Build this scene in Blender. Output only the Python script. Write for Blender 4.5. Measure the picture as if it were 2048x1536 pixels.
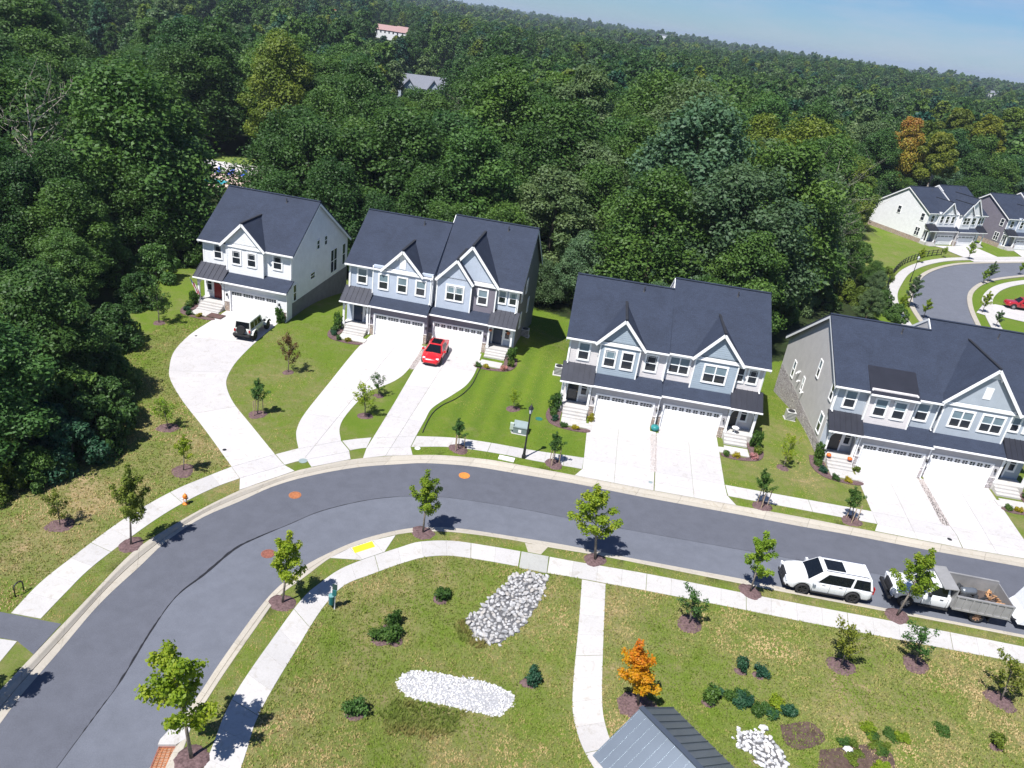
import bpy, bmesh, math, random
import numpy as np
from mathutils import Vector, Matrix
from mathutils.geometry import tessellate_polygon
R = math.radians
SC = bpy.context.scene
COL = SC.collection
for o in list(bpy.data.objects):
    bpy.data.objects.remove(o)

# ---------------------------------------------------------------- camera, sky, sun, exposure
FPX, PITCH, ROLL, CAMH = 1527.0, 25.77, 7.98, 30.0
_p, _r = R(PITCH), R(ROLL)
FWD = np.array([0, math.cos(_p), -math.sin(_p)])
_u0 = np.array([0, math.sin(_p), math.cos(_p)])
_r0 = np.array([1.0, 0, 0])
RT = _r0 * math.cos(_r) + _u0 * math.sin(_r)
UP = _u0 * math.cos(_r) - _r0 * math.sin(_r)
CAMP = np.array([0.0, 0.0, CAMH])
cam = bpy.data.cameras.new('camera')
cam.sensor_width = 36.0
cam.lens = FPX / 2048 * 36.0
cam.clip_start = 0.5
cam.clip_end = 20000
camo = bpy.data.objects.new('camera', cam)
COL.objects.link(camo)
camo.matrix_world = Matrix(((RT[0], UP[0], -FWD[0], 0), (RT[1], UP[1], -FWD[1], 0), (RT[2], UP[2], -FWD[2], CAMH), (0, 0, 0, 1)))
SC.camera = camo

SUN_AZ = math.atan2(-0.607, -0.794)          # clockwise from +Y, where the sun stands
SUN_EL = R(59.5)
world = bpy.data.worlds.new('World')
SC.world = world
world.use_nodes = True
wn = world.node_tree
for n in list(wn.nodes):
    wn.nodes.remove(n)
wout = wn.nodes.new('ShaderNodeOutputWorld')
wbg = wn.nodes.new('ShaderNodeBackground')
sky = wn.nodes.new('ShaderNodeTexSky')
sky.sky_type = 'NISHITA'
sky.sun_disc = False
sky.sun_elevation = SUN_EL
sky.sun_rotation = SUN_AZ
sky.altitude = 50
sky.air_density = 1.0
sky.dust_density = 0.1
sky.ozone_density = 3.0
wbg.inputs['Strength'].default_value = 0.05
wmx = wn.nodes.new('ShaderNodeMix'); wmx.data_type = 'RGBA'; wmx.blend_type = 'MULTIPLY'; wmx.inputs[0].default_value = 1.0
wmx.inputs[7].default_value = (0.56, 0.82, 1.22, 1)
wn.links.new(sky.outputs[0], wmx.inputs[6])
wtc = wn.nodes.new('ShaderNodeTexCoord'); wmp = wn.nodes.new('ShaderNodeMapping'); wmp.inputs['Scale'].default_value = (1.6, 1.6, 9.0)
wn.links.new(wtc.outputs['Generated'], wmp.inputs[0])
wno = wn.nodes.new('ShaderNodeTexNoise'); wno.inputs['Scale'].default_value = 2.2; wno.inputs['Detail'].default_value = 7.0; wno.inputs['Roughness'].default_value = 0.62
wn.links.new(wmp.outputs[0], wno.inputs['Vector'])
wcr = wn.nodes.new('ShaderNodeValToRGB'); wcr.color_ramp.elements[0].position = 0.48; wcr.color_ramp.elements[0].color = (0, 0, 0, 1); wcr.color_ramp.elements[1].position = 0.78; wcr.color_ramp.elements[1].color = (0.55, 0.55, 0.55, 1)
wn.links.new(wno.outputs['Fac'], wcr.inputs[0])
wcl = wn.nodes.new('ShaderNodeMix'); wcl.data_type = 'RGBA'; wcl.inputs[7].default_value = (7.4, 7.6, 8.9, 1)
wn.links.new(wcr.outputs[0], wcl.inputs[0]); wn.links.new(wmx.outputs[2], wcl.inputs[6]); wn.links.new(wcl.outputs[2], wbg.inputs['Color'])
wn.links.new(wbg.outputs[0], wout.inputs['Surface'])
sun = bpy.data.lights.new('sun', 'SUN')
sun.energy = 5.0
sun.angle = R(0.53)
sun.color = (1.0, 0.975, 0.945)
suno = bpy.data.objects.new('sun', sun)
COL.objects.link(suno)
_sd = Vector((math.sin(SUN_AZ) * math.cos(SUN_EL), math.cos(SUN_AZ) * math.cos(SUN_EL), math.sin(SUN_EL)))
suno.rotation_euler = (_sd).to_track_quat('Z', 'Y').to_euler()
suno.location = _sd * 80
SC.view_settings.view_transform = 'Standard'
SC.view_settings.look = 'None'
SC.view_settings.exposure = 0.72
SC.view_settings.gamma = 1.0
SC.view_settings.use_curve_mapping = False
SC.render.engine = 'CYCLES'
SC.cycles.max_bounces = 6
SC.cycles.transparent_max_bounces = 8

# ---------------------------------------------------------------- geometry of the place
def sst(t):
    t = np.clip(t, 0, 1)
    return t * t * (3 - 2 * t)
_HX = [-200, -60, -24, -14, 0, 6, 22, 28, 45, 200]
_HY = [76, 73, 69.5, 68.8, 67.0, 60, 57.5, 56, 54.5, 50]
_BAS = []                                     # shallow basins: cx, cy, rx, ry, depth
def TZ(x, y):
    x = np.asarray(x, float); y = np.asarray(y, float)
    yl = np.interp(x, _HX, _HY)
    z = -3.0 * sst((y - yl - 3) / 22)
    d = np.hypot(x, y)
    far = sst((d - 230) / 700)
    z = z + far * (8 + 6 * np.sin(x * 0.0031 + 1.0) * np.cos(y * 0.0023 + 0.4) + 4.5 * np.sin(x * 0.0083 + y * 0.006) + 2.5 * np.sin(x * 0.017 - y * 0.011))
    z = z - 22 * sst((d - 1500) / 3000) * sst((x + 300) / 1500)
    z = z + 5 * sst((-x - 40) / 300) * sst((d - 200) / 300)
    for cx, cy, rx, ry, dep in _BAS:
        q = np.sqrt(((x - cx) / rx) ** 2 + ((y - cy) / ry) ** 2)
        z = z - dep * sst(1.25 - q)
    return z
def ray(px, py):
    d = FWD * FPX + RT * (px - 1024) - UP * (py - 768)
    return d / np.linalg.norm(d)
def GZ(px, py, z):
    d = ray(px, py); t = (z - CAMH) / d[2]
    return CAMP + d * t
def G(px, py):
    """point of the ground seen at a photo pixel (2048 x 1536)"""
    z = 0.0
    for _ in range(10):
        P = GZ(px, py, z)
        z = 0.5 * z + 0.5 * float(TZ(P[0], P[1]))
    P = GZ(px, py, z)
    return Vector((P[0], P[1], float(TZ(P[0], P[1]))))
def proj(X):
    v = np.asarray(X, float) - CAMP
    w = v @ FWD
    return 1024 + FPX * (v @ RT) / w, 768 - FPX * (v @ UP) / w
def height_to(base, py):
    lo, hi = 0.05, 60.0
    for _ in range(40):
        m = (lo + hi) / 2
        if proj((base[0], base[1], base[2] + m))[1] > py: lo = m
        else: hi = m
    return lo
def GG(pts): return [G(*p) for p in pts]
_b1 = GZ(905, 1345, 0); _b2 = GZ(1590, 1520, 0)
_BAS += [(_b1[0], _b1[1], 8.0, 7.0, 0.55), (_b2[0], _b2[1], 6.0, 5.0, 0.4)]

# ---------------------------------------------------------------- helpers: objects and meshes
def tag(o, label=None, cat=None, group=None, kind=None):
    if label: o['label'] = label
    if cat: o['category'] = cat
    if group: o['group'] = group
    if kind: o['kind'] = kind
    return o
def link(name, data, parent=None, loc=None):
    o = bpy.data.objects.new(name, data)
    COL.objects.link(o)
    if parent is not None: o.parent = parent
    if loc is not None: o.location = loc
    return o
def empty(name, loc=(0, 0, 0), rz=0.0, label=None, cat=None, group=None, kind=None):
    o = link(name, None)
    o.location = loc; o.rotation_euler = (0, 0, rz)
    o.empty_display_size = 0.3
    return tag(o, label, cat, group, kind)
def copy_tree(o, parent=None):
    c = o.copy(); COL.objects.link(c); c.parent = parent
    for ch in list(o.children):
        copy_tree(ch, c)
    return c
class MB:
    """collects faces of one mesh"""
    def __init__(s): s.v = []; s.f = []; s.m = []; s.mi = 0
    def add(s, verts, faces):
        b = len(s.v); s.v += [tuple(p) for p in verts]
        for f in faces: s.f.append(tuple(i + b for i in f)); s.m.append(s.mi)
        return s
    def box(s, x0, x1, y0, y1, z0, z1):
        return s.add([(x0, y0, z0), (x1, y0, z0), (x1, y1, z0), (x0, y1, z0), (x0, y0, z1), (x1, y0, z1), (x1, y1, z1), (x0, y1, z1)],
                     [(0, 3, 2, 1), (4, 5, 6, 7), (0, 1, 5, 4), (1, 2, 6, 5), (2, 3, 7, 6), (3, 0, 4, 7)])
    def bar(s, a, b, w, h, up=(0, 0, 1)):
        a = Vector(a); b = Vector(b); d = (b - a).normalized(); u = Vector(up)
        sx = d.cross(u)
        if sx.length < 1e-4: sx = d.cross(Vector((0, 1, 0)))
        sx.normalize(); u = sx.cross(d).normalized()
        vs = []
        for p in (a, b):
            for i, j in ((-1, -1), (1, -1), (1, 1), (-1, 1)): vs.append(p + sx * (i * w / 2) + u * (j * h / 2))
        return s.add(vs, [(0, 1, 2, 3), (7, 6, 5, 4), (0, 4, 5, 1), (1, 5, 6, 2), (2, 6, 7, 3), (3, 7, 4, 0)])
    def tube(s, pts, radii, n=8, cap=True):
        pts = [Vector(p) for p in pts]
        if not hasattr(radii, '__len__'): radii = [radii] * len(pts)
        vs = []; fs = []
        ref = Vector((0.3, 0.2, 1)).normalized()
        for i, p in enumerate(pts):
            d = (pts[min(i + 1, len(pts) - 1)] - pts[max(i - 1, 0)])
            d = d.normalized() if d.length > 1e-6 else Vector((0, 0, 1))
            a = d.cross(ref)
            if a.length < 1e-3: a = d.cross(Vector((1, 0, 0)))
            a.normalize(); b = d.cross(a)
            for k in range(n):
                t = 2 * math.pi * k / n
                vs.append(p + (a * math.cos(t) + b * math.sin(t)) * radii[i])
        for i in range(len(pts) - 1):
            for k in range(n):
                k2 = (k + 1) % n
                fs.append((i * n + k, i * n + k2, (i + 1) * n + k2, (i + 1) * n + k))
        if cap:
            fs.append(tuple(range(n - 1, -1, -1))); fs.append(tuple((len(pts) - 1) * n + k for k in range(n)))
        return s.add(vs, fs)
    def lathe(s, prof, n=16, c=(0, 0, 0), axis='z', cap=True):
        vs = []; fs = []
        for r, h in prof:
            for k in range(n):
                t = 2 * math.pi * k / n
                a, b = r * math.cos(t), r * math.sin(t)
                vs.append((c[0] + a, c[1] + b, c[2] + h) if axis == 'z' else ((c[0] + h, c[1] + a, c[2] + b) if axis == 'x' else (c[0] + a, c[1] + h, c[2] + b)))
        m = len(prof)
        for i in range(m - 1):
            for k in range(n):
                k2 = (k + 1) % n
                f = (i * n + k, i * n + k2, (i + 1) * n + k2, (i + 1) * n + k)
                fs.append(f if axis != 'y' else f[::-1])
        if cap:
            fs.append(tuple(range(n - 1, -1, -1))); fs.append(tuple((m - 1) * n + k for k in range(n)))
        return s.add(vs, fs)
    def prism(s, poly, a, b, axis='x'):
        """poly in the two other axes, extruded from a to b"""
        n = len(poly)
        def P(t, q):
            return (t, q[0], q[1]) if axis == 'x' else ((q[0], t, q[1]) if axis == 'y' else (q[0], q[1], t))
        vs = [P(a, q) for q in poly] + [P(b, q) for q in poly]
        fs = [tuple(range(n - 1, -1, -1)), tuple(range(n, 2 * n))]
        for i in range(n):
            j = (i + 1) % n
            fs.append((i, j, n + j, n + i))
        return s.add(vs, fs)
    def slab(s, quad, t):
        """planar polygon thickened downwards along its normal"""
        q = [Vector(p) for p in quad]
        n = (q[1] - q[0]).cross(q[2] - q[0]).normalized()
        if n.z < 0: q = q[::-1]; n = -n
        k = len(q)
        vs = q + [p - n * t for p in q]
        fs = [tuple(range(k)), tuple(range(2 * k - 1, k - 1, -1))]
        for i in range(k):
            j = (i + 1) % k
            fs.append((i, k + i, k + j, j))
        return s.add(vs, fs)
    def mesh(s, name, mats, smooth=False):
        me = bpy.data.meshes.new(name)
        me.from_pydata(s.v, [], s.f)
        for m in (mats if isinstance(mats, (list, tuple)) else [mats]): me.materials.append(m)
        if any(s.m): me.polygons.foreach_set('material_index', s.m)
        bm = bmesh.new(); bm.from_mesh(me); bmesh.ops.recalc_face_normals(bm, faces=bm.faces); bm.to_mesh(me); bm.free()
        if smooth: me.polygons.foreach_set('use_smooth', [True] * len(me.polygons))
        me.update()
        return me
    def build(s, name, mats, parent=None, smooth=False, loc=None):
        return link(name, s.mesh(name, mats, smooth), parent, loc)

# ---------------------------------------------------------------- materials
_mats = {}
def nodes_of(name):
    m = bpy.data.materials.new(name); m.use_nodes = True
    nt = m.node_tree
    return m, nt, nt.nodes['Principled BSDF']
def N(nt, typ, **kw):
    n = nt.nodes.new(typ)
    for k, v in kw.items():
        if k in n.inputs: n.inputs[k].default_value = v
        else: setattr(n, k, v)
    return n
def ramp(nt, fac, stops, interp='LINEAR'):
    r = nt.nodes.new('ShaderNodeValToRGB'); r.color_ramp.interpolation = interp
    el = r.color_ramp.elements
    while len(el) > 1: el.remove(el[0])
    el[0].position = stops[0][0]; el[0].color = (*stops[0][1], 1)
    for p, c in stops[1:]:
        e = el.new(p); e.color = (*c, 1)
    nt.links.new(fac, r.inputs[0])
    return r.outputs[0]
def mixc(nt, fac, a, b, mode='MIX'):
    m = nt.nodes.new('ShaderNodeMix'); m.data_type = 'RGBA'; m.blend_type = mode
    for sock, v in ((m.inputs[0], fac), (m.inputs[6], a), (m.inputs[7], b)):
        if isinstance(v, (int, float)): sock.default_value = v
        elif isinstance(v, tuple): sock.default_value = (*v, 1) if len(v) == 3 else v
        else: nt.links.new(v, sock)
    return m.outputs[2]
def math_(nt, op, a, b=0.0, clamp=False):
    m = nt.nodes.new('ShaderNodeMath'); m.operation = op; m.use_clamp = clamp
    for sock, v in ((m.inputs[0], a), (m.inputs[1], b)):
        if isinstance(v, (int, float)): sock.default_value = v
        else: nt.links.new(v, sock)
    return m.outputs[0]
def noise(nt, vec, scale, detail=3.0, rough=0.55, dist=0.0):
    n = N(nt, 'ShaderNodeTexNoise', Scale=scale, Detail=detail, Roughness=rough, Distortion=dist)
    if vec is not None: nt.links.new(vec, n.inputs['Vector'])
    return n.outputs['Fac']
def bump(nt, h, strength=0.3, dist=0.02):
    b = N(nt, 'ShaderNodeBump', Strength=strength, Distance=dist)
    nt.links.new(h, b.inputs['Height'])
    return b.outputs[0]
def objco(nt): return nt.nodes.new('ShaderNodeTexCoord').outputs['Object']
def geoco(nt): return nt.nodes.new('ShaderNodeNewGeometry').outputs['Position']
def simple(name, col, rough=0.6, var=0.12, scale=3.0, spec=0.4, metal=0.0, bmp=0.0, coat=0.0, bscale=None, world=False):
    """painted / cast surface: colour with soft blotches, optional fine relief"""
    if name in _mats: return _mats[name]
    m, nt, p = nodes_of(name)
    co = geoco(nt) if world else objco(nt)
    if var:
        f = noise(nt, co, scale, 4.0, 0.6)
        a = tuple(c * (1 - var) for c in col); b = tuple(min(1, c * (1 + var)) for c in col)
        nt.links.new(ramp(nt, f, [(0.3, a), (0.7, b)]), p.inputs['Base Color'])
    else:
        p.inputs['Base Color'].default_value = (*col, 1)
    p.inputs['Roughness'].default_value = rough
    p.inputs['Specular IOR Level'].default_value = spec
    p.inputs['Metallic'].default_value = metal
    if coat: p.inputs['Coat Weight'].default_value = coat
    if bmp:
        nt.links.new(bump(nt, noise(nt, co, bscale or scale * 8, 3.0), bmp, 0.01), p.inputs['Normal'])
    _mats[name] = m
    return m
def rockmat(name, col):
    if name in _mats: return _mats[name]
    m, nt, p = nodes_of(name)
    oi = nt.nodes.new('ShaderNodeObjectInfo'); co = geoco(nt)
    v = N(nt, 'ShaderNodeTexVoronoi', Scale=5.5); nt.links.new(co, v.inputs['Vector'])
    sp = N(nt, 'ShaderNodeSeparateColor'); nt.links.new(v.outputs['Color'], sp.inputs[0])
    r = math_(nt, 'FRACT', math_(nt, 'ADD', oi.outputs['Random'], sp.outputs[0]))
    c = ramp(nt, r, [(0.0, tuple(x * 0.55 for x in col)), (0.3, tuple(x * 0.85 for x in col)), (0.55, (col[0], col[1] * 0.94, col[2] * 0.86)), (0.8, tuple(x * 1.08 for x in col)), (1.0, tuple(x * 1.2 for x in col))])
    g = noise(nt, co, 14.0, 4.0, 0.7)
    c = mixc(nt, 1.0, c, ramp(nt, g, [(0.3, (0.72, 0.71, 0.7)), (0.65, (1.06, 1.06, 1.06))]), 'MULTIPLY')
    nt.links.new(c, p.inputs['Base Color']); p.inputs['Roughness'].default_value = 0.9; p.inputs['Specular IOR Level'].default_value = 0.2
    nt.links.new(bump(nt, g, 0.5, 0.03), p.inputs['Normal'])
    _mats[name] = m
    return m
def siding(name, col, pitch=0.15, vertical=False, depth=0.35):
    """lapped boards: a saw-tooth relief, one course about 15 cm"""
    if name in _mats: return _mats[name]
    m, nt, p = nodes_of(name)
    co = objco(nt)
    sep = N(nt, 'ShaderNodeSeparateXYZ'); nt.links.new(co, sep.inputs[0])
    if vertical:
        c = math_(nt, 'ADD', sep.outputs[0], sep.outputs[1])
        t = math_(nt, 'FRACT', math_(nt, 'DIVIDE', c, 0.4))
        h = math_(nt, 'LESS_THAN', t, 0.13)
        dark = h
        fac = 0.0
    else:
        t = math_(nt, 'FRACT', math_(nt, 'DIVIDE', sep.outputs[2], pitch))
        h = math_(nt, 'SUBTRACT', 1.0, t)
    f = noise(nt, co, 1.3, 3.0)
    base = ramp(nt, f, [(0.3, tuple(c * 0.93 for c in col)), (0.7, tuple(min(1, c * 1.05) for c in col))])
    nt.links.new(base, p.inputs['Base Color'])
    p.inputs['Roughness'].default_value = 0.6
    nt.links.new(bump(nt, h, depth, 0.03), p.inputs['Normal'])
    _mats[name] = m
    return m
def shingle(name, col):
    if name in _mats: return _mats[name]
    m, nt, p = nodes_of(name)
    uv = objco(nt)
    mp = N(nt, 'ShaderNodeMapping'); nt.links.new(uv, mp.inputs[0])
    mp.inputs['Scale'].default_value = (1, 1.2, 1.2)
    br = N(nt, 'ShaderNodeTexBrick', Scale=1.0)
    br.inputs['Brick Width'].default_value = 0.32; br.inputs['Row Height'].default_value = 0.15; br.inputs['Mortar Size'].default_value = 0.012
    br.inputs['Color1'].default_value = (*[c * 0.8 for c in col], 1); br.inputs['Color2'].default_value = (*[c * 1.25 for c in col], 1); br.inputs['Mortar'].default_value = (*[c * 0.5 for c in col], 1)
    nt.links.new(mp.outputs[0], br.inputs['Vector'])
    f = noise(nt, uv, 0.55, 5.0, 0.7, 0.8)
    f2 = noise(nt, uv, 14.0, 2.0)
    c = mixc(nt, 0.5, br.outputs['Color'], ramp(nt, f, [(0.3, tuple(x * 0.62 for x in col)), (0.7, tuple(x * 1.5 for x in col))]))
    c = mixc(nt, 0.35, c, ramp(nt, f2, [(0.35, tuple(x * 0.55 for x in col)), (0.65, tuple(x * 1.5 for x in col))]))
    nt.links.new(c, p.inputs['Base Color'])
    p.inputs['Roughness'].default_value = 0.82
    p.inputs['Specular IOR Level'].default_value = 0.25
    nt.links.new(bump(nt, f2, 0.4, 0.02), p.inputs['Normal'])
    _mats[name] = m
    return m
def stonewall(name, cols, size=4.0):
    if name in _mats: return _mats[name]
    m, nt, p = nodes_of(name)
    co = objco(nt)
    mp = N(nt, 'ShaderNodeMapping'); nt.links.new(co, mp.inputs[0]); mp.inputs['Scale'].default_value = (1, 1, 1.9)
    v = N(nt, 'ShaderNodeTexVoronoi', Scale=size); nt.links.new(mp.outputs[0], v.inputs['Vector'])
    e = N(nt, 'ShaderNodeTexVoronoi', Scale=size); e.feature = 'DISTANCE_TO_EDGE'; nt.links.new(mp.outputs[0], e.inputs['Vector'])
    s = N(nt, 'ShaderNodeSeparateColor'); nt.links.new(v.outputs['Color'], s.inputs[0])
    c = ramp(nt, s.outputs[0], [(i / (len(cols) - 1), k) for i, k in enumerate(cols)])
    edge = math_(nt, 'MULTIPLY', e.outputs['Distance'], 9.0, True)
    c = mixc(nt, edge, (0.12, 0.11, 0.10), c)
    nt.links.new(c, p.inputs['Base Color'])
    p.inputs['Roughness'].default_value = 0.85
    nt.links.new(bump(nt, edge, 0.7, 0.03), p.inputs['Normal'])
    _mats[name] = m
    return m
def concrete(name, col):
    if name in _mats: return _mats[name]
    m, nt, p = nodes_of(name)
    co = geoco(nt)
    f = noise(nt, co, 0.6, 5.0, 0.6); g = noise(nt, co, 9.0, 3.0, 0.7)
    c = ramp(nt, f, [(0.25, tuple(x * 0.88 for x in col)), (0.75, tuple(x * 1.07 for x in col))])
    c = mixc(nt, 0.4, c, ramp(nt, g, [(0.3, tuple(x * 0.86 for x in col)), (0.7, tuple(x * 1.1 for x in col))]))
    oi = nt.nodes.new('ShaderNodeObjectInfo')
    c = mixc(nt, 1.0, c, ramp(nt, oi.outputs['Random'], [(0, (0.93, 0.93, 0.93)), (1, (1.05, 1.045, 1.03))]), 'MULTIPLY')
    # tyre and rain stains
    st = noise(nt, co, 1.7, 6.0, 0.75, 1.2)
    c = mixc(nt, 1.0, c, ramp(nt, st, [(0.28, (0.72, 0.68, 0.62)), (0.36, (0.88, 0.86, 0.82)), (0.47, (1, 1, 1))]), 'MULTIPLY')
    nt.links.new(c, p.inputs['Base Color'])
    p.inputs['Roughness'].default_value = 0.85
    p.inputs['Specular IOR Level'].default_value = 0.25
    nt.links.new(bump(nt, g, 0.15, 0.01), p.inputs['Normal'])
    _mats[name] = m
    return m
def asphalt(name, col):
    if name in _mats: return _mats[name]
    m, nt, p = nodes_of(name)
    co = geoco(nt)
    f = noise(nt, co, 0.12, 5.0, 0.6, 0.6); g = noise(nt, co, 22.0, 2.0, 0.7); k = noise(nt, co, 1.1, 4.0, 0.7)
    c = ramp(nt, f, [(0.3, tuple(x * 0.85 for x in col)), (0.7, tuple(x * 1.15 for x in col))])
    c = mixc(nt, 0.45, c, ramp(nt, g, [(0.3, tuple(x * 0.6 for x in col)), (0.7, tuple(x * 1.5 for x in col))]))
    c = mixc(nt, 0.35, c, ramp(nt, k, [(0.35, tuple(x * 0.8 for x in col)), (0.65, tuple(x * 1.2 for x in col))]))
    nt.links.new(c, p.inputs['Base Color'])
    p.inputs['Roughness'].default_value = 0.8
    p.inputs['Specular IOR Level'].default_value = 0.35
    nt.links.new(bump(nt, g, 0.25, 0.01), p.inputs['Normal'])
    _mats[name] = m
    return m
def ground_mat():
    m, nt, p = nodes_of('grass_ground')
    co = geoco(nt)
    at = N(nt, 'ShaderNodeAttribute', attribute_name='lush'); fl = N(nt, 'ShaderNodeAttribute', attribute_name='floor'); mo = N(nt, 'ShaderNodeAttribute', attribute_name='mown')
    big = noise(nt, co, 0.22, 5.0, 0.65, 0.4); mid = noise(nt, co, 1.3, 5.0, 0.7, 0.5); fine = noise(nt, co, 7.0, 4.0, 0.75); tiny = noise(nt, co, 30.0, 2.0, 0.7)
    lush = math_(nt, 'ADD', at.outputs['Fac'], math_(nt, 'MULTIPLY', math_(nt, 'SUBTRACT', big, 0.5), 1.25))
    lush = math_(nt, 'ADD', lush, math_(nt, 'MULTIPLY', math_(nt, 'SUBTRACT', mid, 0.5), 1.0))
    lush = math_(nt, 'ADD', lush, math_(nt, 'MULTIPLY', math_(nt, 'SUBTRACT', fine, 0.5), 0.7))
    c = ramp(nt, lush, [(0.0, (0.42, 0.30, 0.17)), (0.16, (0.33, 0.25, 0.14)), (0.33, (0.212, 0.195, 0.082)), (0.55, (0.155, 0.178, 0.052)), (0.8, (0.122, 0.176, 0.024)), (1.0, (0.108, 0.170, 0.019))])
    c = mixc(nt, 0.55, c, mixc(nt, 1.0, c, ramp(nt, tiny, [(0.3, (0.35, 0.42, 0.35)), (0.7, (1.5, 1.45, 1.4))]), 'MULTIPLY'))
    # mowing stripes: grass combed one way and the other
    sep = N(nt, 'ShaderNodeSeparateXYZ'); nt.links.new(co, sep.inputs[0])
    sx = math_(nt, 'ADD', sep.outputs[0], math_(nt, 'MULTIPLY', sep.outputs[1], -0.12))
    w = math_(nt, 'SINE', math_(nt, 'ADD', math_(nt, 'MULTIPLY', sx, 3.3), math_(nt, 'MULTIPLY', big, 5.0)))
    w = math_(nt, 'MULTIPLY', w, mo.outputs['Fac'])
    stripe = ramp(nt, math_(nt, 'MULTIPLY_ADD', w, 0.5), [(0.0, (0.86, 0.9, 0.95)), (0.5, (1, 1, 1)), (1.0, (1.16, 1.12, 1.0))])
    nt.nodes[-1]
    c = mixc(nt, 1.0, c, stripe, 'MULTIPLY')
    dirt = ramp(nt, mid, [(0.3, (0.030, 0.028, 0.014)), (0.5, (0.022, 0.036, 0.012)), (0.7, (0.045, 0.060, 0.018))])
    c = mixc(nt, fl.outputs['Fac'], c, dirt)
    nt.links.new(c, p.inputs['Base Color'])
    p.inputs['Roughness'].default_value = 0.9
    p.inputs['Specular IOR Level'].default_value = 0.1
    h = math_(nt, 'ADD', math_(nt, 'MULTIPLY', fine, 0.6), tiny)
    nt.links.new(bump(nt, h, 0.9, 0.06), p.inputs['Normal'])
    return m
def foliage(name, cols, trans=0.3, rough=0.55):
    """leaves: colour picked per leaf cluster and per tree"""
    if name in _mats: return _mats[name]
    m, nt, p = nodes_of(name)
    at = N(nt, 'ShaderNodeAttribute', attribute_name='var')
    oi = nt.nodes.new('ShaderNodeObjectInfo')
    c = ramp(nt, at.outputs['Fac'], [(i / (len(cols) - 1), k) for i, k in enumerate(cols)])
    c = mixc(nt, 1.0, c, ramp(nt, oi.outputs['Random'], [(0.0, (0.75, 0.82, 0.8)), (0.35, (1.0, 1.0, 0.9)), (0.7, (1.18, 1.1, 0.9)), (1.0, (0.85, 1.0, 1.15))]), 'MULTIPLY')
    nt.links.new(c, p.inputs['Base Color'])
    p.inputs['Roughness'].default_value = rough
    p.inputs['Specular IOR Level'].default_value = 0.3
    t = nt.nodes.new('ShaderNodeBsdfTranslucent')
    nt.links.new(mixc(nt, 1.0, c, (1.15, 1.25, 0.6), 'MULTIPLY'), t.inputs['Color'])
    mx = nt.nodes.new('ShaderNodeMixShader'); mx.inputs[0].default_value = trans
    nt.links.new(p.outputs[0], mx.inputs[1]); nt.links.new(t.outputs[0], mx.inputs[2])
    nt.links.new(mx.outputs[0], nt.nodes['Material Output'].inputs['Surface'])
    _mats[name] = m
    return m
def bark(name, col):
    return simple(name, col, 0.9, 0.35, 6.0, 0.15, bmp=0.6, bscale=20)
def glass(name, col, rough=0.05):
    return simple(name, col, rough, 0.15, 1.5, 0.55)
WHITE = simple('white_trim_paint', (0.80, 0.80, 0.79), 0.45, 0.03)
WDOOR = simple('white_garage_door_paint', (0.78, 0.78, 0.775), 0.4, 0.03)
BLACK = simple('black_metal_paint', (0.018, 0.018, 0.02), 0.4, 0.2)
CONC = concrete('sidewalk_concrete', (0.435, 0.421, 0.412))
KERBM = concrete('kerb_concrete', (0.385, 0.352, 0.30))
DRIVEM = concrete('driveway_concrete', (0.465, 0.447, 0.445))
ASPH = asphalt('road_asphalt', (0.088, 0.093, 0.113))
ASPH2 = asphalt('road_asphalt_grey', (0.112, 0.120, 0.144))
MULCH = simple('bark_mulch', (0.12, 0.078, 0.078), 0.95, 0.45, 9.0, 0.1, bmp=0.9, bscale=25, world=True)
GLASS = glass('window_glass', (0.022, 0.027, 0.034))
BLIND = glass('window_glass_blind', (0.16, 0.22, 0.25), 0.12)
# ---------------------------------------------------------------- polylines of the street, traced on the ground
def dense(pts, n=6):
    """Catmull-Rom through ground points"""
    P = [Vector(p) for p in pts]
    P = [P[0] * 2 - P[1]] + P + [P[-1] * 2 - P[-2]]
    out = []
    for i in range(1, len(P) - 2):
        for k in range(n):
            t = k / n
            a, b, c, d = P[i - 1], P[i], P[i + 1], P[i + 2]
            out.append(0.5 * ((2 * b) + (c - a) * t + (2 * a - 5 * b + 4 * c - d) * t * t + (3 * b - a - 3 * c + d) * t ** 3))
    out.append(P[-2])
    return out
def resample(pts, n):
    P = [Vector(p) for p in pts]
    L = [0.0]
    for a, b in zip(P, P[1:]): L.append(L[-1] + (b - a).length)
    out = []
    for i in range(n):
        s = L[-1] * i / (n - 1)
        k = min(max(int(np.searchsorted(L, s)), 1), len(P) - 1)
        t = (s - L[k - 1]) / max(L[k] - L[k - 1], 1e-9)
        out.append(P[k - 1].lerp(P[k], t))
    return out
def length(pts): return sum((b - a).length for a, b in zip(pts, pts[1:]))
def ext(pts, a=0.0, b=0.0):
    """extend a world polyline straight at its ends"""
    pts = list(pts)
    if a: pts = [pts[0] + (pts[0] - pts[1]).normalized() * a] + pts
    if b: pts = pts + [pts[-1] + (pts[-1] - pts[-2]).normalized() * b]
    return pts
OKA = ext(GG([(1, 1440), (42, 1385), (116, 1300), (200, 1202), (281, 1127), (331, 1080), (401, 1033), (482, 998), (547, 969), (625, 947), (717, 931), (800, 925), (852, 923), (941, 929), (1024, 942), (1152, 964), (1267, 987), (1387, 1009), (1491, 1028), (1600, 1049), (1699, 1066), (1848, 1095), (2048, 1131)]), 14, 22)
OKB = ext(GG([(0, 1381), (69, 1308), (180, 1192), (253, 1116), (300, 1079), (396, 1022), (479, 981), (516, 968), (589, 943), (623, 935), (701, 919.5), (769, 913), (826, 910.5), (891, 911), (982, 920), (1060, 934), (1150, 951), (1282, 977), (1472, 1011), (1600, 1034), (1748, 1063), (1926, 1097), (2048, 1118)]), 14, 22)
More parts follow.
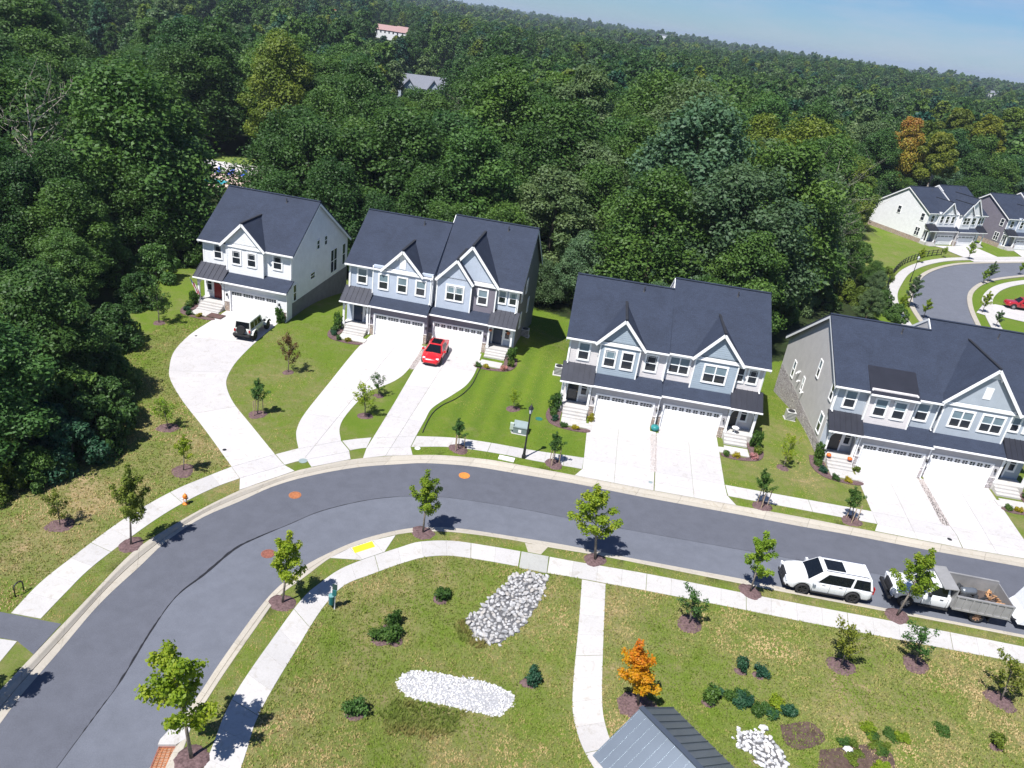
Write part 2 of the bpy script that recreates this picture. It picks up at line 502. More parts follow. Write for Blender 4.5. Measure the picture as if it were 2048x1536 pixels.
IKA = ext(GG([(302, 1526), (352, 1448), (402, 1378), (430, 1335), (482, 1261), (532, 1195), (570, 1158), (615, 1124), (691, 1087), (744, 1069), (800, 1056), (844, 1051), (917, 1053), (1024, 1069), (1123, 1085), (1191, 1098), (1233, 1107), (1387, 1136), (1504, 1158), (1611, 1181), (1741, 1207), (2048, 1266)]), 12, 18)
IKB = ext(GG([(353, 1536), (386, 1448), (415, 1399), (456, 1336), (521, 1243), (558, 1193), (610, 1154), (659, 1117), (701, 1096), (743, 1082), (795, 1069), (840, 1064), (904, 1064), (1019, 1079), (1094, 1094), (1191, 1110), (1300, 1131), (1475, 1166), (1608, 1192), (1741, 1217), (1926, 1252), (2048, 1276)]), 12, 18)
OKA, OKB, IKA, IKB = [dense(p, 4) for p in (OKA, OKB, IKA, IKB)]
ROAD_Z = -0.145
def inside(poly, x, y):
    x = np.asarray(x); y = np.asarray(y); c = np.zeros(x.shape, bool)
    px = np.array([p[0] for p in poly]); py = np.array([p[1] for p in poly]); j = len(poly) - 1
    for i in range(len(poly)):
        with np.errstate(divide='ignore', invalid='ignore'):
            t = ((py[i] > y) != (py[j] > y)) & (x < (px[j] - px[i]) * (y - py[i]) / (py[j] - py[i]) + px[i])
        c ^= t; j = i
    return c
ROADPOLY = [(p.x, p.y) for p in OKB] + [(p.x, p.y) for p in reversed(IKB)]
def pdist(poly, x, y):
    d = np.full(np.shape(x), 1e9)
    for a, b in zip(poly, poly[1:]):
        ax, ay = a[0], a[1]; bx, by = b[0] - ax, b[1] - ay
        t = np.clip(((x - ax) * bx + (y - ay) * by) / max(bx * bx + by * by, 1e-9), 0, 1)
        d = np.minimum(d, np.hypot(x - ax - t * bx, y - ay - t * by))
    return d

# ---------------------------------------------------------------- the ground: one sheet to the horizon
def geo(a, b, n):
    return a + (b - a) * (np.geomspace(1, 200, n) - 1) / 199
LUSH = [(980, 780, 1), (1060, 860, 0.95), (900, 840, 0.9), (1110, 620, 1), (640, 680, 0.8), (560, 830, 0.62), (610, 770, 0.6), (720, 830, 0.75), (370, 640, 0.75), (330, 760, 0.6), (330, 900, 0.48), (200, 980, 0.35), (60, 1100, 0.4), (400, 960, 0.53), (1560, 880, 0.62), (1650, 960, 0.5), (1540, 800, 0.85), (1500, 960, 0.65), (620, 1290, 0.6), (850, 1180, 0.51), (800, 1290, 0.55), (1050, 1250, 0.53), (1100, 1350, 0.57), (700, 1450, 0.53), (900, 1490, 0.6), (1000, 1500, 0.6), (1300, 1230, 0.51), (1500, 1280, 0.47), (1700, 1400, 0.45), (1900, 1300, 0.47), (1450, 1420, 0.65), (1650, 1500, 0.65), (1250, 1480, 0.6), (300, 1100, 0.65), (900, 900, 0.85), (1600, 1010, 0.65), (900, 1075, 0.63), (1400, 1160, 0.63), (1950, 600, 0.95), (1700, 520, 0.6), (1870, 500, 0.7), (1560, 670, 0.9), (1990, 490, 0.9), (100, 1220, 0.6)]
_lp = np.array([[*G(a, b)[:2], v] for a, b, v in LUSH])
def lushness(x, y):
    w = 1.0 / (((x[..., None] - _lp[:, 0]) ** 2 + (y[..., None] - _lp[:, 1]) ** 2) + 3.0) ** 1.6
    return (w * _lp[:, 2]).sum(-1) / w.sum(-1)
# where the woods begin (ground points along their edge)
WOOD = [(-140, 20)] + [(G(*p).x, G(*p).y) for p in ((-60, 1010), (20, 968), (115, 930), (195, 885), (222, 800), (180, 720), (225, 640), (285, 560), (370, 530))] + [(-33, 90), (-16, 92), (2, 91), (8, 88), (20, 84), (26, 82), (34, 86), (46, 92), (50, 105), (58, 128), (62, 150), (75, 178), (112, 190), (160, 170), (400, 140), (3000, 100), (6000, 7000), (-6000, 7000), (-3000, 20)]
FX = np.arange(-78, 78.01, 0.45); FY = np.arange(14, 126, 0.45)
xs = np.concatenate([-78 + (geo(0, -9000, 34)[1:][::-1]), FX, 78 + geo(0, 9000, 34)[1:]])
ys = np.concatenate([14 + geo(0, -400, 10)[1:][::-1], FY, 126 + geo(0, 12000, 46)[1:]])
GX, GY = np.meshgrid(xs, ys)
gz = TZ(GX, GY)
near = (np.abs(GX) < 80) & (GY > 12) & (GY < 128)
ins = np.zeros(GX.shape, bool); ins[near] = inside(ROADPOLY, GX[near], GY[near])
dk = np.full(GX.shape, 9.0); dk[near] = np.minimum(pdist([(p.x, p.y) for p in OKB], GX[near], GY[near]), pdist([(p.x, p.y) for p in IKB], GX[near], GY[near]))
# pull the ground's edge onto the back of the kerbs, drop it under the road
def nearest(poly, x, y):
    bd = np.full(x.shape, 1e9); bx_ = x.copy(); by_ = y.copy()
    for a, b in zip(poly, poly[1:]):
        ex, ey = b.x - a.x, b.y - a.y
        t = np.clip(((x - a.x) * ex + (y - a.y) * ey) / max(ex * ex + ey * ey, 1e-9), 0, 1)
        qx, qy = a.x + t * ex, a.y + t * ey; d = np.hypot(x - qx, y - qy); k = d < bd
        bd[k] = d[k]; bx_[k] = qx[k]; by_[k] = qy[k]
    return bd, bx_, by_
gz = np.where(ins & (dk >= 0.3), -0.32, gz)
for line in (OKB, IKB):
    k = near & (dk < 0.3)
    d_, qx, qy = nearest(line, GX[k], GY[k])
    m_ = d_ < 0.3; xx = GX[k]; yy = GY[k]; xx[m_] = qx[m_]; yy[m_] = qy[m_]; GX[k] = xx; GY[k] = yy
rg = np.random.default_rng(5)
gz = gz + np.where(near & ~ins, rg.normal(0, 0.006, gz.shape), 0)
nx, ny = len(xs), len(ys)
me = bpy.data.meshes.new('ground')
idx = np.arange(nx * ny).reshape(ny, nx)
quads = np.stack([idx[:-1, :-1], idx[:-1, 1:], idx[1:, 1:], idx[1:, :-1]], -1).reshape(-1, 4)
me.vertices.add(nx * ny); me.vertices.foreach_set('co', np.stack([GX, GY, gz], -1).reshape(-1).astype(np.float32))
me.loops.add(quads.size); me.loops.foreach_set('vertex_index', quads.reshape(-1).astype(np.int32))
me.polygons.add(len(quads)); me.polygons.foreach_set('loop_start', np.arange(0, quads.size, 4, dtype=np.int32)); me.polygons.foreach_set('loop_total', np.full(len(quads), 4, np.int32))
me.update(); me.validate()
lu = lushness(GX.reshape(-1), GY.reshape(-1))
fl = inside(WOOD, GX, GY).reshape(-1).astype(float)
_lc = G(985, 790)
mw = np.clip(1.3 - np.hypot((GX - _lc.x - 0) / 9, (GY - _lc.y - 4) / 16), 0, 1).reshape(-1)
for nm, ar in (('lush', lu), ('floor', fl), ('mown', mw)):
    a = me.attributes.new(nm, 'FLOAT', 'POINT'); a.data.foreach_set('value', ar.astype(np.float32))
GRASS = ground_mat(); me.materials.append(GRASS)
me.polygons.foreach_set('use_smooth', [True] * len(me.polygons))
tag(link('ground', me), kind='structure')

# ---------------------------------------------------------------- road
def sheet(name, poly, z, mat, parent=None, follow=False):
    pts = [Vector((p[0], p[1], (float(TZ(p[0], p[1])) if follow else 0) + z)) for p in poly]
    tri = tessellate_polygon([[Vector((p.x, p.y, 0)) for p in pts]])
    b = MB(); b.add(pts, tri)
    return b.build(name, mat, parent)
def strip(A, B, n, za, zb):
    A = resample(A, n); B = resample(B, n); vs = []; fs = []
    for i in range(n):
        vs += [(A[i].x, A[i].y, A[i].z * 0 + za), (B[i].x, B[i].y, zb)]
        if i: fs.append((2 * i - 2, 2 * i - 1, 2 * i + 1, 2 * i))
    return vs, fs
# the seam between the two asphalt lanes
SEAM = ext(GG([(172, 1452), (240, 1360), (300, 1262), (352, 1190), (410, 1145), (470, 1095), (520, 1070), (580, 1045), (640, 1020), (720, 1000), (790, 991), (870, 990), (960, 1001), (1060, 1018), (1200, 1046), (1400, 1082), (1700, 1135), (2048, 1198)]), 12, 20)
SEAM = dense(SEAM, 4)
b = MB(); v, f = strip(OKA, SEAM, 160, ROAD_Z, ROAD_Z + 0.02); b.add(v, f); b.mi = 1
v, f = strip(SEAM, IKA, 160, ROAD_Z + 0.02, ROAD_Z); b.add(v, f)
road = tag(b.build('road', [ASPH, ASPH2], None, True), kind='structure')
rnd = random.Random(3)
TAR = simple('tar_seal', (0.016, 0.016, 0.018), 0.5, 0.3, 5.0)
b = MB(); S = resample(SEAM, 420); vs = []; fs = []
for i, p in enumerate(S):
    u = i / 419
    q = proj(p)
    w = 0.02 + 0.015 * rnd.random()
    if 340 < q[0] < 560: w += 0.10 * max(0, math.sin((q[0] - 340) / 220 * math.pi)) * (0.6 + 0.5 * rnd.random())
    if 240 < q[0] <= 340: w += 0.05 * rnd.random()
    if q[0] > 800: w = 0.006
    if q[0] < 240: w = 0.012 + 0.03 * (rnd.random() > 0.8)
    t = (S[min(i + 1, 419)] - S[max(i - 1, 0)]).normalized(); n_ = Vector((-t.y, t.x, 0))
    a = p + n_ * (w + 0.02 * rnd.random()); c = p - n_ * (w * 0.4)
    vs += [(a.x, a.y, ROAD_Z + 0.025), (c.x, c.y, ROAD_Z + 0.025)]
    if i: fs.append((2 * i - 2, 2 * i - 1, 2 * i + 1, 2 * i))
b.add(vs, fs).build('tar_seam', TAR, road)
# ---------------------------------------------------------------- kerbs in cast lengths
def kerb(name, A, B, seg, hi=0.03):
    """A asphalt edge, B back edge"""
    root = empty(name, kind='structure')
    n = int(length(B) / seg)
    k = 5
    A = resample(A, n * k + 1); B = resample(B, n * k + 1)
    for s in range(n):
        vs = []; fs = []
        for j in range(k + 1):
            i = s * k + j
            a, c = A[i].copy(), B[i].copy()
            if j == 0 or j == k:
                sh = 0.006 if j == 0 else -0.006
                q = i + (1 if j == 0 else -1)
                a = a + (A[q] - A[i]).normalized() * 0.007; c = c + (B[q] - B[i]).normalized() * 0.007
            def P(t, z):
                p = c.lerp(a, t); return (p.x, p.y, z)
            vs += [P(0, -0.3), P(0.0, hi - 0.012), P(0.03, hi), P(0.24, hi - 0.004), P(0.30, hi - 0.02), P(0.44, ROAD_Z + 0.055), P(0.485, ROAD_Z + 0.032), P(0.5, ROAD_Z - 0.012), P(0.53, ROAD_Z + 0.026), P(1.0, ROAD_Z + 0.008), P(1.0, -0.3)]
        for j in range(k):
            for q in range(10):
                fs.append((j * 11 + q, j * 11 + q + 1, j * 11 + 11 + q + 1, j * 11 + 11 + q))
        fs.append(tuple(range(10, -1, -1))); fs.append(tuple(k * 11 + q for q in range(11)))
        b = MB(); b.add(vs, fs); b.build('kerb_length', KERBM, root)
    return root
kerb('kerb', OKA, OKB, 3.05)
# the inner kerb opens at the drainage flume
def cut(poly, p):
    d = [(Vector((q.x, q.y, 0)) - Vector((p.x, p.y, 0))).length for q in poly]
    return int(np.argmin(d))
kerb('kerb', IKA, IKB, 3.05)
# ---------------------------------------------------------------- paved slabs
def slab_obj(name, loop, mat, parent, top=0.022, depth=0.14):
    """solid slab from a closed ground loop of (x,y)"""
    if len(loop) < 3: return None
    a = sum(p[0] * q[1] - q[0] * p[1] for p, q in zip(loop, loop[1:] + loop[:1]))
    if a < 0: loop = loop[::-1]
    n = len(loop)
    tv = [(p[0], p[1], float(TZ(p[0], p[1])) + top) for p in loop]
    c = np.mean(np.array(tv), 0)
    bv = [(p[0], p[1], p[2] - depth) for p in tv]
    o = Vector((c[0], c[1], c[2]))
    b = MB()
    tri = tessellate_polygon([[Vector((p[0], p[1], 0)) for p in tv]])
    b.add([Vector(p) - o for p in tv + bv], list(tri) + [(i, n + i, n + (i + 1) % n, (i + 1) % n) for i in range(n)])
    return b.build(name, mat, parent, loc=o)
def walk(name, A, B, seg, mat=CONC, every=4, top=0.022):
    """sidewalk between two edge polylines, cast in slabs"""
    root = empty(name, kind='structure')
    A = dense(A, 5); B = dense(B, 5)
    L = (length(A) + length(B)) / 2
    n = max(1, round(L / seg)); k = 4
    A = resample(A, n * k + 1); B = resample(B, n * k + 1)
    for s in range(n):
        a = [A[s * k + j].copy() for j in range(k + 1)]; c = [B[s * k + j].copy() for j in range(k + 1)]
        g0 = 0.016 if s % every == 0 else 0.004; g1 = 0.016 if (s + 1) % every == 0 else 0.004
        for e in (a, c):
            e[0] = e[0] + (e[1] - e[0]).normalized() * g0; e[-1] = e[-1] + (e[-2] - e[-1]).normalized() * g1
        slab_obj('slab', [(p.x, p.y) for p in a] + [(p.x, p.y) for p in reversed(c)], mat, root, top)
    return root
def panels(name, loop, cuts, mat=DRIVEM, top=0.02, gap=0.010):
    """paved area cut into panels along joint lines ((p,q) ground points)"""
    root = empty(name, kind='structure')
    bm = bmesh.new()
    vs = [bm.verts.new((p[0], p[1], 0)) for p in loop]
    bm.faces.new(vs)
    bmesh.ops.triangulate(bm, faces=bm.faces)
    bmesh.ops.join_triangles
    for p, q in cuts:
        d = Vector((q[0] - p[0], q[1] - p[1], 0)).normalized(); n_ = Vector((-d.y, d.x, 0))
        for s in (-gap, gap):
            bmesh.ops.bisect_plane(bm, geom=bm.verts[:] + bm.edges[:] + bm.faces[:], plane_co=Vector((p[0], p[1], 0)) + n_ * s, plane_no=n_, dist=1e-5)
        kill = []
        for f in bm.faces:
            c = f.calc_center_median() - Vector((p[0], p[1], 0))
            if abs(c.dot(n_)) < gap * 0.9: kill.append(f)
        bmesh.ops.delete(bm, geom=kill, context='FACES')
    seen = set()
    bm.faces.ensure_lookup_table()
    for f0 in bm.faces:
        if f0.index in seen: continue
        st = [f0]; isl = []; seen.add(f0.index)
        while st:
            f = st.pop(); isl.append(f)
            for e in f.edges:
                for g in e.link_faces:
                    if g.index not in seen: seen.add(g.index); st.append(g)
        vmap = {}; tv = []
        for f in isl:
            for v in f.verts:
                if v not in vmap: vmap[v] = len(tv); tv.append((v.co.x, v.co.y, float(TZ(v.co.x, v.co.y)) + top))
        o = Vector(np.mean(np.array(tv), 0)); nn = len(tv)
        b = MB(); fs = [tuple(vmap[v] for v in f.verts) for f in isl]
        for f in isl:
            for e in f.edges:
                if sum(1 for g in e.link_faces) == 1:
                    i, j = vmap[e.verts[0]], vmap[e.verts[1]]; fs.append((i, j, nn + j, nn + i))
        b.add([Vector(p) - o for p in tv] + [Vector((p[0], p[1], p[2] - 0.14)) - o for p in tv], fs)
        b.build('panel', mat, root, loc=o)
    bm.free()
    return root
def pl(pts, curve=False):
    g = GG(pts); g = dense(g, 5) if curve else g
    return [(p.x, p.y) for p in g]
def ln(a, b): p, q = G(*a), G(*b); return ((p.x, p.y), (q.x, q.y))
# inner sidewalk, left and right of the flume slab
walk('sidewalk', ext(GG([(408, 1536), (464, 1399), (550, 1271), (605, 1197), (638, 1168), (678, 1140), (722, 1121), (769, 1105), (800, 1095), (839, 1084), (904, 1082), (982, 1093), (1041, 1103)]), 9), ext(GG([(482, 1536), (521, 1422), (602, 1284), (649, 1211), (690, 1170), (745, 1148), (800, 1128), (852, 1114), (904, 1112), (975, 1122), (1036, 1133)]), 9), 1.52)
walk('sidewalk', ext(GG([(1099, 1114), (1165, 1126), (1300, 1149), (1475, 1184), (1600, 1208), (1764, 1239), (1926, 1270), (2048, 1294)]), 0, 14), ext(GG([(1094, 1146), (1165, 1158), (1300, 1183), (1475, 1217), (1600, 1242), (1764, 1273), (1926, 1304), (2048, 1327)]), 0, 14), 1.52)
walk('sidewalk', GG([(1164, 1159), (1156, 1264), (1147, 1360), (1145, 1419), (1153, 1460), (1163, 1490), (1181, 1525), (1205, 1560)]), GG([(1211, 1168), (1207, 1267), (1204, 1365), (1205, 1419), (1211, 1452), (1222, 1484), (1238, 1512), (1262, 1545)]), 1.5)
# flume slab and its concrete throat
panels('culvert_slab', pl([(1043, 1104), (1097, 1114), (1093, 1147), (1038, 1136)]), [], concrete('grey_concrete', (0.36, 0.36, 0.34)), 0.05)
panels('drainage_flume', pl([(1050, 1086), (1096, 1094), (1082, 1109), (1056, 1104)]), [], KERBM, 0.012)
# ramp with the yellow pad
panels('kerb_ramp', pl([(660, 1116), (701, 1096), (743, 1082), (791, 1071), (769, 1104), (722, 1120)]), [ln((705, 1101), (724, 1119)), ln((748, 1085), (766, 1104))], CONC, 0.024)
# outer sidewalk
walk('sidewalk', ext(GG([(22, 1227), (78, 1168), (143, 1116), (247, 1039), (344, 983), (417, 952), (463, 934)]), 0), ext(GG([(81, 1238), (130, 1187), (190, 1129), (300, 1047), (370, 1004), (430, 975), (479, 957)]), 0), 1.5)
walk('sidewalk', GG([(833, 872.5), (909, 876), (982, 886), (1060, 900), (1168, 916)]), GG([(822, 894), (904, 894.5), (995, 907), (1066, 921), (1164, 938)]), 1.5)
walk('sidewalk', GG([(1450, 970), (1600, 997), (1743, 1023)]), GG([(1456, 992), (1600, 1019), (1754, 1048)]), 1.5)
walk('sidewalk', GG([(551, 909), (574, 903), (597, 897)]), GG([(569, 930), (590, 924), (613, 919)]), 1.5)
walk('sidewalk', GG([(684, 882), (714, 878), (743, 875.5)]), GG([(700, 901), (720, 897), (733, 896)]), 1.5)
# bottom-left: walk beyond the asphalt path
panels('sidewalk', pl([(-260, 1245), (0, 1278), (34, 1283), (-40, 1372), (-120, 1470), (-260, 1440)]), [ln((-60, 1270), (-120, 1370))], CONC)
_pp = pl([(-320, 1150), (-60, 1213), (22, 1228), (81, 1240), (123, 1248), (92, 1282), (67, 1309), (34, 1282), (0, 1276), (-320, 1235)])
tag(sheet('asphalt_path', _pp, 0.012, ASPH), kind='structure')
# driveways
D1L = [(457, 619), (428, 638), (382, 668), (349, 702), (339, 735), (341, 760), (366, 803), (409, 858), (463, 933)]
D1R = [(557, 646), (513, 683), (475, 721), (456, 751), (453, 773), (467, 806), (502, 850), (549, 908)]
panels('driveway', pl(D1L, True) + pl([(480, 957), (479, 980), (516, 967), (589, 942), (568, 930)]) + pl(D1R[::-1], True), [ln((340, 742), (456, 745)), ln((385, 828), (478, 812)), ln((463, 934), (550, 909)), ln((479, 957), (569, 931)), ln((300, 668), (600, 694))])
D2L = [(742, 670), (710, 702), (655, 770), (609, 828), (594, 858), (593, 877), (597, 897)]
D2R = [(847, 692), (818, 737.6), (789, 762), (737, 784), (713, 806), (688, 836), (679, 858), (682, 882)]
panels('driveway', pl(D2L, True) + pl([(613, 919), (623, 934), (701, 918.5), (698, 901)]) + pl(D2R[::-1], True), [ln((803, 678), (712, 790)), ln((640, 770), (740, 785)), ln((596, 898), (682, 882)), ln((605, 921), (700, 903)), ln((590, 825), (700, 838)), ln((690, 715), (840, 745))])
D3R = [(963, 708), (950, 745), (933, 770), (905, 790), (880, 805), (861, 820), (850, 840), (832, 872)]
D3L = [(857, 694), (828, 739), (787, 809), (746, 876)]
panels('driveway', pl(D3L) + pl([(733, 897), (726, 916.5), (769, 912), (825, 910), (821, 894)]) + pl(D3R[::-1], True), [ln((905, 702), (836, 810)), ln((810, 770), (910, 783)), ln((770, 830), (850, 845)), ln((735, 877), (840, 872)), ln((730, 897), (830, 894)), ln((840, 725), (960, 745))])
panels('driveway', pl([(1181, 834), (1174, 859), (1168, 916), (1165, 938), (1150, 950.5), (1282, 976.5), (1307, 981), (1312, 865)]), [ln((1160, 916), (1320, 943)), ln((1160, 938), (1320, 966)), ln((1238, 848), (1228, 965)), ln((1165, 868), (1312, 893)), ln((1301.5, 864), (1300.5, 975))][:4])
panels('driveway', pl([(1314, 866), (1309, 981.2), (1472, 1010.5), (1454, 991), (1449, 970), (1438, 903), (1433, 874)]), [ln((1300, 942), (1460, 972)), ln((1300, 964), (1465, 994)), ln((1376, 870), (1388, 995)), ln((1310, 893), (1450, 917))])
panels('driveway', pl([(1705, 931), (1712, 949), (1720, 968), (1743, 1023), (1755, 1048), (1750, 1062), (1924, 1096), (1913, 1071), (1900, 1052.6), (1884, 1049), (1835, 957)]), [ln((1740, 1023), (1915, 1056)), ln((1750, 1048), (1930, 1082)), ln((1771, 945), (1838, 1085))])
panels('driveway', pl([(1846, 958), (1901, 1053), (1914, 1071), (1926, 1096.5), (2048, 1117), (2110, 1128), (2090, 1120), (2048, 1080), (1996, 1004), (1977, 977)]), [ln((1890, 1051), (2080, 1088)), ln((1900, 1073), (2090, 1110)), ln((1911, 967), (1990, 1100))])
# ---------------------------------------------------------------- houses
ROOFM = shingle('roof_shingles', (0.027, 0.035, 0.057))
METALR = simple('porch_metal_roof', (0.036, 0.038, 0.050), 0.42, 0.1, 1.0, 0.5, metal=0.5)
S_WHITE = siding('white_lap_siding', (0.71, 0.715, 0.72), 0.18)
S_BLUE = siding('pale_blue_siding', (0.42, 0.47, 0.55), 0.4, True)
S_SLATE = siding('blue_grey_shake_siding', (0.27, 0.325, 0.375), 0.18, depth=0.8)
S_GREY = siding('warm_grey_siding', (0.40, 0.385, 0.39), 0.18)
S_DARK = siding('dark_grey_siding', (0.115, 0.112, 0.128), 0.18)
S_MAUVE = siding('mauve_grey_siding', (0.17, 0.155, 0.185), 0.18)
S_CREAM = siding('cream_siding', (0.60, 0.565, 0.555), 0.18)
S_TAUPE = siding('taupe_siding', (0.47, 0.455, 0.44), 0.18)
S_FOUND = simple('grey_foundation', (0.17, 0.17, 0.175), 0.9, 0.15, 1.5, 0.2, bmp=0.3)
STONE = stonewall('tan_stone_veneer', [(0.42, 0.30, 0.22), (0.30, 0.22, 0.18), (0.50, 0.42, 0.34), (0.36, 0.30, 0.27)], 4.5)
STONE2 = stonewall('grey_stone_veneer', [(0.50, 0.47, 0.47), (0.32, 0.28, 0.29), (0.62, 0.58, 0.57), (0.42, 0.36, 0.35)], 3.2)
DARKV = simple('vent_pipe', (0.05, 0.05, 0.055), 0.6, 0.1)
STEPM = concrete('step_concrete', (0.46, 0.445, 0.43))

def window(par, x0, x1, z0, z1, d, n=1, blind=True, muntin=False, trim=WHITE, face=-1, side=None):
    """double-hung window: casing and sashes, panes set back; side=x puts it on a side wall (d = depth of left jamb)"""
    w = 0.15 if side is None else 0.1
    if side is None:
        def Q(x, y, z): return (x, d + face * y, z)
    else:
        sg = side[1]
        def Q(x, y, z): return (side[0] + sg * y, x, z)
    def bx(b, xa, xb, ya, yb, za, zb):
        vs = [Q(x, y, z) for z in (za, zb) for (x, y) in ((xa, ya), (xb, ya), (xb, yb), (xa, yb))]
        b.add(vs, [(0, 3, 2, 1), (4, 5, 6, 7), (0, 1, 5, 4), (1, 2, 6, 5), (2, 3, 7, 6), (3, 0, 4, 7)])
    b = MB()
    bx(b, x0 - w, x0, -0.02, 0.06, z0 - w, z1 + w); bx(b, x1, x1 + w, -0.02, 0.06, z0 - w, z1 + w)
    bx(b, x0, x1, -0.02, 0.06, z1, z1 + w); bx(b, x0, x1, -0.02, 0.075, z0 - w, z0)
    zm = (z0 + z1) / 2
    bx(b, x0 + 0.001, x1 - 0.001, -0.02, 0.045, zm - 0.03, zm + 0.03)
    wd = (x1 - x0) / n
    for i in range(1, n):
        bx(b, x0 + i * wd - 0.05, x0 + i * wd + 0.05, -0.02, 0.058, z0, zm - 0.031); bx(b, x0 + i * wd - 0.05, x0 + i * wd + 0.05, -0.02, 0.058, zm + 0.031, z1)
    win = b.build('window', trim, par)
    for i in range(n):
        xa = x0 + i * wd + (0.05 if i else 0); xb = x0 + (i + 1) * wd - (0.05 if i < n - 1 else 0)
        for za, zb, up in ((z0, zm - 0.03, 0), (zm + 0.03, z1, 1)):
            c = MB(); bx(c, xa, xb, -0.012, 0.015, za, zb)
            pm = BLIND if (blind and up) else GLASS
            if up and muntin:
                c.mi = 1
                bx(c, xa + 0.08, xa + 0.105, 0.0, 0.022, za, zb); bx(c, xb - 0.105, xb - 0.08, 0.0, 0.022, za, zb); bx(c, xa, xb, 0.0, 0.021, zb - 0.12, zb - 0.095)
            c.build('pane', [pm, trim], win)
    return win
def garage_door(par, x0, x1, d, z1=2.15, lites=4, per=4):
    b = MB(); n = 4; h = (z1 - 0.03) / n
    for i in range(n):
        za, zb = 0.03 + i * h, 0.03 + (i + 1) * h - 0.012
        b.box(x0, x1, d, d + 0.05, za, zb)
        if i < 3:
            k = 8; w = (x1 - x0) / k
            for j in range(k):
                b.box(x0 + j * w + 0.08, x0 + (j + 1) * w - 0.08, d - 0.012, d, za + 0.09, zb - 0.09)
    door = b.build('garage_door', WDOOR, par)
    w = (x1 - x0) / lites; za = 0.03 + 3 * h + 0.12; zb = z1 - 0.11
    for j in range(lites):
        xa, xb = x0 + j * w + 0.1, x0 + (j + 1) * w - 0.1
        c = MB(); c.box(xa, xb, d - 0.008, d - 0.001, za, zb); c.mi = 1
        for t in range(1, per):
            xm = xa + (xb - xa) * t / per; c.box(xm - 0.018, xm + 0.018, d - 0.018, d - 0.0085, za, zb)
        c.box(xa, xb, d - 0.0165, d - 0.0085, (za + zb) / 2 - 0.012, (za + zb) / 2 + 0.012)
        c.build('garage_window', [GLASS, WDOOR], door)
    b = MB()   # casing
    b.box(x0 - 0.12, x0, -0.03, d + 0.03, 0, z1 + 0.12); b.box(x1, x1 + 0.12, -0.03, d + 0.03, 0, z1 + 0.12); b.box(x0, x1, -0.032, d + 0.03, z1, z1 + 0.12)
    b.build('garage_casing', WHITE, par)
def lantern(par, x, y, z):
    b = MB(); b.box(x - 0.05, x + 0.05, y - 0.03, y, z - 0.12, z + 0.1); b.bar((x, y - 0.02, z + 0.08), (x, y - 0.14, z + 0.14), 0.02, 0.02)
    b.lathe([(0.055, 0), (0.085, 0.2), (0.09, 0.21), (0.03, 0.27), (0.012, 0.32)], 8, (x, y - 0.14, z - 0.14))
    b.build('wall_lantern', BLACK, par)
def downspout(par, x, d, z0, z1, name='downspout'):
    b = MB(); b.box(x - 0.04, x + 0.04, d - 0.08, d, z0, z1); b.bar((x, d - 0.04, z1), (x, d - 0.36, z1 + 0.22), 0.08, 0.07); b.bar((x, d - 0.04, z0 + 0.03), (x, d - 0.3, z0 - 0.02), 0.08, 0.06)
    b.build(name, WHITE, par)
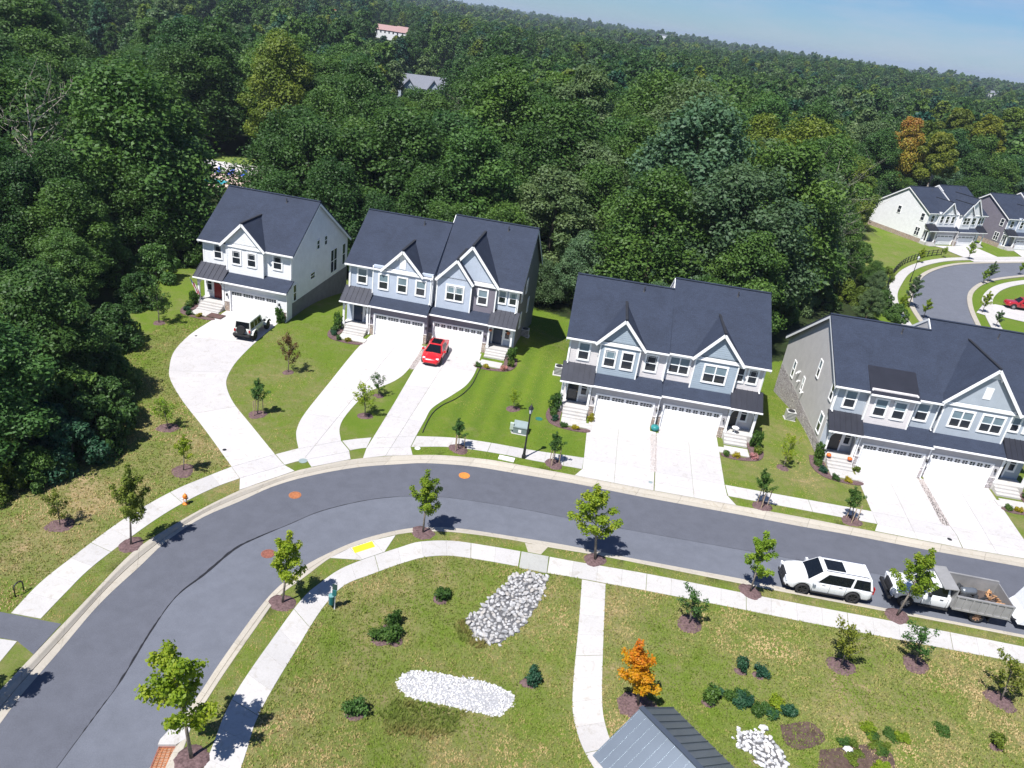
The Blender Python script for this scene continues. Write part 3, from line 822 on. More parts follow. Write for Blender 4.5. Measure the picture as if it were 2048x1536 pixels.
def porch(par, x0, x1, doorcol, side, floor=0.62, top=4.15, doorx=None, dd=1.25, wallm=None, win=True, glassdoor=False, steps=4, stone=STONE):
    """front porch: slab, steps, posts with brackets, standing-seam roof, front door with sidelight"""
    st = 0.0
    b = MB(); b.box(x0, x1, -0.1, dd + 0.1, -0.4, floor); b.build('porch_slab', STEPM, par)
    sx0 = x0 + 0.45 if side == 'L' else x0 + 0.1; sx1 = x1 - 0.1 if side == 'L' else x1 - 0.45
    hgt = floor / steps
    for i in range(1, steps):
        b = MB(); b.box(sx0, sx1, -0.1 - 0.33 * i, -0.1 - 0.33 * (i - 1) - 0.002, -0.3, floor - hgt * i); b.build('step', STEPM, par)
    # posts and brackets
    for px in (x0 + 0.14, x1 - 0.16):
        b = MB(); b.box(px - 0.09, px + 0.09, -0.05, 0.13, floor, 3.0); b.box(px - 0.13, px + 0.13, -0.09, 0.17, floor, floor + 0.22); b.box(px - 0.12, px + 0.12, -0.08, 0.16, 2.86, 2.99)
        b.build('post', WHITE, par)
        sg = 1 if px < (x0 + x1) / 2 else -1
        b = MB()
        pts = [(px + sg * (0.09 + 0.5 * (1 - math.cos(t))), 0.04, 2.25 + 0.55 * math.sin(t)) for t in [k * math.pi / 10 for k in range(6)]]
        for p, q in zip(pts, pts[1:]): b.bar(p, q, 0.07, 0.06, (0, 1, 0))
        b.build('bracket', WHITE, par)
    b = MB(); b.box(x0 + 0.02, x1 - 0.02, -0.12, 0.18, 2.99, 3.12); b.box(x0 + 0.02, x0 + 0.2, 0.181, dd, 2.99, 3.11); b.box(x1 - 0.2, x1 - 0.02, 0.181, dd, 2.99, 3.11); b.build('porch_beam', WHITE, par)
    # metal roof with raised seams
    zt = top; y0, z0 = -0.42, 3.1; y1 = dd + 0.02
    b = MB(); xa, xb = (x0 - 0.2, x1 + 0.02) if side == 'L' else (x0 - 0.02, x1 + 0.2)
    b.slab([(xa, y0, z0), (xb, y0, z0), (xb, y1, zt), (xa, y1, zt)], 0.1)
    pr = b.build('porch_roof', METALR, par)
    k = 6
    for i in range(k + 1):
        x = xa + 0.03 + (xb - xa - 0.06) * i / k
        c = MB(); c.bar((x, y0, z0 + 0.02), (x, y1, zt + 0.02), 0.03, 0.045); c.build('roof_seam', METALR, pr)
    b = MB(); b.box(xa, xb, y0 - 0.09, y0 - 0.002, z0 - 0.12, z0 - 0.01); b.build('gutter', WHITE, par)
    # door
    cx = doorx if doorx is not None else (x0 + x1) / 2
    b = MB(); b.box(cx - 0.46, cx + 0.46, dd - 0.06, dd - 0.01, floor + 0.02, floor + 2.08); b.mi = 1
    b.box(cx - 0.36, cx - 0.06, dd - 0.07, dd - 0.061, floor + 0.2, floor + 0.95); b.box(cx + 0.06, cx + 0.36, dd - 0.07, dd - 0.061, floor + 0.2, floor + 0.95)
    b.mi = 2; b.box(cx - 0.36, cx + 0.36, dd - 0.07, dd - 0.061, floor + (0.3 if glassdoor else 1.55), floor + 1.95) if not glassdoor else b.box(cx - 0.34, cx + 0.34, dd - 0.075, dd - 0.0705, floor + 0.2, floor + 1.95)
    dm = simple('front_door_' + str(doorcol), doorcol, 0.35, 0.05)
    dr = b.build('front_door', [dm, dm, GLASS], par)
    c = MB(); c.lathe([(0.035, 0), (0.035, 0.05)], 8, (cx + 0.4, dd - 0.1, floor + 0.95), 'y'); c.build('handle', simple('brass', (0.5, 0.38, 0.18), 0.3, 0, metal=1.0), dr)
    b = MB(); b.box(cx - 0.6, cx - 0.46, dd - 0.075, dd, floor, floor + 2.2); b.box(cx + 0.46, cx + 0.6, dd - 0.075, dd, floor, floor + 2.2); b.box(cx - 0.46, cx + 0.46, dd - 0.075, dd, floor + 2.08, floor + 2.2); b.build('door_casing', WHITE, par)
    if win:
        sx = cx + (0.95 if cx < (x0 + x1) / 2 else -0.95)
        if x0 + 0.3 < sx < x1 - 0.3: window(par, sx - 0.22, sx + 0.22, floor + 0.75, floor + 2.0, dd, 1, False)
def gable(par, xl, xr, pk, ze, zp, d0, wallm, trim=True, roof=ROOFM, eave=(0.85, 6.52), ov=0.28, band=None, vent=False, SLOPE=0.57):
    """front gable: wall triangle, two roof slabs running back into the main slope, rake boards"""
    de, zz = eave
    def back(z): return de + (z - zz) / SLOPE
    b = MB(); b.prism([(xl + 0.3, ze + 0.12), (xr - 0.3, ze + 0.12), (pk, zp - 0.22 - 0.12)], d0, back(zp) - 0.3, 'y'); b.build('gable_wall', wallm, par)
    f = d0 - ov
    for xe in (xl, xr):
        b = MB(); q = [(xe, f, ze), (pk, f, zp), (pk, back(zp) + 0.02, zp), (xe, back(ze) + 0.02, ze)]
        b.slab(q, 0.1); b.build('gable_roof', roof, par)
        b = MB(); b.bar((xe, f - 0.025, ze - 0.16), (pk + (0.05 if xe < pk else -0.05) * 0, f - 0.025, zp - 0.18), 0.05, 0.24, (0, 0, 1)); b.build('rake_board', WHITE, par)
    b = MB(); b.bar((pk, f, zp + 0.015), (pk, back(zp) + 0.35, zp + 0.02), 0.22, 0.05); b.build('ridge_cap', simple('dark_ridge', (0.016, 0.018, 0.024), 0.9, 0.2), par)
    if band is not None:
        b = MB(); b.box(xl + 0.32, xr - 0.32, d0 - 0.04, d0 + 0.02, band - 0.14, band + 0.1); b.build('band_board', WHITE, par)
    if vent:
        zc = ze + (zp - ze) * 0.36
        b = MB(); b.box(pk - 0.3, pk + 0.3, d0 - 0.035, d0 + 0.01, zc - 0.5, zc + 0.5)
        v = b.build('gable_vent', WHITE, par)
        b = MB()
        for sg in (-1, 1): b.bar((pk + sg * 0.62, d0 - 0.02, zp - 1.15), (pk + sg * 0.42, d0 - 0.22, zp - 0.82), 0.09, 0.12)
        b.add([(pk - 0.62, d0 - 0.035, zp - 0.98), (pk + 0.62, d0 - 0.035, zp - 0.98), (pk, d0 - 0.035, zp - 0.32)], [(0, 1, 2)])
        b.build('gable_bracket', WHITE, par)
def unit(par, x0, x1, sy, porch_side, gx, px, bays, wins, ridge, back, wallF, wallG, wallS, doorcol, doorx=None, lites=(4, 4), ends=(True, True), stone=STONE, found=S_FOUND, floor=0.62, glassdoor=False, base=-2.8, fz=0.9, sidewins=()):
    """one dwelling: x0..x1 along the street, everything set back by sy; ridge=(d,z), back=(d,z)"""
    r = par
    before = set(par.children)
    du = 1.25
    rd, rz = ridge; bd, bz = back
    ze = 6.52
    # body: foundation, side/back walls, front upper wall
    b = MB(); b.prism([(du, fz), (du, ze + 0.1), (rd, rz - 0.22), (bd, bz - 0.1), (bd, fz)], x0, x1, 'x')
    w = b.build('wall', wallS, r)
    b = MB(); b.box(x0 - 0.012, x1 + 0.012, du + 0.02, bd + 0.012, base, fz - 0.001); b.build('foundation', found, r)
    b = MB(); b.box(x0 + 0.002, x1 - 0.002, du - 0.025, du - 0.003, 3.2, ze); b.build('front_wall', wallF, r)
    g0, g1 = gx
    # porch side wall
    p0, p1 = px
    b = MB(); b.box(p0 + 0.01, p1 - 0.01, du - 0.03, du - 0.004, floor, 3.2); b.build('porch_wall', wallF, r)
    # garage block with piers and header around the recessed door
    ga, gb = (p1 + 0.001, x1) if porch_side == 'L' else (x0, p0 - 0.001)
    b = MB(); b.box(ga, gb, 0.22, du + 0.015, -0.4, 3.15); b.build('garage_block', wallG, r)
    for a, c in ((ga, g0 - 0.12), (g1 + 0.12, gb)):
        b = MB(); b.box(a, c, 0, 0.219, -0.35, 3.15); b.build('pier', wallG, r)
        b = MB(); b.box(a - 0.015, c + 0.01, -0.07, 0.05, -0.35, 1.0); b.build('stone_veneer', stone, r)
        b = MB(); b.box(a - 0.03, c + 0.02, -0.1, 0.06, 1.001, 1.07); b.build('stone_cap', simple('cap_stone', (0.5, 0.47, 0.45), 0.8), r)
    b = MB(); b.box(g0 - 0.119, g1 + 0.119, 0, 0.219, 2.27, 3.15); b.build('header_wall', wallG, r)
    garage_door(r, g0, g1, 0.14, 2.15, *lites)
    lantern(r, g0 - 0.32, -0.01, 1.75); lantern(r, g1 + 0.32, -0.01, 1.75)
    # skirt roof over the garage
    e0 = 0.22 if (porch_side == 'R' and ends[0]) else 0.0
    b = MB(); xa = ga - (0.02 if porch_side == 'L' else e0); xb = gb + (0.02 if porch_side == 'R' else (0.22 if ends[1] else 0))
    b.slab([(xa, -0.36, 3.12), (xb, -0.36, 3.12), (xb, du, 3.93), (xa, du, 3.93)], 0.12); b.build('skirt_roof', ROOFM, r)
    b = MB(); b.box(xa, xb, -0.46, -0.345, 2.98, 3.1); b.build('gutter', WHITE, r)
    b = MB(); b.box(xa, xb, -0.34, 0.0, 2.93, 2.975); b.build('soffit', WHITE, r)
    porch(r, p0, p1, doorcol, porch_side, floor, 4.2, doorx, du - 0.03, None, True, glassdoor, 4)
    # main roof
    xa, xb = x0 - (0.32 if ends[0] else 0.0), x1 + (0.32 if ends[1] else 0.0)
    b = MB(); b.slab([(xa, 0.85, ze), (xb, 0.85, ze), (xb, rd, rz), (xa, rd, rz)], 0.14); rf = b.build('roof', ROOFM, r)
    b = MB(); b.slab([(xa, rd, rz), (xb, rd, rz), (xb, bd + 0.35, bz - 0.2), (xa, bd + 0.35, bz - 0.2)], 0.14); b.build('rear_slope', ROOFM, rf)
    b = MB(); b.bar((xa, rd, rz + 0.015), (xb, rd, rz + 0.015), 0.28, 0.05); b.build('ridge_cap', ROOFM, rf)
    for fx, fd in ((0.3, 0.72), (0.68, 0.55)):
        xx = x0 + (x1 - x0) * fx; dd2 = rd + (bd - rd) * 0.16 if fx < 0.5 else rd - (rd - 0.85) * 0.12
        zz2 = rz - abs(dd2 - rd) * ((rz - bz) / (bd - rd) if dd2 > rd else (rz - ze) / (rd - 0.85))
        b = MB(); b.lathe([(0.13, -0.1), (0.06, 0.08), (0.055, 0.45)], 8, (xx, dd2, zz2)); b.build('vent_stack', DARKV, r)
    for s_, xe in ((0, xa + 0.03), (1, xb - 0.03)):
        if ends[s_]:
            b = MB(); b.bar((xe, 0.86, ze - 0.285), (xe, rd, rz - 0.29), 0.05, 0.22, (0, 0, 1)); b.bar((xe, rd, rz - 0.29), (xe, bd + 0.33, bz - 0.49), 0.049, 0.22, (0, 0, 1)); b.build('rake_board', WHITE, r)
        else:
            if s_ == 0:
                b = MB(); b.bar((x0 - 0.028, rd - 1.6, rz - 0.14 - 1.6 * (rz - ze) / (rd - 0.85)), (x0 - 0.028, rd, rz - 0.13), 0.05, 0.2, (0, 0, 1)); b.bar((x0 - 0.028, rd, rz - 0.13), (x0 - 0.028, bd, bz - 0.13), 0.049, 0.2, (0, 0, 1)); b.build('rake_board', WHITE, r)
    # eaves outside the gables
    b = MB(); b.box(xa, xb, 0.74, 0.845, ze - 0.15, ze - 0.02); b.build('gutter', WHITE, r)
    b = MB(); b.box(xa, xb, 0.85, du - 0.03, ze - 0.2, ze - 0.155); b.build('soffit', WHITE, r)
    for by in bays:
        xa_, xb_, d, wm = by['x0'], by['x1'], by.get('d', 0.9), by['mat']
        zb = 3.12 + (d + 0.36) * 0.503 - 0.02
        b = MB(); b.prism([(d, zb), (d, ze + 0.25), (du + 0.02, ze + 0.25), (du + 0.02, zb)], xa_, xb_, 'x'); b.build('bay_wall', wm, r)
        for xc in (xa_, xb_):
            b = MB(); b.box(xc - 0.055, xc + 0.055, d - 0.03, d + 0.1, zb + 0.01, ze + 0.2); b.build('corner_board', WHITE, r)
        if 'peak' in by:
            gable(r, by['gl'], by['gr'], by['px'], ze + 0.02, by['peak'], d, by.get('gmat', wm), eave=(0.85, ze), band=by.get('band'), vent=by.get('vent', False), SLOPE=(rz - ze) / (rd - 0.85))
        else:
            b = MB(); b.slab([(xa_ - 0.15, d - 0.35, ze - 0.05), (xb_ + 0.15, d - 0.35, ze - 0.05), (xb_ + 0.15, 3.6, 8.06), (xa_ - 0.15, 3.6, 8.06)], 0.1); b.build('shed_roof', METALR, r)
            b = MB(); b.box(xa_ - 0.15, xb_ + 0.15, d - 0.44, d - 0.352, ze - 0.19, ze - 0.05); b.build('gutter', WHITE, r)
    for xc, sg in ((x0, 1), (x1, -1)):
        b = MB(); b.box(xc - (0.012 if sg > 0 else 0.12), xc + (0.12 if sg > 0 else 0.012), du - 0.045, du + 0.1, 3.25, ze - 0.2); b.build('corner_board', WHITE, r)
    for wv in wins:
        window(r, *wv[:5], **(wv[5] if len(wv) > 5 else {}))
    for sw in sidewins:          # (x wall, sign, d0, d1, z0, z1, kw)
        window(r, sw[2], sw[3], sw[4], sw[5], 0, side=(sw[0], sw[1]), **(sw[6] if len(sw) > 6 else {}))
    for ch in par.children:
        if ch not in before: ch.location.y += sy
    return r
def house_root(name, px, yaw, label, cat='house', group=None):
    p = G(*px)
    return empty(name, (p.x, p.y, 0.0), R(yaw), label, cat, group)
def W(x0, x1, z0=4.75, z1=6.05, d=1.22, **kw): return (x0, x1, z0, z1, d, kw)
Z0, Z1 = 4.6, 5.95
RED = (0.22, 0.014, 0.018); NAVY = (0.02, 0.035, 0.075); CHAR = (0.03, 0.032, 0.035)
# white detached house with the red door
h1 = house_root('white_house', (320 + 606 / 4.2675, 340 + 1206 / 4.2675), -7.9, 'white detached house with dark roof, red front door and flag on its porch')
unit(h1, -3.45, 5.85, 0, 'L', (0.0, 4.85), (-3.5, -0.6),
     [dict(x0=-0.75, x1=3.05, d=0.85, mat=S_WHITE, gl=-1.3, gr=3.35, px=1.03, peak=8.95)],
     [(-2.2, -1.5, Z0 + 0.25, Z1 + 0.15, 1.22, dict(muntin=True, blind=False)), (-0.1, 0.68, Z0 + 0.15, Z1 + 0.05, 0.85, dict(muntin=True, blind=False)), (1.5, 2.28, Z0 + 0.15, Z1 + 0.05, 0.85, dict(muntin=True, blind=False)), (4.0, 4.78, Z0 + 0.25, Z1 + 0.15, 1.22, dict(muntin=True, blind=False))],
     (7.0, 10.6), (15.2, 5.1), S_WHITE, S_WHITE, S_WHITE, RED, doorx=-1.95, lites=(4, 4), fz=1.55,
     sidewins=[(5.86, 1, 6.9, 7.5, 5.62, 6.5, dict(blind=False)), (5.86, 1, 8.8, 9.4, 5.62, 6.5, dict(blind=False)), (5.86, 1, 10.5, 12.1, 2.0, 4.5, dict(n=2, blind=False)), (5.86, 1, 13.7, 14.5, 2.1, 4.4, dict(blind=False)), (5.86, 1, 5.4, 6.4, 2.8, 3.4, dict(blind=False)), (5.86, 1, 1.5, 2.1, 1.7, 3.3, dict(blind=False))])
downspout(h1, 5.78, 1.22, 4.1, 6.2); downspout(h1, 5.9, 0.05, 0.1, 2.85); downspout(h1, -0.85, 1.2, 4.1, 6.2)
# pale blue twin with dark garage fronts
h2 = house_root('twin_house', (660 + 375 / 4.266, 400 + 1150 / 4.266), -6.6, 'pale blue twin house with dark garage fronts and stepped gables')
unit(h2, -3.2, 5.25, 0, 'L', (0.0, 4.85), (-3.3, -0.6),
     [dict(x0=-0.68, x1=5.2, d=0.9, mat=S_BLUE, gl=0.1, gr=4.35, px=2.2, peak=8.8, band=6.62, vent=True)],
     [(-2.25, -1.45, Z0 + 0.1, Z1 + 0.1, 1.22, {}), (0.0, 0.8, Z0, Z1, 0.9, {}), (1.87, 2.67, Z0, Z1, 0.9, {}), (3.7, 4.5, Z0, Z1, 0.9, {})],
     (7.2, 10.4), (16, 5.2), S_BLUE, S_MAUVE, S_BLUE, NAVY, doorx=-2.1, lites=(4, 4), ends=(True, False), base=-3.2)
unit(h2, 5.26, 13.5, 0.7, 'R', (5.75, 10.55), (11.05, 13.6),
     [dict(x0=5.6, x1=8.95, d=0.55, mat=S_BLUE, gl=5.45, gr=9.15, px=7.4, peak=8.75),
      dict(x0=8.9, x1=11.3, d=0.9, mat=S_MAUVE, gl=5.75, gr=11.6, px=8.67, peak=10.2, gmat=S_BLUE, vent=False, band=6.62)],
     [(6.6, 8.15, Z0, Z1, 0.55, dict(n=2, muntin=True)), (9.65, 10.45, Z0, Z1, 0.9, {}), (11.6, 12.2, Z0 + 0.35, Z1 + 0.15, 1.22, {}), (12.65, 13.25, Z0 + 0.35, Z1 + 0.15, 1.22, dict(muntin=True))],
     (7.6, 11.05), (16, 5.3), S_BLUE, S_MAUVE, S_DARK, NAVY, doorx=11.9, lites=(8, 2), ends=(False, True), base=-3.2,
     sidewins=[(13.51, 1, 3.0, 3.7, 4.7, 6.0), (13.51, 1, 6.0, 6.7, 4.7, 6.0), (13.51, 1, 9.0, 9.7, 1.6, 3.0), (13.51, 1, 4.0, 4.7, 1.6, 3.0)])
for x, d, z0, z1, sy in ((-3.05, 1.22, 4.2, 6.2, 0), (-0.62, 1.2, 4.1, 6.2, 0), (5.1, 0.88, 3.9, 6.2, 0), (-0.5, 0.0, 0.1, 2.8, 0), (13.35, 1.92, 4.2, 6.2, 0.7)): downspout(h2, x, d, z0, z1)
# cream and slate twin
h3 = house_root('twin_house', (1080 + 408 / 3.84, 520 + 1205 / 3.84), -4.3, 'cream twin house with two slate blue shingled gable bays')
unit(h3, -3.05, 5.2, 0, 'L', (0.0, 4.75), (-3.1, -0.5),
     [dict(x0=-0.45, x1=2.85, d=0.85, mat=S_SLATE, gl=-0.9, gr=3.3, px=1.2, peak=8.95, band=6.55)],
     [(-2.15, -1.35, Z0 + 0.05, Z1 + 0.1, 1.22, {}), (0.05, 0.88, Z0 - 0.05, Z1, 0.85, dict(muntin=True)), (1.5, 2.35, Z0 - 0.05, Z1, 0.85, dict(blind=False)), (3.5, 4.35, Z0, Z1, 1.22, dict(blind=False, muntin=True))],
     (7.1, 10.15), (16, 5.0), S_CREAM, S_GREY, S_CREAM, CHAR, doorx=-2.1, ends=(True, False), glassdoor=True, lites=(4, 4), base=-3.2)
unit(h3, 5.21, 13.3, 0.3, 'R', (5.7, 10.4), (10.95, 13.4),
     [dict(x0=7.45, x1=11.0, d=0.85, mat=S_SLATE, gl=7.1, gr=11.4, px=9.22, peak=9.05, band=6.55)],
     [(5.5, 7.05, Z0 + 0.1, Z1 + 0.1, 1.22, dict(n=2)), (8.35, 10.1, Z0 - 0.05, Z1, 0.85, dict(n=2)), (11.05, 11.6, Z0 + 0.3, Z1 + 0.1, 1.22, dict(blind=False)), (12.05, 12.7, Z0 + 0.3, Z1 + 0.1, 1.22, dict(blind=False, muntin=True))],
     (8.0, 10.8), (16, 5.2), S_CREAM, S_GREY, S_CREAM, CHAR, doorx=11.6, ends=(False, True), lites=(8, 2), base=-3.2)
for x, d, z0, z1 in ((-2.95, 1.22, 4.2, 6.2), (5.15, 1.2, 4.0, 6.2), (13.2, 1.52, 4.2, 6.2), (5.18, -0.02, 0.1, 2.8), (13.3, 0.3, 0.1, 2.9)): downspout(h3, x, d, z0, z1)
# taupe twin on a stone base
S_STEEL = siding('steel_blue_siding', (0.36, 0.40, 0.445), 0.4, True)
h4 = house_root('twin_house', (1540 + 597 / 3.49, 600 + 1165 / 3.49), -4.5, 'taupe twin house on grey stone base with steel blue gable front')
unit(h4, -3.05, 5.1, 0, 'L', (0.0, 4.8), (-3.0, -0.45),
     [dict(x0=-0.5, x1=3.05, d=0.85, mat=S_CREAM)],
     [(-2.2, -1.4, Z0 + 0.1, Z1 + 0.15, 1.22, {}), (0.1, 0.95, Z0 - 0.05, Z1, 0.85, {}), (1.6, 2.45, Z0 - 0.05, Z1, 0.85, {}), (3.5, 4.35, Z0 + 0.05, Z1 + 0.1, 1.22, {})],
     (7.5, 10.3), (18.2, 4.2), S_STEEL, S_GREY, S_TAUPE, CHAR, doorx=-1.9, ends=(True, False), found=STONE2, fz=1.05, stone=STONE2, base=-3.4,
     sidewins=[(-3.06, -1, 2.0, 2.8, 1.5, 3.1), (-3.06, -1, 1.7, 2.35, 4.75, 6.1, dict(blind=False)), (-3.06, -1, 6.4, 7.0, 4.7, 6.2), (-3.06, -1, 13.4, 14.1, 1.5, 3.05), (-3.06, -1, 9.6, 10.0, 1.9, 3.1)])
unit(h4, 5.11, 13.3, 0.4, 'R', (5.65, 10.4), (10.95, 13.4),
     [dict(x0=5.42, x1=10.7, d=0.85, mat=S_STEEL, gl=4.95, gr=11.2, px=8.2, peak=10.1, band=6.55, vent=True)],
     [(6.25, 7.8, Z0, Z1, 0.85, dict(n=2)), (8.6, 10.2, Z0, Z1, 0.85, dict(n=2)), (11.1, 11.65, Z0 + 0.3, Z1 + 0.1, 1.22), (12.2, 12.8, Z0 + 0.3, Z1 + 0.1, 1.22)],
     (8.3, 10.95), (18, 5.0), S_STEEL, S_GREY, S_TAUPE, CHAR, doorx=11.6, ends=(False, True), found=STONE2, fz=1.05, stone=STONE2, lites=(8, 2), base=-3.4)
for x, d, z0, z1 in ((-2.95, 1.22, 4.2, 6.2), (5.0, 1.2, 4.0, 6.2), (5.15, -0.02, 0.1, 2.8), (-0.42, 0.0, 0.1, 2.8), (3.15, 1.2, 4.0, 6.2)): downspout(h4, x, d, z0, z1)
# white utility pipes and meter on the stone-based side wall
b = MB()
for d_, z_ in ((11.5, 3.0), (11.9, 2.7), (10.9, 2.3), (9.0, 2.0)): b.tube([(-3.06, d_, z_), (-3.25, d_, z_), (-3.3, d_, z_ - 0.12)], 0.07, 8)
b.build('wall_vent', WHITE, h4)
# the two far twins across the wood
far = []
for pxp, yaw, zz, lab, mw_, mg_, ms_, mf_ in (((1740 + 578 / 4.516, 340 + 678 / 4.516), 25, -3.0, 'far white twin house on tan stone base beside the curved street', S_WHITE, S_GREY, S_WHITE, STONE), ((1740 + 1290 / 4.516, 340 + 722 / 4.516), 19, -3.0, 'far grey twin house on tan stone base next to white twin', S_BLUE, S_GREY, S_MAUVE, STONE)):
    P = GZ(pxp[0], pxp[1], zz)
    h = empty('twin_house', (P[0], P[1], zz), R(yaw), lab, 'house')
    unit(h, -3.05, 5.2, 0, 'L', (0, 4.75), (-3.1, -0.5), [dict(x0=-0.45, x1=5.2, d=0.85, mat=mw_, gl=0.0, gr=4.2, px=2.2, peak=9.0)],
         [(-2.15, -1.35, Z0, Z1, 1.22, dict(blind=False)), (0.2, 1.0, Z0, Z1, 0.85, dict(blind=False)), (1.85, 2.65, Z0, Z1, 0.85, dict(blind=False)), (3.5, 4.3, Z0, Z1, 0.85, dict(blind=False))],
         (8.0, 10.5), (16, 5.4), mw_, mg_, ms_, CHAR, ends=(True, False), found=mf_, fz=0.95,
         sidewins=[(-3.06, -1, 2.2, 3.0, 4.6, 6.0, dict(blind=False)), (-3.06, -1, 8.5, 9.3, 4.6, 6.0, dict(blind=False)), (-3.06, -1, 2.2, 3.3, 1.4, 3.0, dict(blind=False, n=2))])
    unit(h, 5.21, 13.3, -0.5, 'R', (5.7, 10.4), (10.95, 13.4), [dict(x0=5.6, x1=8.6, d=0.55, mat=mw_, gl=5.3, gr=8.9, px=7.1, peak=8.9), dict(x0=8.55, x1=11, d=0.85, mat=mw_, gl=6.0, gr=11.4, px=8.8, peak=10.1)],
         [(6.2, 8.0, Z0, Z1, 0.55, dict(n=2, blind=False)), (9.2, 10.2, Z0, Z1, 0.85, dict(blind=False)), (11.5, 12.2, Z0, Z1, 1.22, dict(blind=False)), (12.5, 13.0, Z0, Z1, 1.22, dict(blind=False))],
         (8.6, 11.1), (16, 5.6), mw_, mg_, ms_, CHAR, ends=(False, True), found=mf_, fz=0.95)
    far.append(h)
# ---------------------------------------------------------------- trees
BARK = bark('tree_bark', (0.10, 0.08, 0.062)); BARKP = bark('pale_bark', (0.32, 0.29, 0.25)); BARKG = bark('young_bark', (0.22, 0.19, 0.16))
F_DARK = foliage('leaves_dark', [(0.026, 0.065, 0.017), (0.043, 0.099, 0.023), (0.067, 0.133, 0.032)])
F_MID = foliage('leaves_mid', [(0.039, 0.087, 0.020), (0.063, 0.129, 0.025), (0.101, 0.179, 0.036)])
F_BLUE = foliage('leaves_blue_green', [(0.016, 0.060, 0.034), (0.026, 0.086, 0.047), (0.044, 0.114, 0.060)])
F_YG = foliage('leaves_yellow_green', [(0.069, 0.110, 0.015), (0.106, 0.156, 0.020), (0.156, 0.194, 0.027)])
F_GREY = foliage('leaves_grey_green', [(0.058, 0.107, 0.047), (0.085, 0.140, 0.060), (0.120, 0.176, 0.078)])
F_AUT = foliage('leaves_autumn', [(0.17, 0.20, 0.025), (0.26, 0.23, 0.03), (0.28, 0.12, 0.035)])
F_SUNNY = foliage('leaves_sunny', [(0.10, 0.135, 0.02), (0.16, 0.19, 0.026), (0.23, 0.24, 0.034)], 0.4)
F_BROWN = foliage('leaves_rust', [(0.075, 0.045, 0.018), (0.11, 0.055, 0.02), (0.15, 0.075, 0.025)])
F_YOUNG = foliage('leaves_young_maple', [(0.14, 0.23, 0.016), (0.24, 0.325, 0.026), (0.36, 0.39, 0.04)], 0.5)
F_YOUNGD = foliage('leaves_young_dark', [(0.042, 0.10, 0.022), (0.066, 0.14, 0.028), (0.115, 0.19, 0.04)], 0.45)
F_ORANGE = foliage('leaves_orange_maple', [(0.44, 0.33, 0.016), (0.55, 0.28, 0.012), (0.52, 0.14, 0.016)], 0.5)
def leaf_cloud(name, clumps, n, size, rng, mat, up=0.25, shell=(0.7, 1.05), rand=0.7, aspect=0.62, zgrad=None, sunny=0.5):
    """many single leaves (or leaf sprays) spread over clumps of a crown"""
    C = np.array([c for c, r in clumps], float); Rr = np.array([np.broadcast_to(r, 3) for c, r in clumps], float)
    w = (Rr[:, 0] * Rr[:, 1] + Rr[:, 0] * Rr[:, 2]); w = w / w.sum()
    k = rng.choice(len(C), n, p=w)
    d = rng.normal(size=(n, 3)); d[:, 2] += up; d /= np.linalg.norm(d, axis=1)[:, None]
    rad = rng.uniform(shell[0], shell[1], n)[:, None]
    P = C[k] + d * Rr[k] * rad
    nr = d + rng.normal(size=(n, 3)) * rand; nr[:, 2] += sunny; nr /= np.linalg.norm(nr, axis=1)[:, None]
    t = np.cross(nr, rng.normal(size=(n, 3))); t /= np.linalg.norm(t, axis=1)[:, None]
    b = np.cross(nr, t)
    s = size * rng.uniform(0.6, 1.35, n)[:, None]
    V = np.stack([P - t * s, P - b * s * aspect + nr * s * 0.18, P + t * s, P + b * s * aspect + nr * s * 0.18], 1).reshape(-1, 3)
    me = bpy.data.meshes.new(name)
    me.vertices.add(4 * n); me.vertices.foreach_set('co', V.reshape(-1).astype(np.float32))
    me.loops.add(4 * n); me.loops.foreach_set('vertex_index', np.arange(4 * n, dtype=np.int32))
    me.polygons.add(n); me.polygons.foreach_set('loop_start', np.arange(0, 4 * n, 4, dtype=np.int32)); me.polygons.foreach_set('loop_total', np.full(n, 4, np.int32))
    var = np.clip(rng.uniform(0, 1, len(C))[k] * 0.5 + rng.uniform(0, 1, n) * 0.5, 0, 1)
    if zgrad is not None:
        z = (P[:, 2] - P[:, 2].min()) / max(np.ptp(P[:, 2]), 1e-6)
        var = np.clip(zgrad * z + (1 - zgrad) * var + rng.normal(0, 0.12, n), 0, 1)
    a = me.attributes.new('var', 'FLOAT', 'FACE'); a.data.foreach_set('value', var.astype(np.float32))
    me.materials.append(mat); me.update(); me.validate()
    return me
def limb_mesh(name, mb, mat): return mb.mesh(name, mat, True)
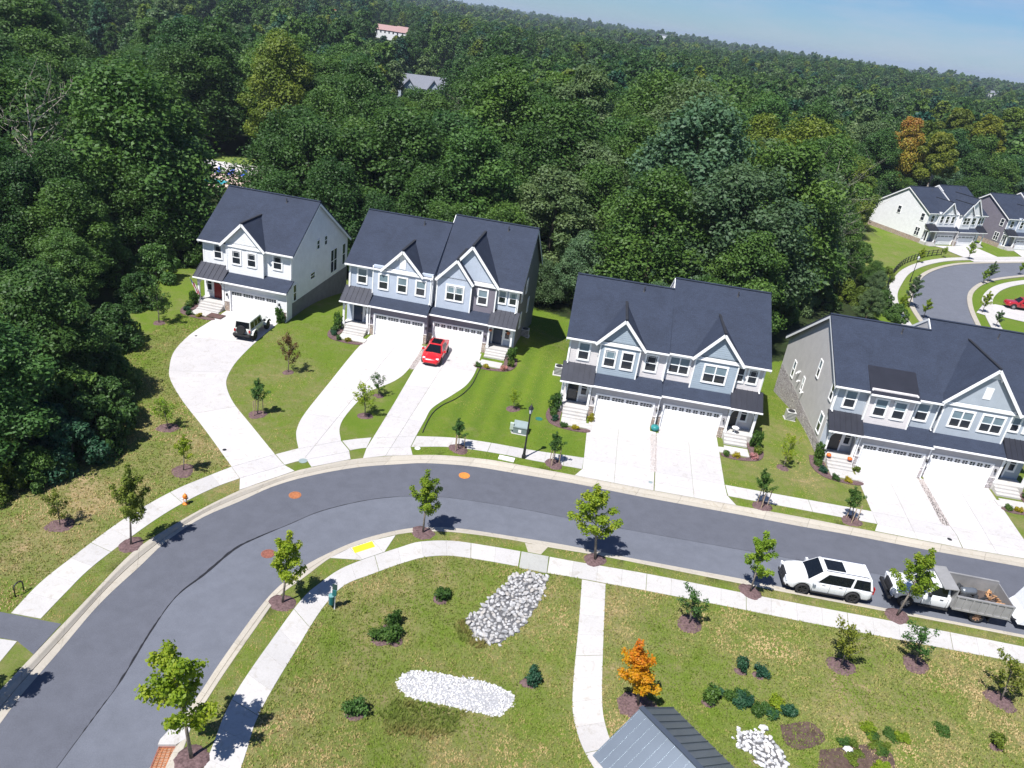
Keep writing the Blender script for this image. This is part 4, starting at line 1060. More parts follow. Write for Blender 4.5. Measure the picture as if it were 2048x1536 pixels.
def make_tree(seed, h=22.0, cr=5.0, n=13000, size=0.34, nclump=46, base=0.28, mat=F_MID, barkm=BARK, limbs=9, spread=1.0, rand=0.7, bare=0, top=1.0, br=1.0, zgrad=None, shell=(0.7, 1.05), flat=0.8):
    """crown of clumps on a tapered trunk with limbs; returns (crown mesh, trunk mesh)"""
    rng = np.random.default_rng(seed); rn = random.Random(seed)
    cl = []
    zc0 = h * base
    for i in range(nclump):
        u = (i + 0.5) / nclump
        z = zc0 + (h - zc0) * (0.06 + 0.9 * u)
        t = (z - zc0) / (h - zc0)
        prof = math.sin(math.pi * min(1, 0.16 + 0.84 * t ** 0.8)) ** 0.55 if t < 0.98 else 0.2
        prof = max(prof * (0.75 + 0.25 * (1 - t)), 0.18)
        a = i * 2.39996 + rn.uniform(-0.4, 0.4); rr = cr * prof * spread * math.sqrt(rn.uniform(0.25, 1.0))
        r = cr * rn.uniform(0.17, 0.40) * (0.8 + 0.3 * (1 - t)); rr *= 1.0 + (0.22 if rn.random() < 0.2 else 0)
        cl.append(((rr * math.cos(a), rr * math.sin(a), z - r * 0.3), (r, r, r * flat)))
    crown = leaf_cloud('crown', cl, n, size, rng, mat, 0.35, shell, rand, 0.62, zgrad)
    b = MB()
    lean = (rn.uniform(-0.5, 0.5), rn.uniform(-0.5, 0.5))
    tr = h * 0.0135 + 0.06
    tp = [(lean[0] * t * t, lean[1] * t * t, -0.5 + h * 0.86 * t) for t in (0, 0.05, 0.2, 0.4, 0.6, 0.8, 1)]
    b.tube(tp, [tr * 1.5, tr * 1.1, tr, tr * 0.85, tr * 0.6, tr * 0.35, 0.03], 7)
    for i in range(limbs):
        c, r = cl[int(rn.uniform(0.05, 0.95) * nclump)]
        z0 = max(zc0 * 0.7, c[2] - math.hypot(c[0], c[1]) * rn.uniform(0.6, 1.1)); t = z0 / (h * 0.86)
        p0 = (lean[0] * t * t, lean[1] * t * t, z0)
        md = ((p0[0] + c[0]) * 0.55, (p0[1] + c[1]) * 0.55, (z0 + c[2]) * 0.5 - 0.2)
        b.tube([p0, md, c], [tr * 0.42 * (1 - t * 0.6), tr * 0.26 * (1 - t * 0.5), 0.03], 5)
    for i in range(bare):
        a = rn.uniform(0, 6.28); z0 = h * rn.uniform(base * 0.8, 0.75); L = cr * rn.uniform(0.8, 1.35)
        p = Vector((0, 0, z0)); pts = [p]; dr = Vector((math.cos(a), math.sin(a), rn.uniform(0.25, 0.9))).normalized()
        for q in range(4):
            dr = (dr + Vector((rn.uniform(-0.35, 0.35), rn.uniform(-0.35, 0.35), rn.uniform(-0.2, 0.3)))).normalized(); p = p + dr * L / 4; pts.append(p)
            if q > 0:
                for _ in range(2):
                    e = (dr + Vector((rn.uniform(-0.9, 0.9), rn.uniform(-0.9, 0.9), rn.uniform(-0.3, 0.6)))).normalized()
                    b.tube([p, p + e * L * 0.14, p + e * L * 0.28 + Vector((0, 0, 0.15))], [0.045 * br, 0.03 * br, 0.012 * br], 4)
        b.tube(pts, [0.11 * br, 0.09 * br, 0.07 * br, 0.05 * br, 0.02 * br], 5)
    return crown, limb_mesh('trunk', b, barkm)
def set_mat(o, m):
    o.material_slots[0].link = 'OBJECT'; o.material_slots[0].material = m
def plant(name, kit, loc, rz, sc, mat=None, label=None, cat='tree', group=None):
    e = empty(name, loc, rz, label, cat, group)
    e.scale = sc if hasattr(sc, '__len__') else (sc, sc, sc)
    c = link('crown', kit[0], e)
    if mat is not None: set_mat(c, mat)
    if kit[1] is not None: link('trunk', kit[1], e)
    return e
KIT = [make_tree(100 + i, 22, 6.0 + 0.5 * (i % 3), 26000, 0.21, 42 + 4 * i, 0.14 + 0.05 * (i % 3), rand=0.6 + 0.06 * i, shell=(0.45, 1.22), flat=0.7 + 0.06 * i) for i in range(6)]
TALL = [make_tree(150 + i, 24, 4.6, 13000, 0.24, 34, 0.52, F_YG, BARKP, 12) for i in range(2)]
WISP = make_tree(170, 15, 6.4, 15000, 0.19, 64, 0.12, F_GREY, BARKP, 40, 1.0, 0.9, 60, flat=0.6, shell=(0.5, 1.25), br=0.2)
AUTK = make_tree(190, 22, 6.0, 22000, 0.22, 46, 0.16, F_AUT, zgrad=0.7)
DEAD = make_tree(180, 21, 5.5, 900, 0.28, 30, 0.4, F_DARK, BARKP, 4, 1.0, 0.9, 26, br=0.6)
SHRUBK = [(leaf_cloud('foliage', [((rn_.uniform(-1, 1) * 0.75, rn_.uniform(-1, 1) * 0.75, rn_.uniform(0.25, 0.95)), rn_.uniform(0.35, 0.6)) for _ in range(16)], 3600, 0.085, np.random.default_rng(40 + i), F_MID, 0.4), None) for i, rn_ in enumerate([random.Random(60 + j) for j in range(4)])]
SHRUBS = [(leaf_cloud('foliage', [((rn_.uniform(-1, 1) * 0.7, rn_.uniform(-1, 1) * 0.7, rn_.uniform(0.2, 1.1)), rn_.uniform(0.25, 0.5)) for _ in range(15)], 1100, 0.125, np.random.default_rng(80 + i), F_MID, 0.3, (0.5, 1.2), 1.0), None) for i, rn_ in enumerate([random.Random(90 + j) for j in range(4)])]
# sight lines the woods leave open: photo rectangle and how far the thing seen there stands
OPEN = [((1850, 225, 2060, 400), 214), ((382, 288, 486, 354), 152), ((796, 112, 898, 174), 268), ((752, 36, 815, 68), 640), ((846, 62, 920, 106), 420), ((1786, 350, 2060, 510), 196), ((196, 44, 232, 80), 300), ((130, 8, 170, 52), 330), ((225, -20, 262, 14), 420), ((644, 36, 672, 78), 300), ((1312, 64, 1340, 76), 2000), ((1974, 182, 1998, 191), 1400), ((1690, 470, 1800, 660), 118), ((1556, 560, 1700, 700), 90)]
FARH = ((1010, 58, 430), (1078, 94, 400), (1132, 98, 430), (1192, 106, 430), (1862, 170, 900), (1936, 184, 900), (1640, 100, 1300), (604, 8, 560), (690, 20, 560), (500, 40, 420), (420, 22, 480))
OPEN += [((a - 9, b_ - 7, a + 9, b_ + 3), d_) for a, b_, d_ in FARH]
def blocks(x, y, z, h, cr):
    d = math.hypot(x, y)
    xt, yt = proj((x, y, z + h)); xb, yb = proj((x, y, z + h * 0.2))
    w = FPX * cr / max(d, 1) * 0.9
    for (a, b_, c, e), dist in OPEN:
        if d < dist - 4 and xt - w < c and xt + w > a and yt < e and yb + 4 > b_: return True
    return False
pos = []
LEAFY = 'leafy broadleaf tree in the woods behind the houses'
def wood_tree(name, kit, top, h, sx=1.0, mat=None, label=LEAFY, group='woodland trees', kith=22.0, at=None, rz=None):
    if at is None:
        z = -3.0
        for _ in range(6):
            P = GZ(top[0], top[1], z + h); z = float(TZ(P[0], P[1]))
    else:
        P = at; z = float(TZ(P[0], P[1]))
    s = h / kith
    pos.append((P[0], P[1], 5.2 * s * sx))
    return plant(name, kit, (P[0], P[1], z - 0.1), rz if rz is not None else rnd.uniform(0, 6.28), (s * sx, s * sx, s), mat, label, 'tree', group)
# trees the photograph singles out
def wt2(name, kit, base, top, sx, mat, label, group=None, kith=22.0):
    p = G(*base); h = height_to(p, top[1])
    print('WT', name, round(h, 1), [round(t) for t in p])
    return wood_tree(name, kit, top, h, sx, mat, label, group, kith, (p.x, p.y))
wt2('broadleaf_tree', KIT[1], (562, 330), (556, 58), 1.0, F_YG, 'tall yellow-green tree rising behind the white house')
wt2('broadleaf_tree', KIT[3], (712, 408), (716, 150), 0.95, F_MID, 'tall sunlit tree between white house and pale blue twin')
wt2('blue_green_tree', KIT[4], (872, 405), (882, 226), 0.85, F_BLUE, 'dark blue-green tree right behind the pale blue twin')
wt2('feathery_tree', WISP, (1575, 580), (1612, 330), 0.95, None, 'wide feathery grey-green tree with pale bare branches showing', None, 15)
wt2('autumn_tree', AUTK, (1762, 430), (1796, 230), 0.78, None, 'autumn tree turning orange and yellow near the far twins')
wood_tree('dead_tree', DEAD, None, 19, 1.0, None, 'bare pale-branched tree in the shaded woods left of the white house', None, 21, (-56, 84))
wt2('dead_tree', DEAD, (922, 330), (928, 168), 0.8, None, 'bare grey tree top above the dark blue-green tree', None, 21)
wt2('rusty_tree', KIT[0], (985, 440), (988, 352), 0.8, F_BROWN, 'small rust-brown tree at the wood edge behind pale blue twin')
wt2('rusty_tree', KIT[5], (842, 300), (846, 208), 0.7, F_BROWN, 'rust-tinged tree beside the dark blue-green tree')
for i, (a, b_) in enumerate(((1866, 238), (1934, 214), (1990, 226), (2036, 212), (2085, 220), (1900, 262))):
    wt2('tall_tree', TALL[i % 2], (a - 72, b_ + 184), (a, b_), 1.1, F_SUNNY if i % 3 else F_YG, 'tall yellow-green tree with bare pale trunk behind the far twins' if i % 3 else 'tall green tree with bare pale trunk behind the far twins', 'tall trees behind the far twins' if i % 3 else 'tall green trees behind the far twins', 24)
# the rest of the near woods
cand = []
rr_ = random.Random(11)
for gx in np.arange(-125, 175, 5.8):
    for gy in np.arange(24, 330, 5.8):
        x, y = gx + rr_.uniform(-2.2, 2.2), gy + rr_.uniform(-2.2, 2.2)
        cand.append((x, y, rr_.random(), rr_.random(), rr_.random()))
ok = inside(WOOD, np.array([c[0] for c in cand]), np.array([c[1] for c in cand]))
cand = [c for c, k in zip(cand, ok) if k]
edge = pdist(WOOD, np.array([c[0] for c in cand]), np.array([c[1] for c in cand]))
cand = sorted(zip(cand, edge), key=lambda t: math.hypot(t[0][0], t[0][1]))
nobj = 0; rest = []
def vis(x, y, h):
    q = proj((x, y, h * 0.6)); v = np.array((x, y, 0)) - CAMP
    return v @ FWD > 5 and -160 < q[0] < 2200 and q[1] > -120
for (x, y, r1, r2, r3), ed in cand:
    z = float(TZ(x, y)); left = x < -40 and y < 85
    h = 16 + 11 * r1
    if ed < 7: h *= 0.62
    elif ed < 14: h *= 0.85
    if left: h = min(h, 15)
    if x < -35 and y < 66: h = min(h, 7 + 3 * r2)
    elif x < -35 and y < 80: h = min(h, 10 + 4 * r2)
    if y > 175: h *= 0.9
    cr = 6.2 * h / 22 * 1.05
    if y < 125 and ed < cr * 0.9:
        f_ = max(0.3, ed / (cr * 0.9)); h *= f_; cr *= f_
    if h < 4: continue
    if any((x - a) ** 2 + (y - b_) ** 2 < (0.62 * (c + cr)) ** 2 for a, b_, c in pos): continue
    if not vis(x, y, h): continue
    if blocks(x, y, z, h, cr * 1.3) or math.hypot(x + 58, y - 134) < 17: continue
    pos.append((x, y, cr))
    k = KIT[int(r2 * 6) % 6]
    if x > 30 and y < 170: mt = (F_MID, F_GREY, F_YG, F_YG, F_MID)[int(r3 * 5)]
    elif x < -25: mt = (F_DARK, F_DARK, F_MID, F_DARK, F_MID)[int(r3 * 5)]
    else: mt = (F_MID, F_DARK, F_MID, F_GREY, F_DARK)[int(r3 * 5)]
    if nobj < 275 and y < 215:
        nobj += 1
        cn = {F_DARK.name: 'dark green', F_MID.name: 'mid green', F_YG.name: 'yellow-green', F_GREY.name: 'grey-green'}[mt.name]
        where = 'left of the white house' if x < -36 else ('behind the white house' if x < -19 else ('behind the pale blue twin' if x < 3 else ('behind the cream twin' if x < 25 else ('behind the taupe twin' if x < 50 else 'near the far twins'))))
        if y > 150: where = 'deep in the woods ' + where
        sz = 'tall' if h > 21 else ('medium' if h > 15 else 'low')
        lab = ('%s %s broadleaf tree %s' % (sz, cn, where), '%s %s trees %s' % (sz, cn, where))
        s = h / 22
        plant('woodland_tree', k, (x, y, z - 0.1), r1 * 6.28, (s * (1.05 + 0.45 * r2), s * (1.05 + 0.45 * r3), s), mt, lab[0], 'tree', lab[1])
    else:
        rest.append((x, y, z, h))
# ---- the far woods: one mass to the horizon
LOD1 = [make_tree(200 + i, 20, 4.8 + 0.5 * (i % 4), 3400, 0.5, 24 + 2 * i, 0.12, [F_MID, F_DARK, F_GREY, F_DARK, F_BLUE, F_YG, F_MID, F_DARK][i], limbs=0, shell=(0.5, 1.2), flat=0.65 + 0.05 * i) for i in range(8)]
LOD2 = [make_tree(220 + i, 20, 6.2 + 0.6 * (i % 3), 700, 1.25, 16, 0.05, [F_MID, F_DARK, F_DARK, F_GREY, F_YG][i], limbs=0) for i in range(5)]
def scatter_gn(name, pts, meshes):
    """points carrying trees (one object of stuff)"""
    P = np.array(pts, np.float32); n = len(P)
    me = bpy.data.meshes.new(name)
    me.vertices.add(n); me.vertices.foreach_set('co', P[:, :3].reshape(-1).copy())
    for nm, ar in (('scl', P[:, 3]), ('rot', P[:, 4]), ('kindof', P[:, 5])):
        a = me.attributes.new(nm, 'FLOAT', 'POINT'); a.data.foreach_set('value', ar.astype(np.float32))
    o = tag(link(name, me), kind='stuff')
    ng = bpy.data.node_groups.new(name, 'GeometryNodeTree')
    ng.interface.new_socket('Geometry', in_out='INPUT', socket_type='NodeSocketGeometry'); ng.interface.new_socket('Geometry', in_out='OUTPUT', socket_type='NodeSocketGeometry')
    gi = ng.nodes.new('NodeGroupInput'); go = ng.nodes.new('NodeGroupOutput'); jn = ng.nodes.new('GeometryNodeJoinGeometry')
    def attr(nm):
        a = ng.nodes.new('GeometryNodeInputNamedAttribute'); a.data_type = 'FLOAT'; a.inputs['Name'].default_value = nm
        return [s for s in a.outputs if s.name == 'Attribute' and s.enabled][0]
    cx = ng.nodes.new('ShaderNodeCombineXYZ'); ng.links.new(attr('rot'), cx.inputs[2])
    cs = ng.nodes.new('ShaderNodeCombineXYZ')
    sc = attr('scl')
    for i in range(3): ng.links.new(sc, cs.inputs[i])
    for k, m in enumerate(meshes):
        src = bpy.data.objects.new(name + '_source', m)
        oi = ng.nodes.new('GeometryNodeObjectInfo'); oi.inputs['Object'].default_value = src; oi.inputs['As Instance'].default_value = True
        cp = ng.nodes.new('FunctionNodeCompare'); cp.data_type = 'FLOAT'; cp.operation = 'EQUAL'
        ng.links.new(attr('kindof'), cp.inputs[0]); cp.inputs[1].default_value = float(k)
        ip = ng.nodes.new('GeometryNodeInstanceOnPoints')
        ng.links.new(gi.outputs[0], ip.inputs['Points']); ng.links.new(oi.outputs['Geometry'], ip.inputs['Instance']); ng.links.new(cp.outputs[0], ip.inputs['Selection']); ng.links.new(cx.outputs[0], ip.inputs['Rotation']); ng.links.new(cs.outputs[0], ip.inputs['Scale'])
        ng.links.new(ip.outputs[0], jn.inputs[0])
    ng.links.new(jn.outputs[0], go.inputs[0])
    md = o.modifiers.new('scatter', 'NODES'); md.node_group = ng
    return o
pts1 = [(x, y, z - 0.3, h / 20, rr_.uniform(0, 6.28), rr_.choice((0, 1, 2, 3, 3, 4, 5, 6, 6, 7, 7))) for x, y, z, h in rest]
d = 320.0
step = 8.6
for gy in np.arange(200, 900, step):
    half = gy * 0.95 + 60
    for gx in np.arange(-half, half, step):
        x, y = gx + rr_.uniform(-3.6, 3.6), gy + rr_.uniform(-3.6, 3.6)
        if gy < 330 and -125 < x < 175: continue
        h = 10 + 13 * rr_.random() ** 1.4; z = float(TZ(x, y))
        if x > 60 and y < 200 and not inside(WOOD, np.array([x]), np.array([y]))[0]: continue
        if not vis(x, y, h) or blocks(x, y, z, h, 5): continue
        if rr_.random() < 0.06: continue
        pts1.append((x, y, z - 0.3, h / 20, rr_.uniform(0, 6.28), rr_.choice((0, 1, 2, 3, 3, 4, 5, 6, 6, 7, 7))))
scatter_gn('far_woods', pts1, [k[0] for k in LOD1])
pts2 = []
y = 900.0
while y < 7500:
    step = 15 + (y - 900) * 0.012
    half = y * 0.95
    for gx in np.arange(-half, half, step):
        x, yy = gx + rr_.uniform(-.45, .45) * step, y + rr_.uniform(-.45, .45) * step
        q = proj((x, yy, 12))
        if not (-60 < q[0] < 2110 and q[1] > -60): continue
        if blocks(x, yy, 5, 18, 7): continue
        s = (0.5 + 0.75 * rr_.random() ** 1.5) * min(1.7, 1 + (y - 900) * 0.00012)
        pts2.append((x, yy, float(TZ(x, yy)) - 1, s, rr_.uniform(0, 6.28), rr_.choice((0, 0, 1, 1, 2, 2, 3, 4))))
    y += step * 1.1
scatter_gn('distant_woods', pts2, [k[0] for k in LOD2])
print('WOODS', nobj, len(rest), len(pts1), len(pts2))
# ---- bushes along the wood edge
def bush(px, r, h, mat, label='leafy green bush at the edge of the woods', group='bushes along the wood edge', name='bush', at=None):
    p = G(*px) if at is None else Vector(at)
    k = (SHRUBS if r < 0.8 else SHRUBK)[rnd.randrange(4)]
    e = empty(name, (p.x, p.y, p.z - 0.05), rnd.uniform(0, 6.28), label, 'bush', group)
    e.scale = (r, r * rnd.uniform(0.85, 1.15), h / 1.4)
    c = link('foliage', k[0], e); set_mat(c, mat)
    return e
BIGB = [make_tree(300 + i, 6, 3.6, 7000, 0.2, 30, 0.0, F_MID, limbs=4, flat=0.9) for i in range(3)]
def bigbush(px, h, sx, mat, label, group):
    p = G(*px); s = h / 6
    plant('tall_bush', BIGB[rnd.randrange(3)], (p.x, p.y, p.z - 0.1), rnd.uniform(0, 6.28), (s * sx, s * sx, s), mat, label, 'bush', group)
LB = ('tall dark green bush in the thicket left of the driveway', 'thicket beside the lawn')
for a, b_, h, sx, mt in ((20, 985, 2.6, 1, F_YG), (95, 960, 2.8, 1.1, F_MID), (165, 925, 4.0, 1, F_BLUE), (40, 935, 3.2, 1.1, F_YG), (215, 895, 4.6, 1, F_DARK), (110, 900, 4.2, 1.1, F_BLUE), (175, 850, 5.2, 1, F_MID), (235, 845, 4.4, 0.9, F_DARK), (60, 860, 5.0, 1.1, F_MID), (250, 790, 4.0, 0.9, F_MID), (130, 800, 6.0, 1, F_DARK), (205, 760, 5.0, 1, F_DARK), (20, 800, 6.0, 1, F_DARK), (245, 690, 4.5, 1, F_DARK), (160, 690, 5.5, 1, F_DARK), (300, 610, 4.0, 1, F_DARK), (330, 555, 4.5, 1, F_MID), (370, 530, 5.0, 1, F_MID), (250, 560, 5.0, 1.1, F_MID), (-20, 900, 5, 1.2, F_DARK)):
    nm = {F_YG.name: 'yellow-green', F_MID.name: 'mid green', F_BLUE.name: 'blue-green', F_DARK.name: 'dark green'}[mt.name]
    bigbush((a - 18, b_), h * 0.85, sx, mt, 'tall %s bush in the thicket left of the curved driveway' % nm, nm + ' bushes of the thicket')
for a, b_, h, sx, mt in ((1090, 572, 3.5, 0.9, F_YG), (1125, 580, 4.5, 0.8, F_MID), (1150, 600, 4.0, 0.8, F_DARK), (700, 470, 4.0, 1, F_DARK), (1100, 540, 4.5, 1, F_MID), (1560, 640, 4.5, 0.8, F_MID), (1590, 620, 4.5, 0.9, F_GREY), (1640, 610, 3.5, 1, F_MID), (1680, 600, 3.5, 1, F_YG), (1720, 610, 3.0, 1, F_YG), (1760, 620, 3.2, 1, F_MID), (1740, 570, 3, 1.2, F_YG), (1700, 550, 4, 1, F_MID), (1770, 560, 2.4, 1, F_YG), (1720, 520, 3.5, 1, F_MID), (1790, 640, 2.6, 1, F_MID)):
    nm = {F_YG.name: 'yellow-green', F_MID.name: 'mid green', F_GREY.name: 'grey-green', F_DARK.name: 'dark green'}[mt.name]
    bigbush((a, b_), h, sx, mt, '%s bush at the wood edge behind the twin houses' % nm, nm + ' bushes behind the twin houses')
# ---------------------------------------------------------------- young trees, staked trees, mulch
def young_tree(seed, h, cr, n, size, base, mat, stems=9, zgrad=None, conical=0.6, loose=0.0):
    rng = np.random.default_rng(seed); rn = random.Random(seed)
    cl = []; b = MB()
    b.tube([(0, 0, -0.1), (0.02, 0.01, h * 0.3), (-0.02, 0.03, h * 0.65), (0.03, 0, h * 0.97)], [h * 0.012 + 0.012, h * 0.010 + 0.008, h * 0.006 + 0.004, 0.006], 6)
    for i in range(stems):
        t = (i + 0.3) / stems; a = i * 2.4 + rn.uniform(-0.5, 0.5)
        z0 = h * (base + (0.92 - base) * t * 0.85); L = cr * (1 - conical * t) * rn.uniform(0.75, 1.2)
        tip = (L * math.cos(a), L * math.sin(a), min(z0 + L * rn.uniform(0.7, 1.3), h * 0.99))
        b.tube([(0, 0, z0), (tip[0] * 0.5, tip[1] * 0.5, z0 + (tip[2] - z0) * 0.42), tip], [0.014 + 0.004 * h * 0.5, 0.012, 0.005], 4)
        for k in range(4):
            u = 0.3 + 0.7 * k / 3
            r = cr * rn.uniform(0.19, 0.32) * (1 - 0.25 * u)
            cl.append(((tip[0] * u + rn.uniform(-.1, .1) * cr, tip[1] * u + rn.uniform(-.1, .1) * cr, z0 + (tip[2] - z0) * u + rn.uniform(-.05, .1) * cr), (r, r, r * (0.9 + loose))))
    for k in range(4): cl.append(((rn.uniform(-.05, .05), rn.uniform(-.05, .05), h * (0.82 + 0.05 * k)), cr * 0.17))
    return leaf_cloud('crown', cl, n, size, rng, mat, 0.25, (0.35, 1.15), 1.0, 0.7, zgrad, 1.0), b.mesh('trunk', BARKG, True)
YT = [young_tree(400 + i, 5.0, 1.12, 5200, 0.062, 0.26, F_YOUNG, 11) for i in range(5)]
YS = [young_tree(420 + i, 3.0, 0.75, 2200, 0.05, 0.34, F_YOUNGD, 10, conical=0.8) for i in range(2)]
YO = young_tree(430, 4.2, 1.2, 4800, 0.068, 0.14, F_ORANGE, 13, 0.75, 0.8)
YB = [young_tree(440 + i, 2.2, 0.75, 1300, 0.046, 0.2, F_YOUNGD, 8, conical=0.3, loose=0.4) for i in range(3)]
STAKE = simple('timber_stake', (0.36, 0.27, 0.18), 0.8, 0.2)
def mulch_ring(p, r, label=None, sy=1.0, name='mulch_ring', square=False):
    """low mound of bark mulch with a ragged rim"""
    rn = random.Random(int(p[0] * 97 + p[1] * 31)); b = MB(); vs = [(0, 0, 0.07)]; n = 22
    for ring, (k, z) in enumerate(((0.55, 0.062), (0.9, 0.035), (1.0, -0.03))):
        for i in range(n):
            t = 2 * math.pi * i / n; q = k * (1 + rn.uniform(-0.1, 0.1) + 0.09 * math.sin(2 * t + p[0]) + 0.05 * math.sin(3 * t + p[1]))
            vs.append((r * q * math.cos(t), r * sy * q * math.sin(t), z + rn.uniform(-0.006, 0.006)))
    fs = [(0, 1 + i, 1 + (i + 1) % n) for i in range(n)]
    for ring in range(2):
        for i in range(n):
            a, c = 1 + ring * n + i, 1 + ring * n + (i + 1) % n; fs.append((a, a + n, c + n, c))
    b.add(vs, fs)
    o = b.build(name, MULCH, None, True, (p[0], p[1], p[2] + 0.004))
    return tag(o, label, 'mulch')
def young(base, top, kit, kh, mat, label, mulch=0.75, lean=True, stakes=False, group=None, name='young_tree', sx=1.0):
    p = G(*base); h = height_to(p, top[1])
    s = h / kh
    e = plant(name, kit, (p.x, p.y, p.z), rnd.uniform(0, 6.28), (s * sx, s * sx, s), mat, label, 'tree', group)
    if lean:     # lean that brings the tip where the photograph shows it
        q = proj((p.x, p.y, p.z + h)); dpx = (top[0] - q[0]) / FPX * math.hypot(p.x, p.y)
        e.rotation_euler = (0, max(-0.3, min(0.3, math.atan2(dpx, h))), 0)
    if mulch:
        mulch_ring(p, mulch, 'dark mulch ring under ' + label[:60].split(' with ')[0])
    if stakes:
        for k, a in enumerate((0.2, 2.3, 4.3)):
            b = MB(); c, s_ = math.cos(a) * 0.42, math.sin(a) * 0.42
            b.tube([(c, s_, -0.1), (c * 0.96, s_ * 0.96, 1.35)], 0.035, 6); b.bar((c * 0.95, s_ * 0.95, 1.25), (0, 0, 1.3), 0.02, 0.03)
            o = b.build('tree_stake', STAKE, None, False, p); tag(o, 'timber stake tied to ' + label[:70], 'stake', 'stakes of ' + label[:60])
    return e
VT = 'verge trees'
young((846, 1066), (855, 940), YT[0], 5, None, 'leafy young maple on verge beside the yellow ramp pad', 0.72)
young((1190, 1120), (1190, 972), YT[1], 5, None, 'spreading young maple on verge beside the drainage flume', 0.72, sx=1.15)
young((565, 1206), (582, 1062), YT[2], 5, None, 'forked young maple on verge opposite the waste bin', 0.7)
young((383, 1517), (330, 1286), YT[3], 5, None, 'tall young maple on verge beside the rusty storm grate', 0.72)
young((1500, 1184), (1535, 1064), YT[4], 5, None, 'young maple on verge in front of the white SUV', 0.72)
young((1793, 1232), (1868, 1096), YT[1], 5, None, 'leaning young maple on verge beside the dump truck cab', 0.75)
young((262, 1090), (255, 926), YT[0], 5, F_SUNNY, 'thin yellow-green young tree on verge left of the hydrant', 0.7, sx=0.85)
young((-70, 1420), (-110, 1240), YT[2], 5, None, 'young maple on verge by the asphalt path', 0.85)
young((367, 942), (368, 868), YS[0], 3, F_YOUNG, 'small young tree on lawn beside the curved driveway mouth', 0.8)
young((120, 1051), (110, 985), YB[0], 2.2, F_SUNNY, 'sparse sapling on the dry lawn below the thicket', 0.75)
young((336, 856), (322, 797), YB[1], 2.2, F_YOUNG, 'sapling on lawn in the bend of the curved driveway', 0.75)
young((576, 745), (578, 672), YB[2], 2.2, F_BROWN, 'brownish sapling on lawn below the white house', 0.5, sx=0.8)
young((515, 829), (517, 756), YS[1], 3, None, 'dense staked young tree on lawn between two driveways', 0.7, stakes=True)
young((757, 792), (757, 748), YB[0], 2.2, None, 'upper sapling on grass island between the pale blue twin driveways', 0.45)
young((730, 832), (728, 768), YB[1], 2.2, F_YOUNG, 'lower sapling on grass island between the pale blue twin driveways', 0.6)
young((318, 646), (312, 572), YB[2], 2.2, F_MID, 'wispy sapling on lawn left of the white house', 0.6)
young((917, 898), (918, 836), YS[0], 3, None, 'staked young tree on verge beside a square concrete driveway', 0.75, stakes=True)
young((1107, 928), (1114, 864), YS[1], 3, None, 'staked young tree on verge right of the street lamp', 0.75, stakes=True)
young((1026, 818), (1032, 780), YB[1], 2.2, F_YOUNG, 'low sapling on the striped lawn left of the cream twin', 0.6)
young((1524, 1012), (1530, 938), YS[0], 3, None, 'staked young tree on verge right of the cream twin driveway', 0.75, stakes=True)
young((1703, 1042), (1712, 974), YS[1], 3, None, 'staked young tree on verge left of the taupe twin driveway', 0.75, stakes=True)
young((1565, 936), (1590, 870), YB[0], 2.2, F_YOUNG, 'thin sapling on lawn between cream and taupe twins', 0.5, sx=0.7)
young((1276, 1412), (1270, 1286), YO, 4.2, None, 'young maple in orange and gold leaf above the pavilion roof', 1.0, name='orange_maple')
young((1378, 1248), (1388, 1182), YB[2], 2.2, None, 'dark bushy sapling on dry lawn beside connecting walk', 0.75)
young((1682, 1332), (1706, 1250), YB[1], 2.2, F_SUNNY, 'yellow-green sapling on dry lawn below the white SUV', 0.78)
young((1830, 1328), (1848, 1254), YB[0], 2.2, None, 'green sapling on dry lawn below the dump truck cab', 0.78)
young((2000, 1402), (2036, 1322), YB[2], 2.2, F_SUNNY, 'yellow-green sapling on dry lawn below the dump truck bed', 0.78)
# shrubs of the planting beds in the basin
def shrub(px, r, h, mat, label, name='shrub', group=None, dry=True):
    bush(px, r, h, mat, label, group, name)
    if dry: mulch_ring(G(px[0] - 4, px[1] + 3), r * 0.9, 'pale dry mulch patch under ' + label[:55], 0.8, 'mulch_patch')
for a, b_, r, h, m_, l_ in ((785, 1252, 0.45, 1.0, F_YOUNGD, 'upright shrub, upper one of three in the dry basin'), (762, 1278, 0.55, 0.7, F_YOUNGD, 'round dark shrub, left one of three in the dry basin'), (790, 1278, 0.55, 0.75, F_YOUNGD, 'round dark shrub, right one of three in the dry basin'), (883, 1196, 0.5, 0.7, F_YOUNGD, 'small dark shrub on slope above the cobble swale'), (1062, 1364, 0.5, 0.8, F_BLUE, 'blue-green shrub beside end of the white stone bed'), (711, 1428, 0.55, 0.9, F_MID, 'green shrub on dry lawn beside the curved inner sidewalk'), (1485, 1340, 0.38, 0.8, F_BLUE, 'taller of two blue-green shrubs on the dry lawn'), (1521, 1348, 0.38, 0.65, F_BLUE, 'shorter of two blue-green shrubs on the dry lawn'), (1421, 1402, 0.45, 0.9, F_MID, 'green shrub at edge of weedy bed above pavilion'), (1996, 1492, 0.4, 0.7, F_YG, 'yellow-green shrub on the dry lawn by the bare soil')):
    shrub((a, b_), r, h, m_, l_)
for i in range(20):
    a, b_ = rnd.uniform(1420, 1600), rnd.uniform(1385, 1450)
    if b_ > 1405 + (a - 1420) * 0.28 or b_ < 1380 + (a - 1430) * 0.1: continue
    bush((a, b_), rnd.uniform(0.3, 0.5), rnd.uniform(0.3, 0.55), (F_YOUNGD, F_BLUE, F_YOUNG)[i % 3], 'leafy weed clump in the bed beside the pavilion', 'weed clumps beside the pavilion', 'weed_clump')
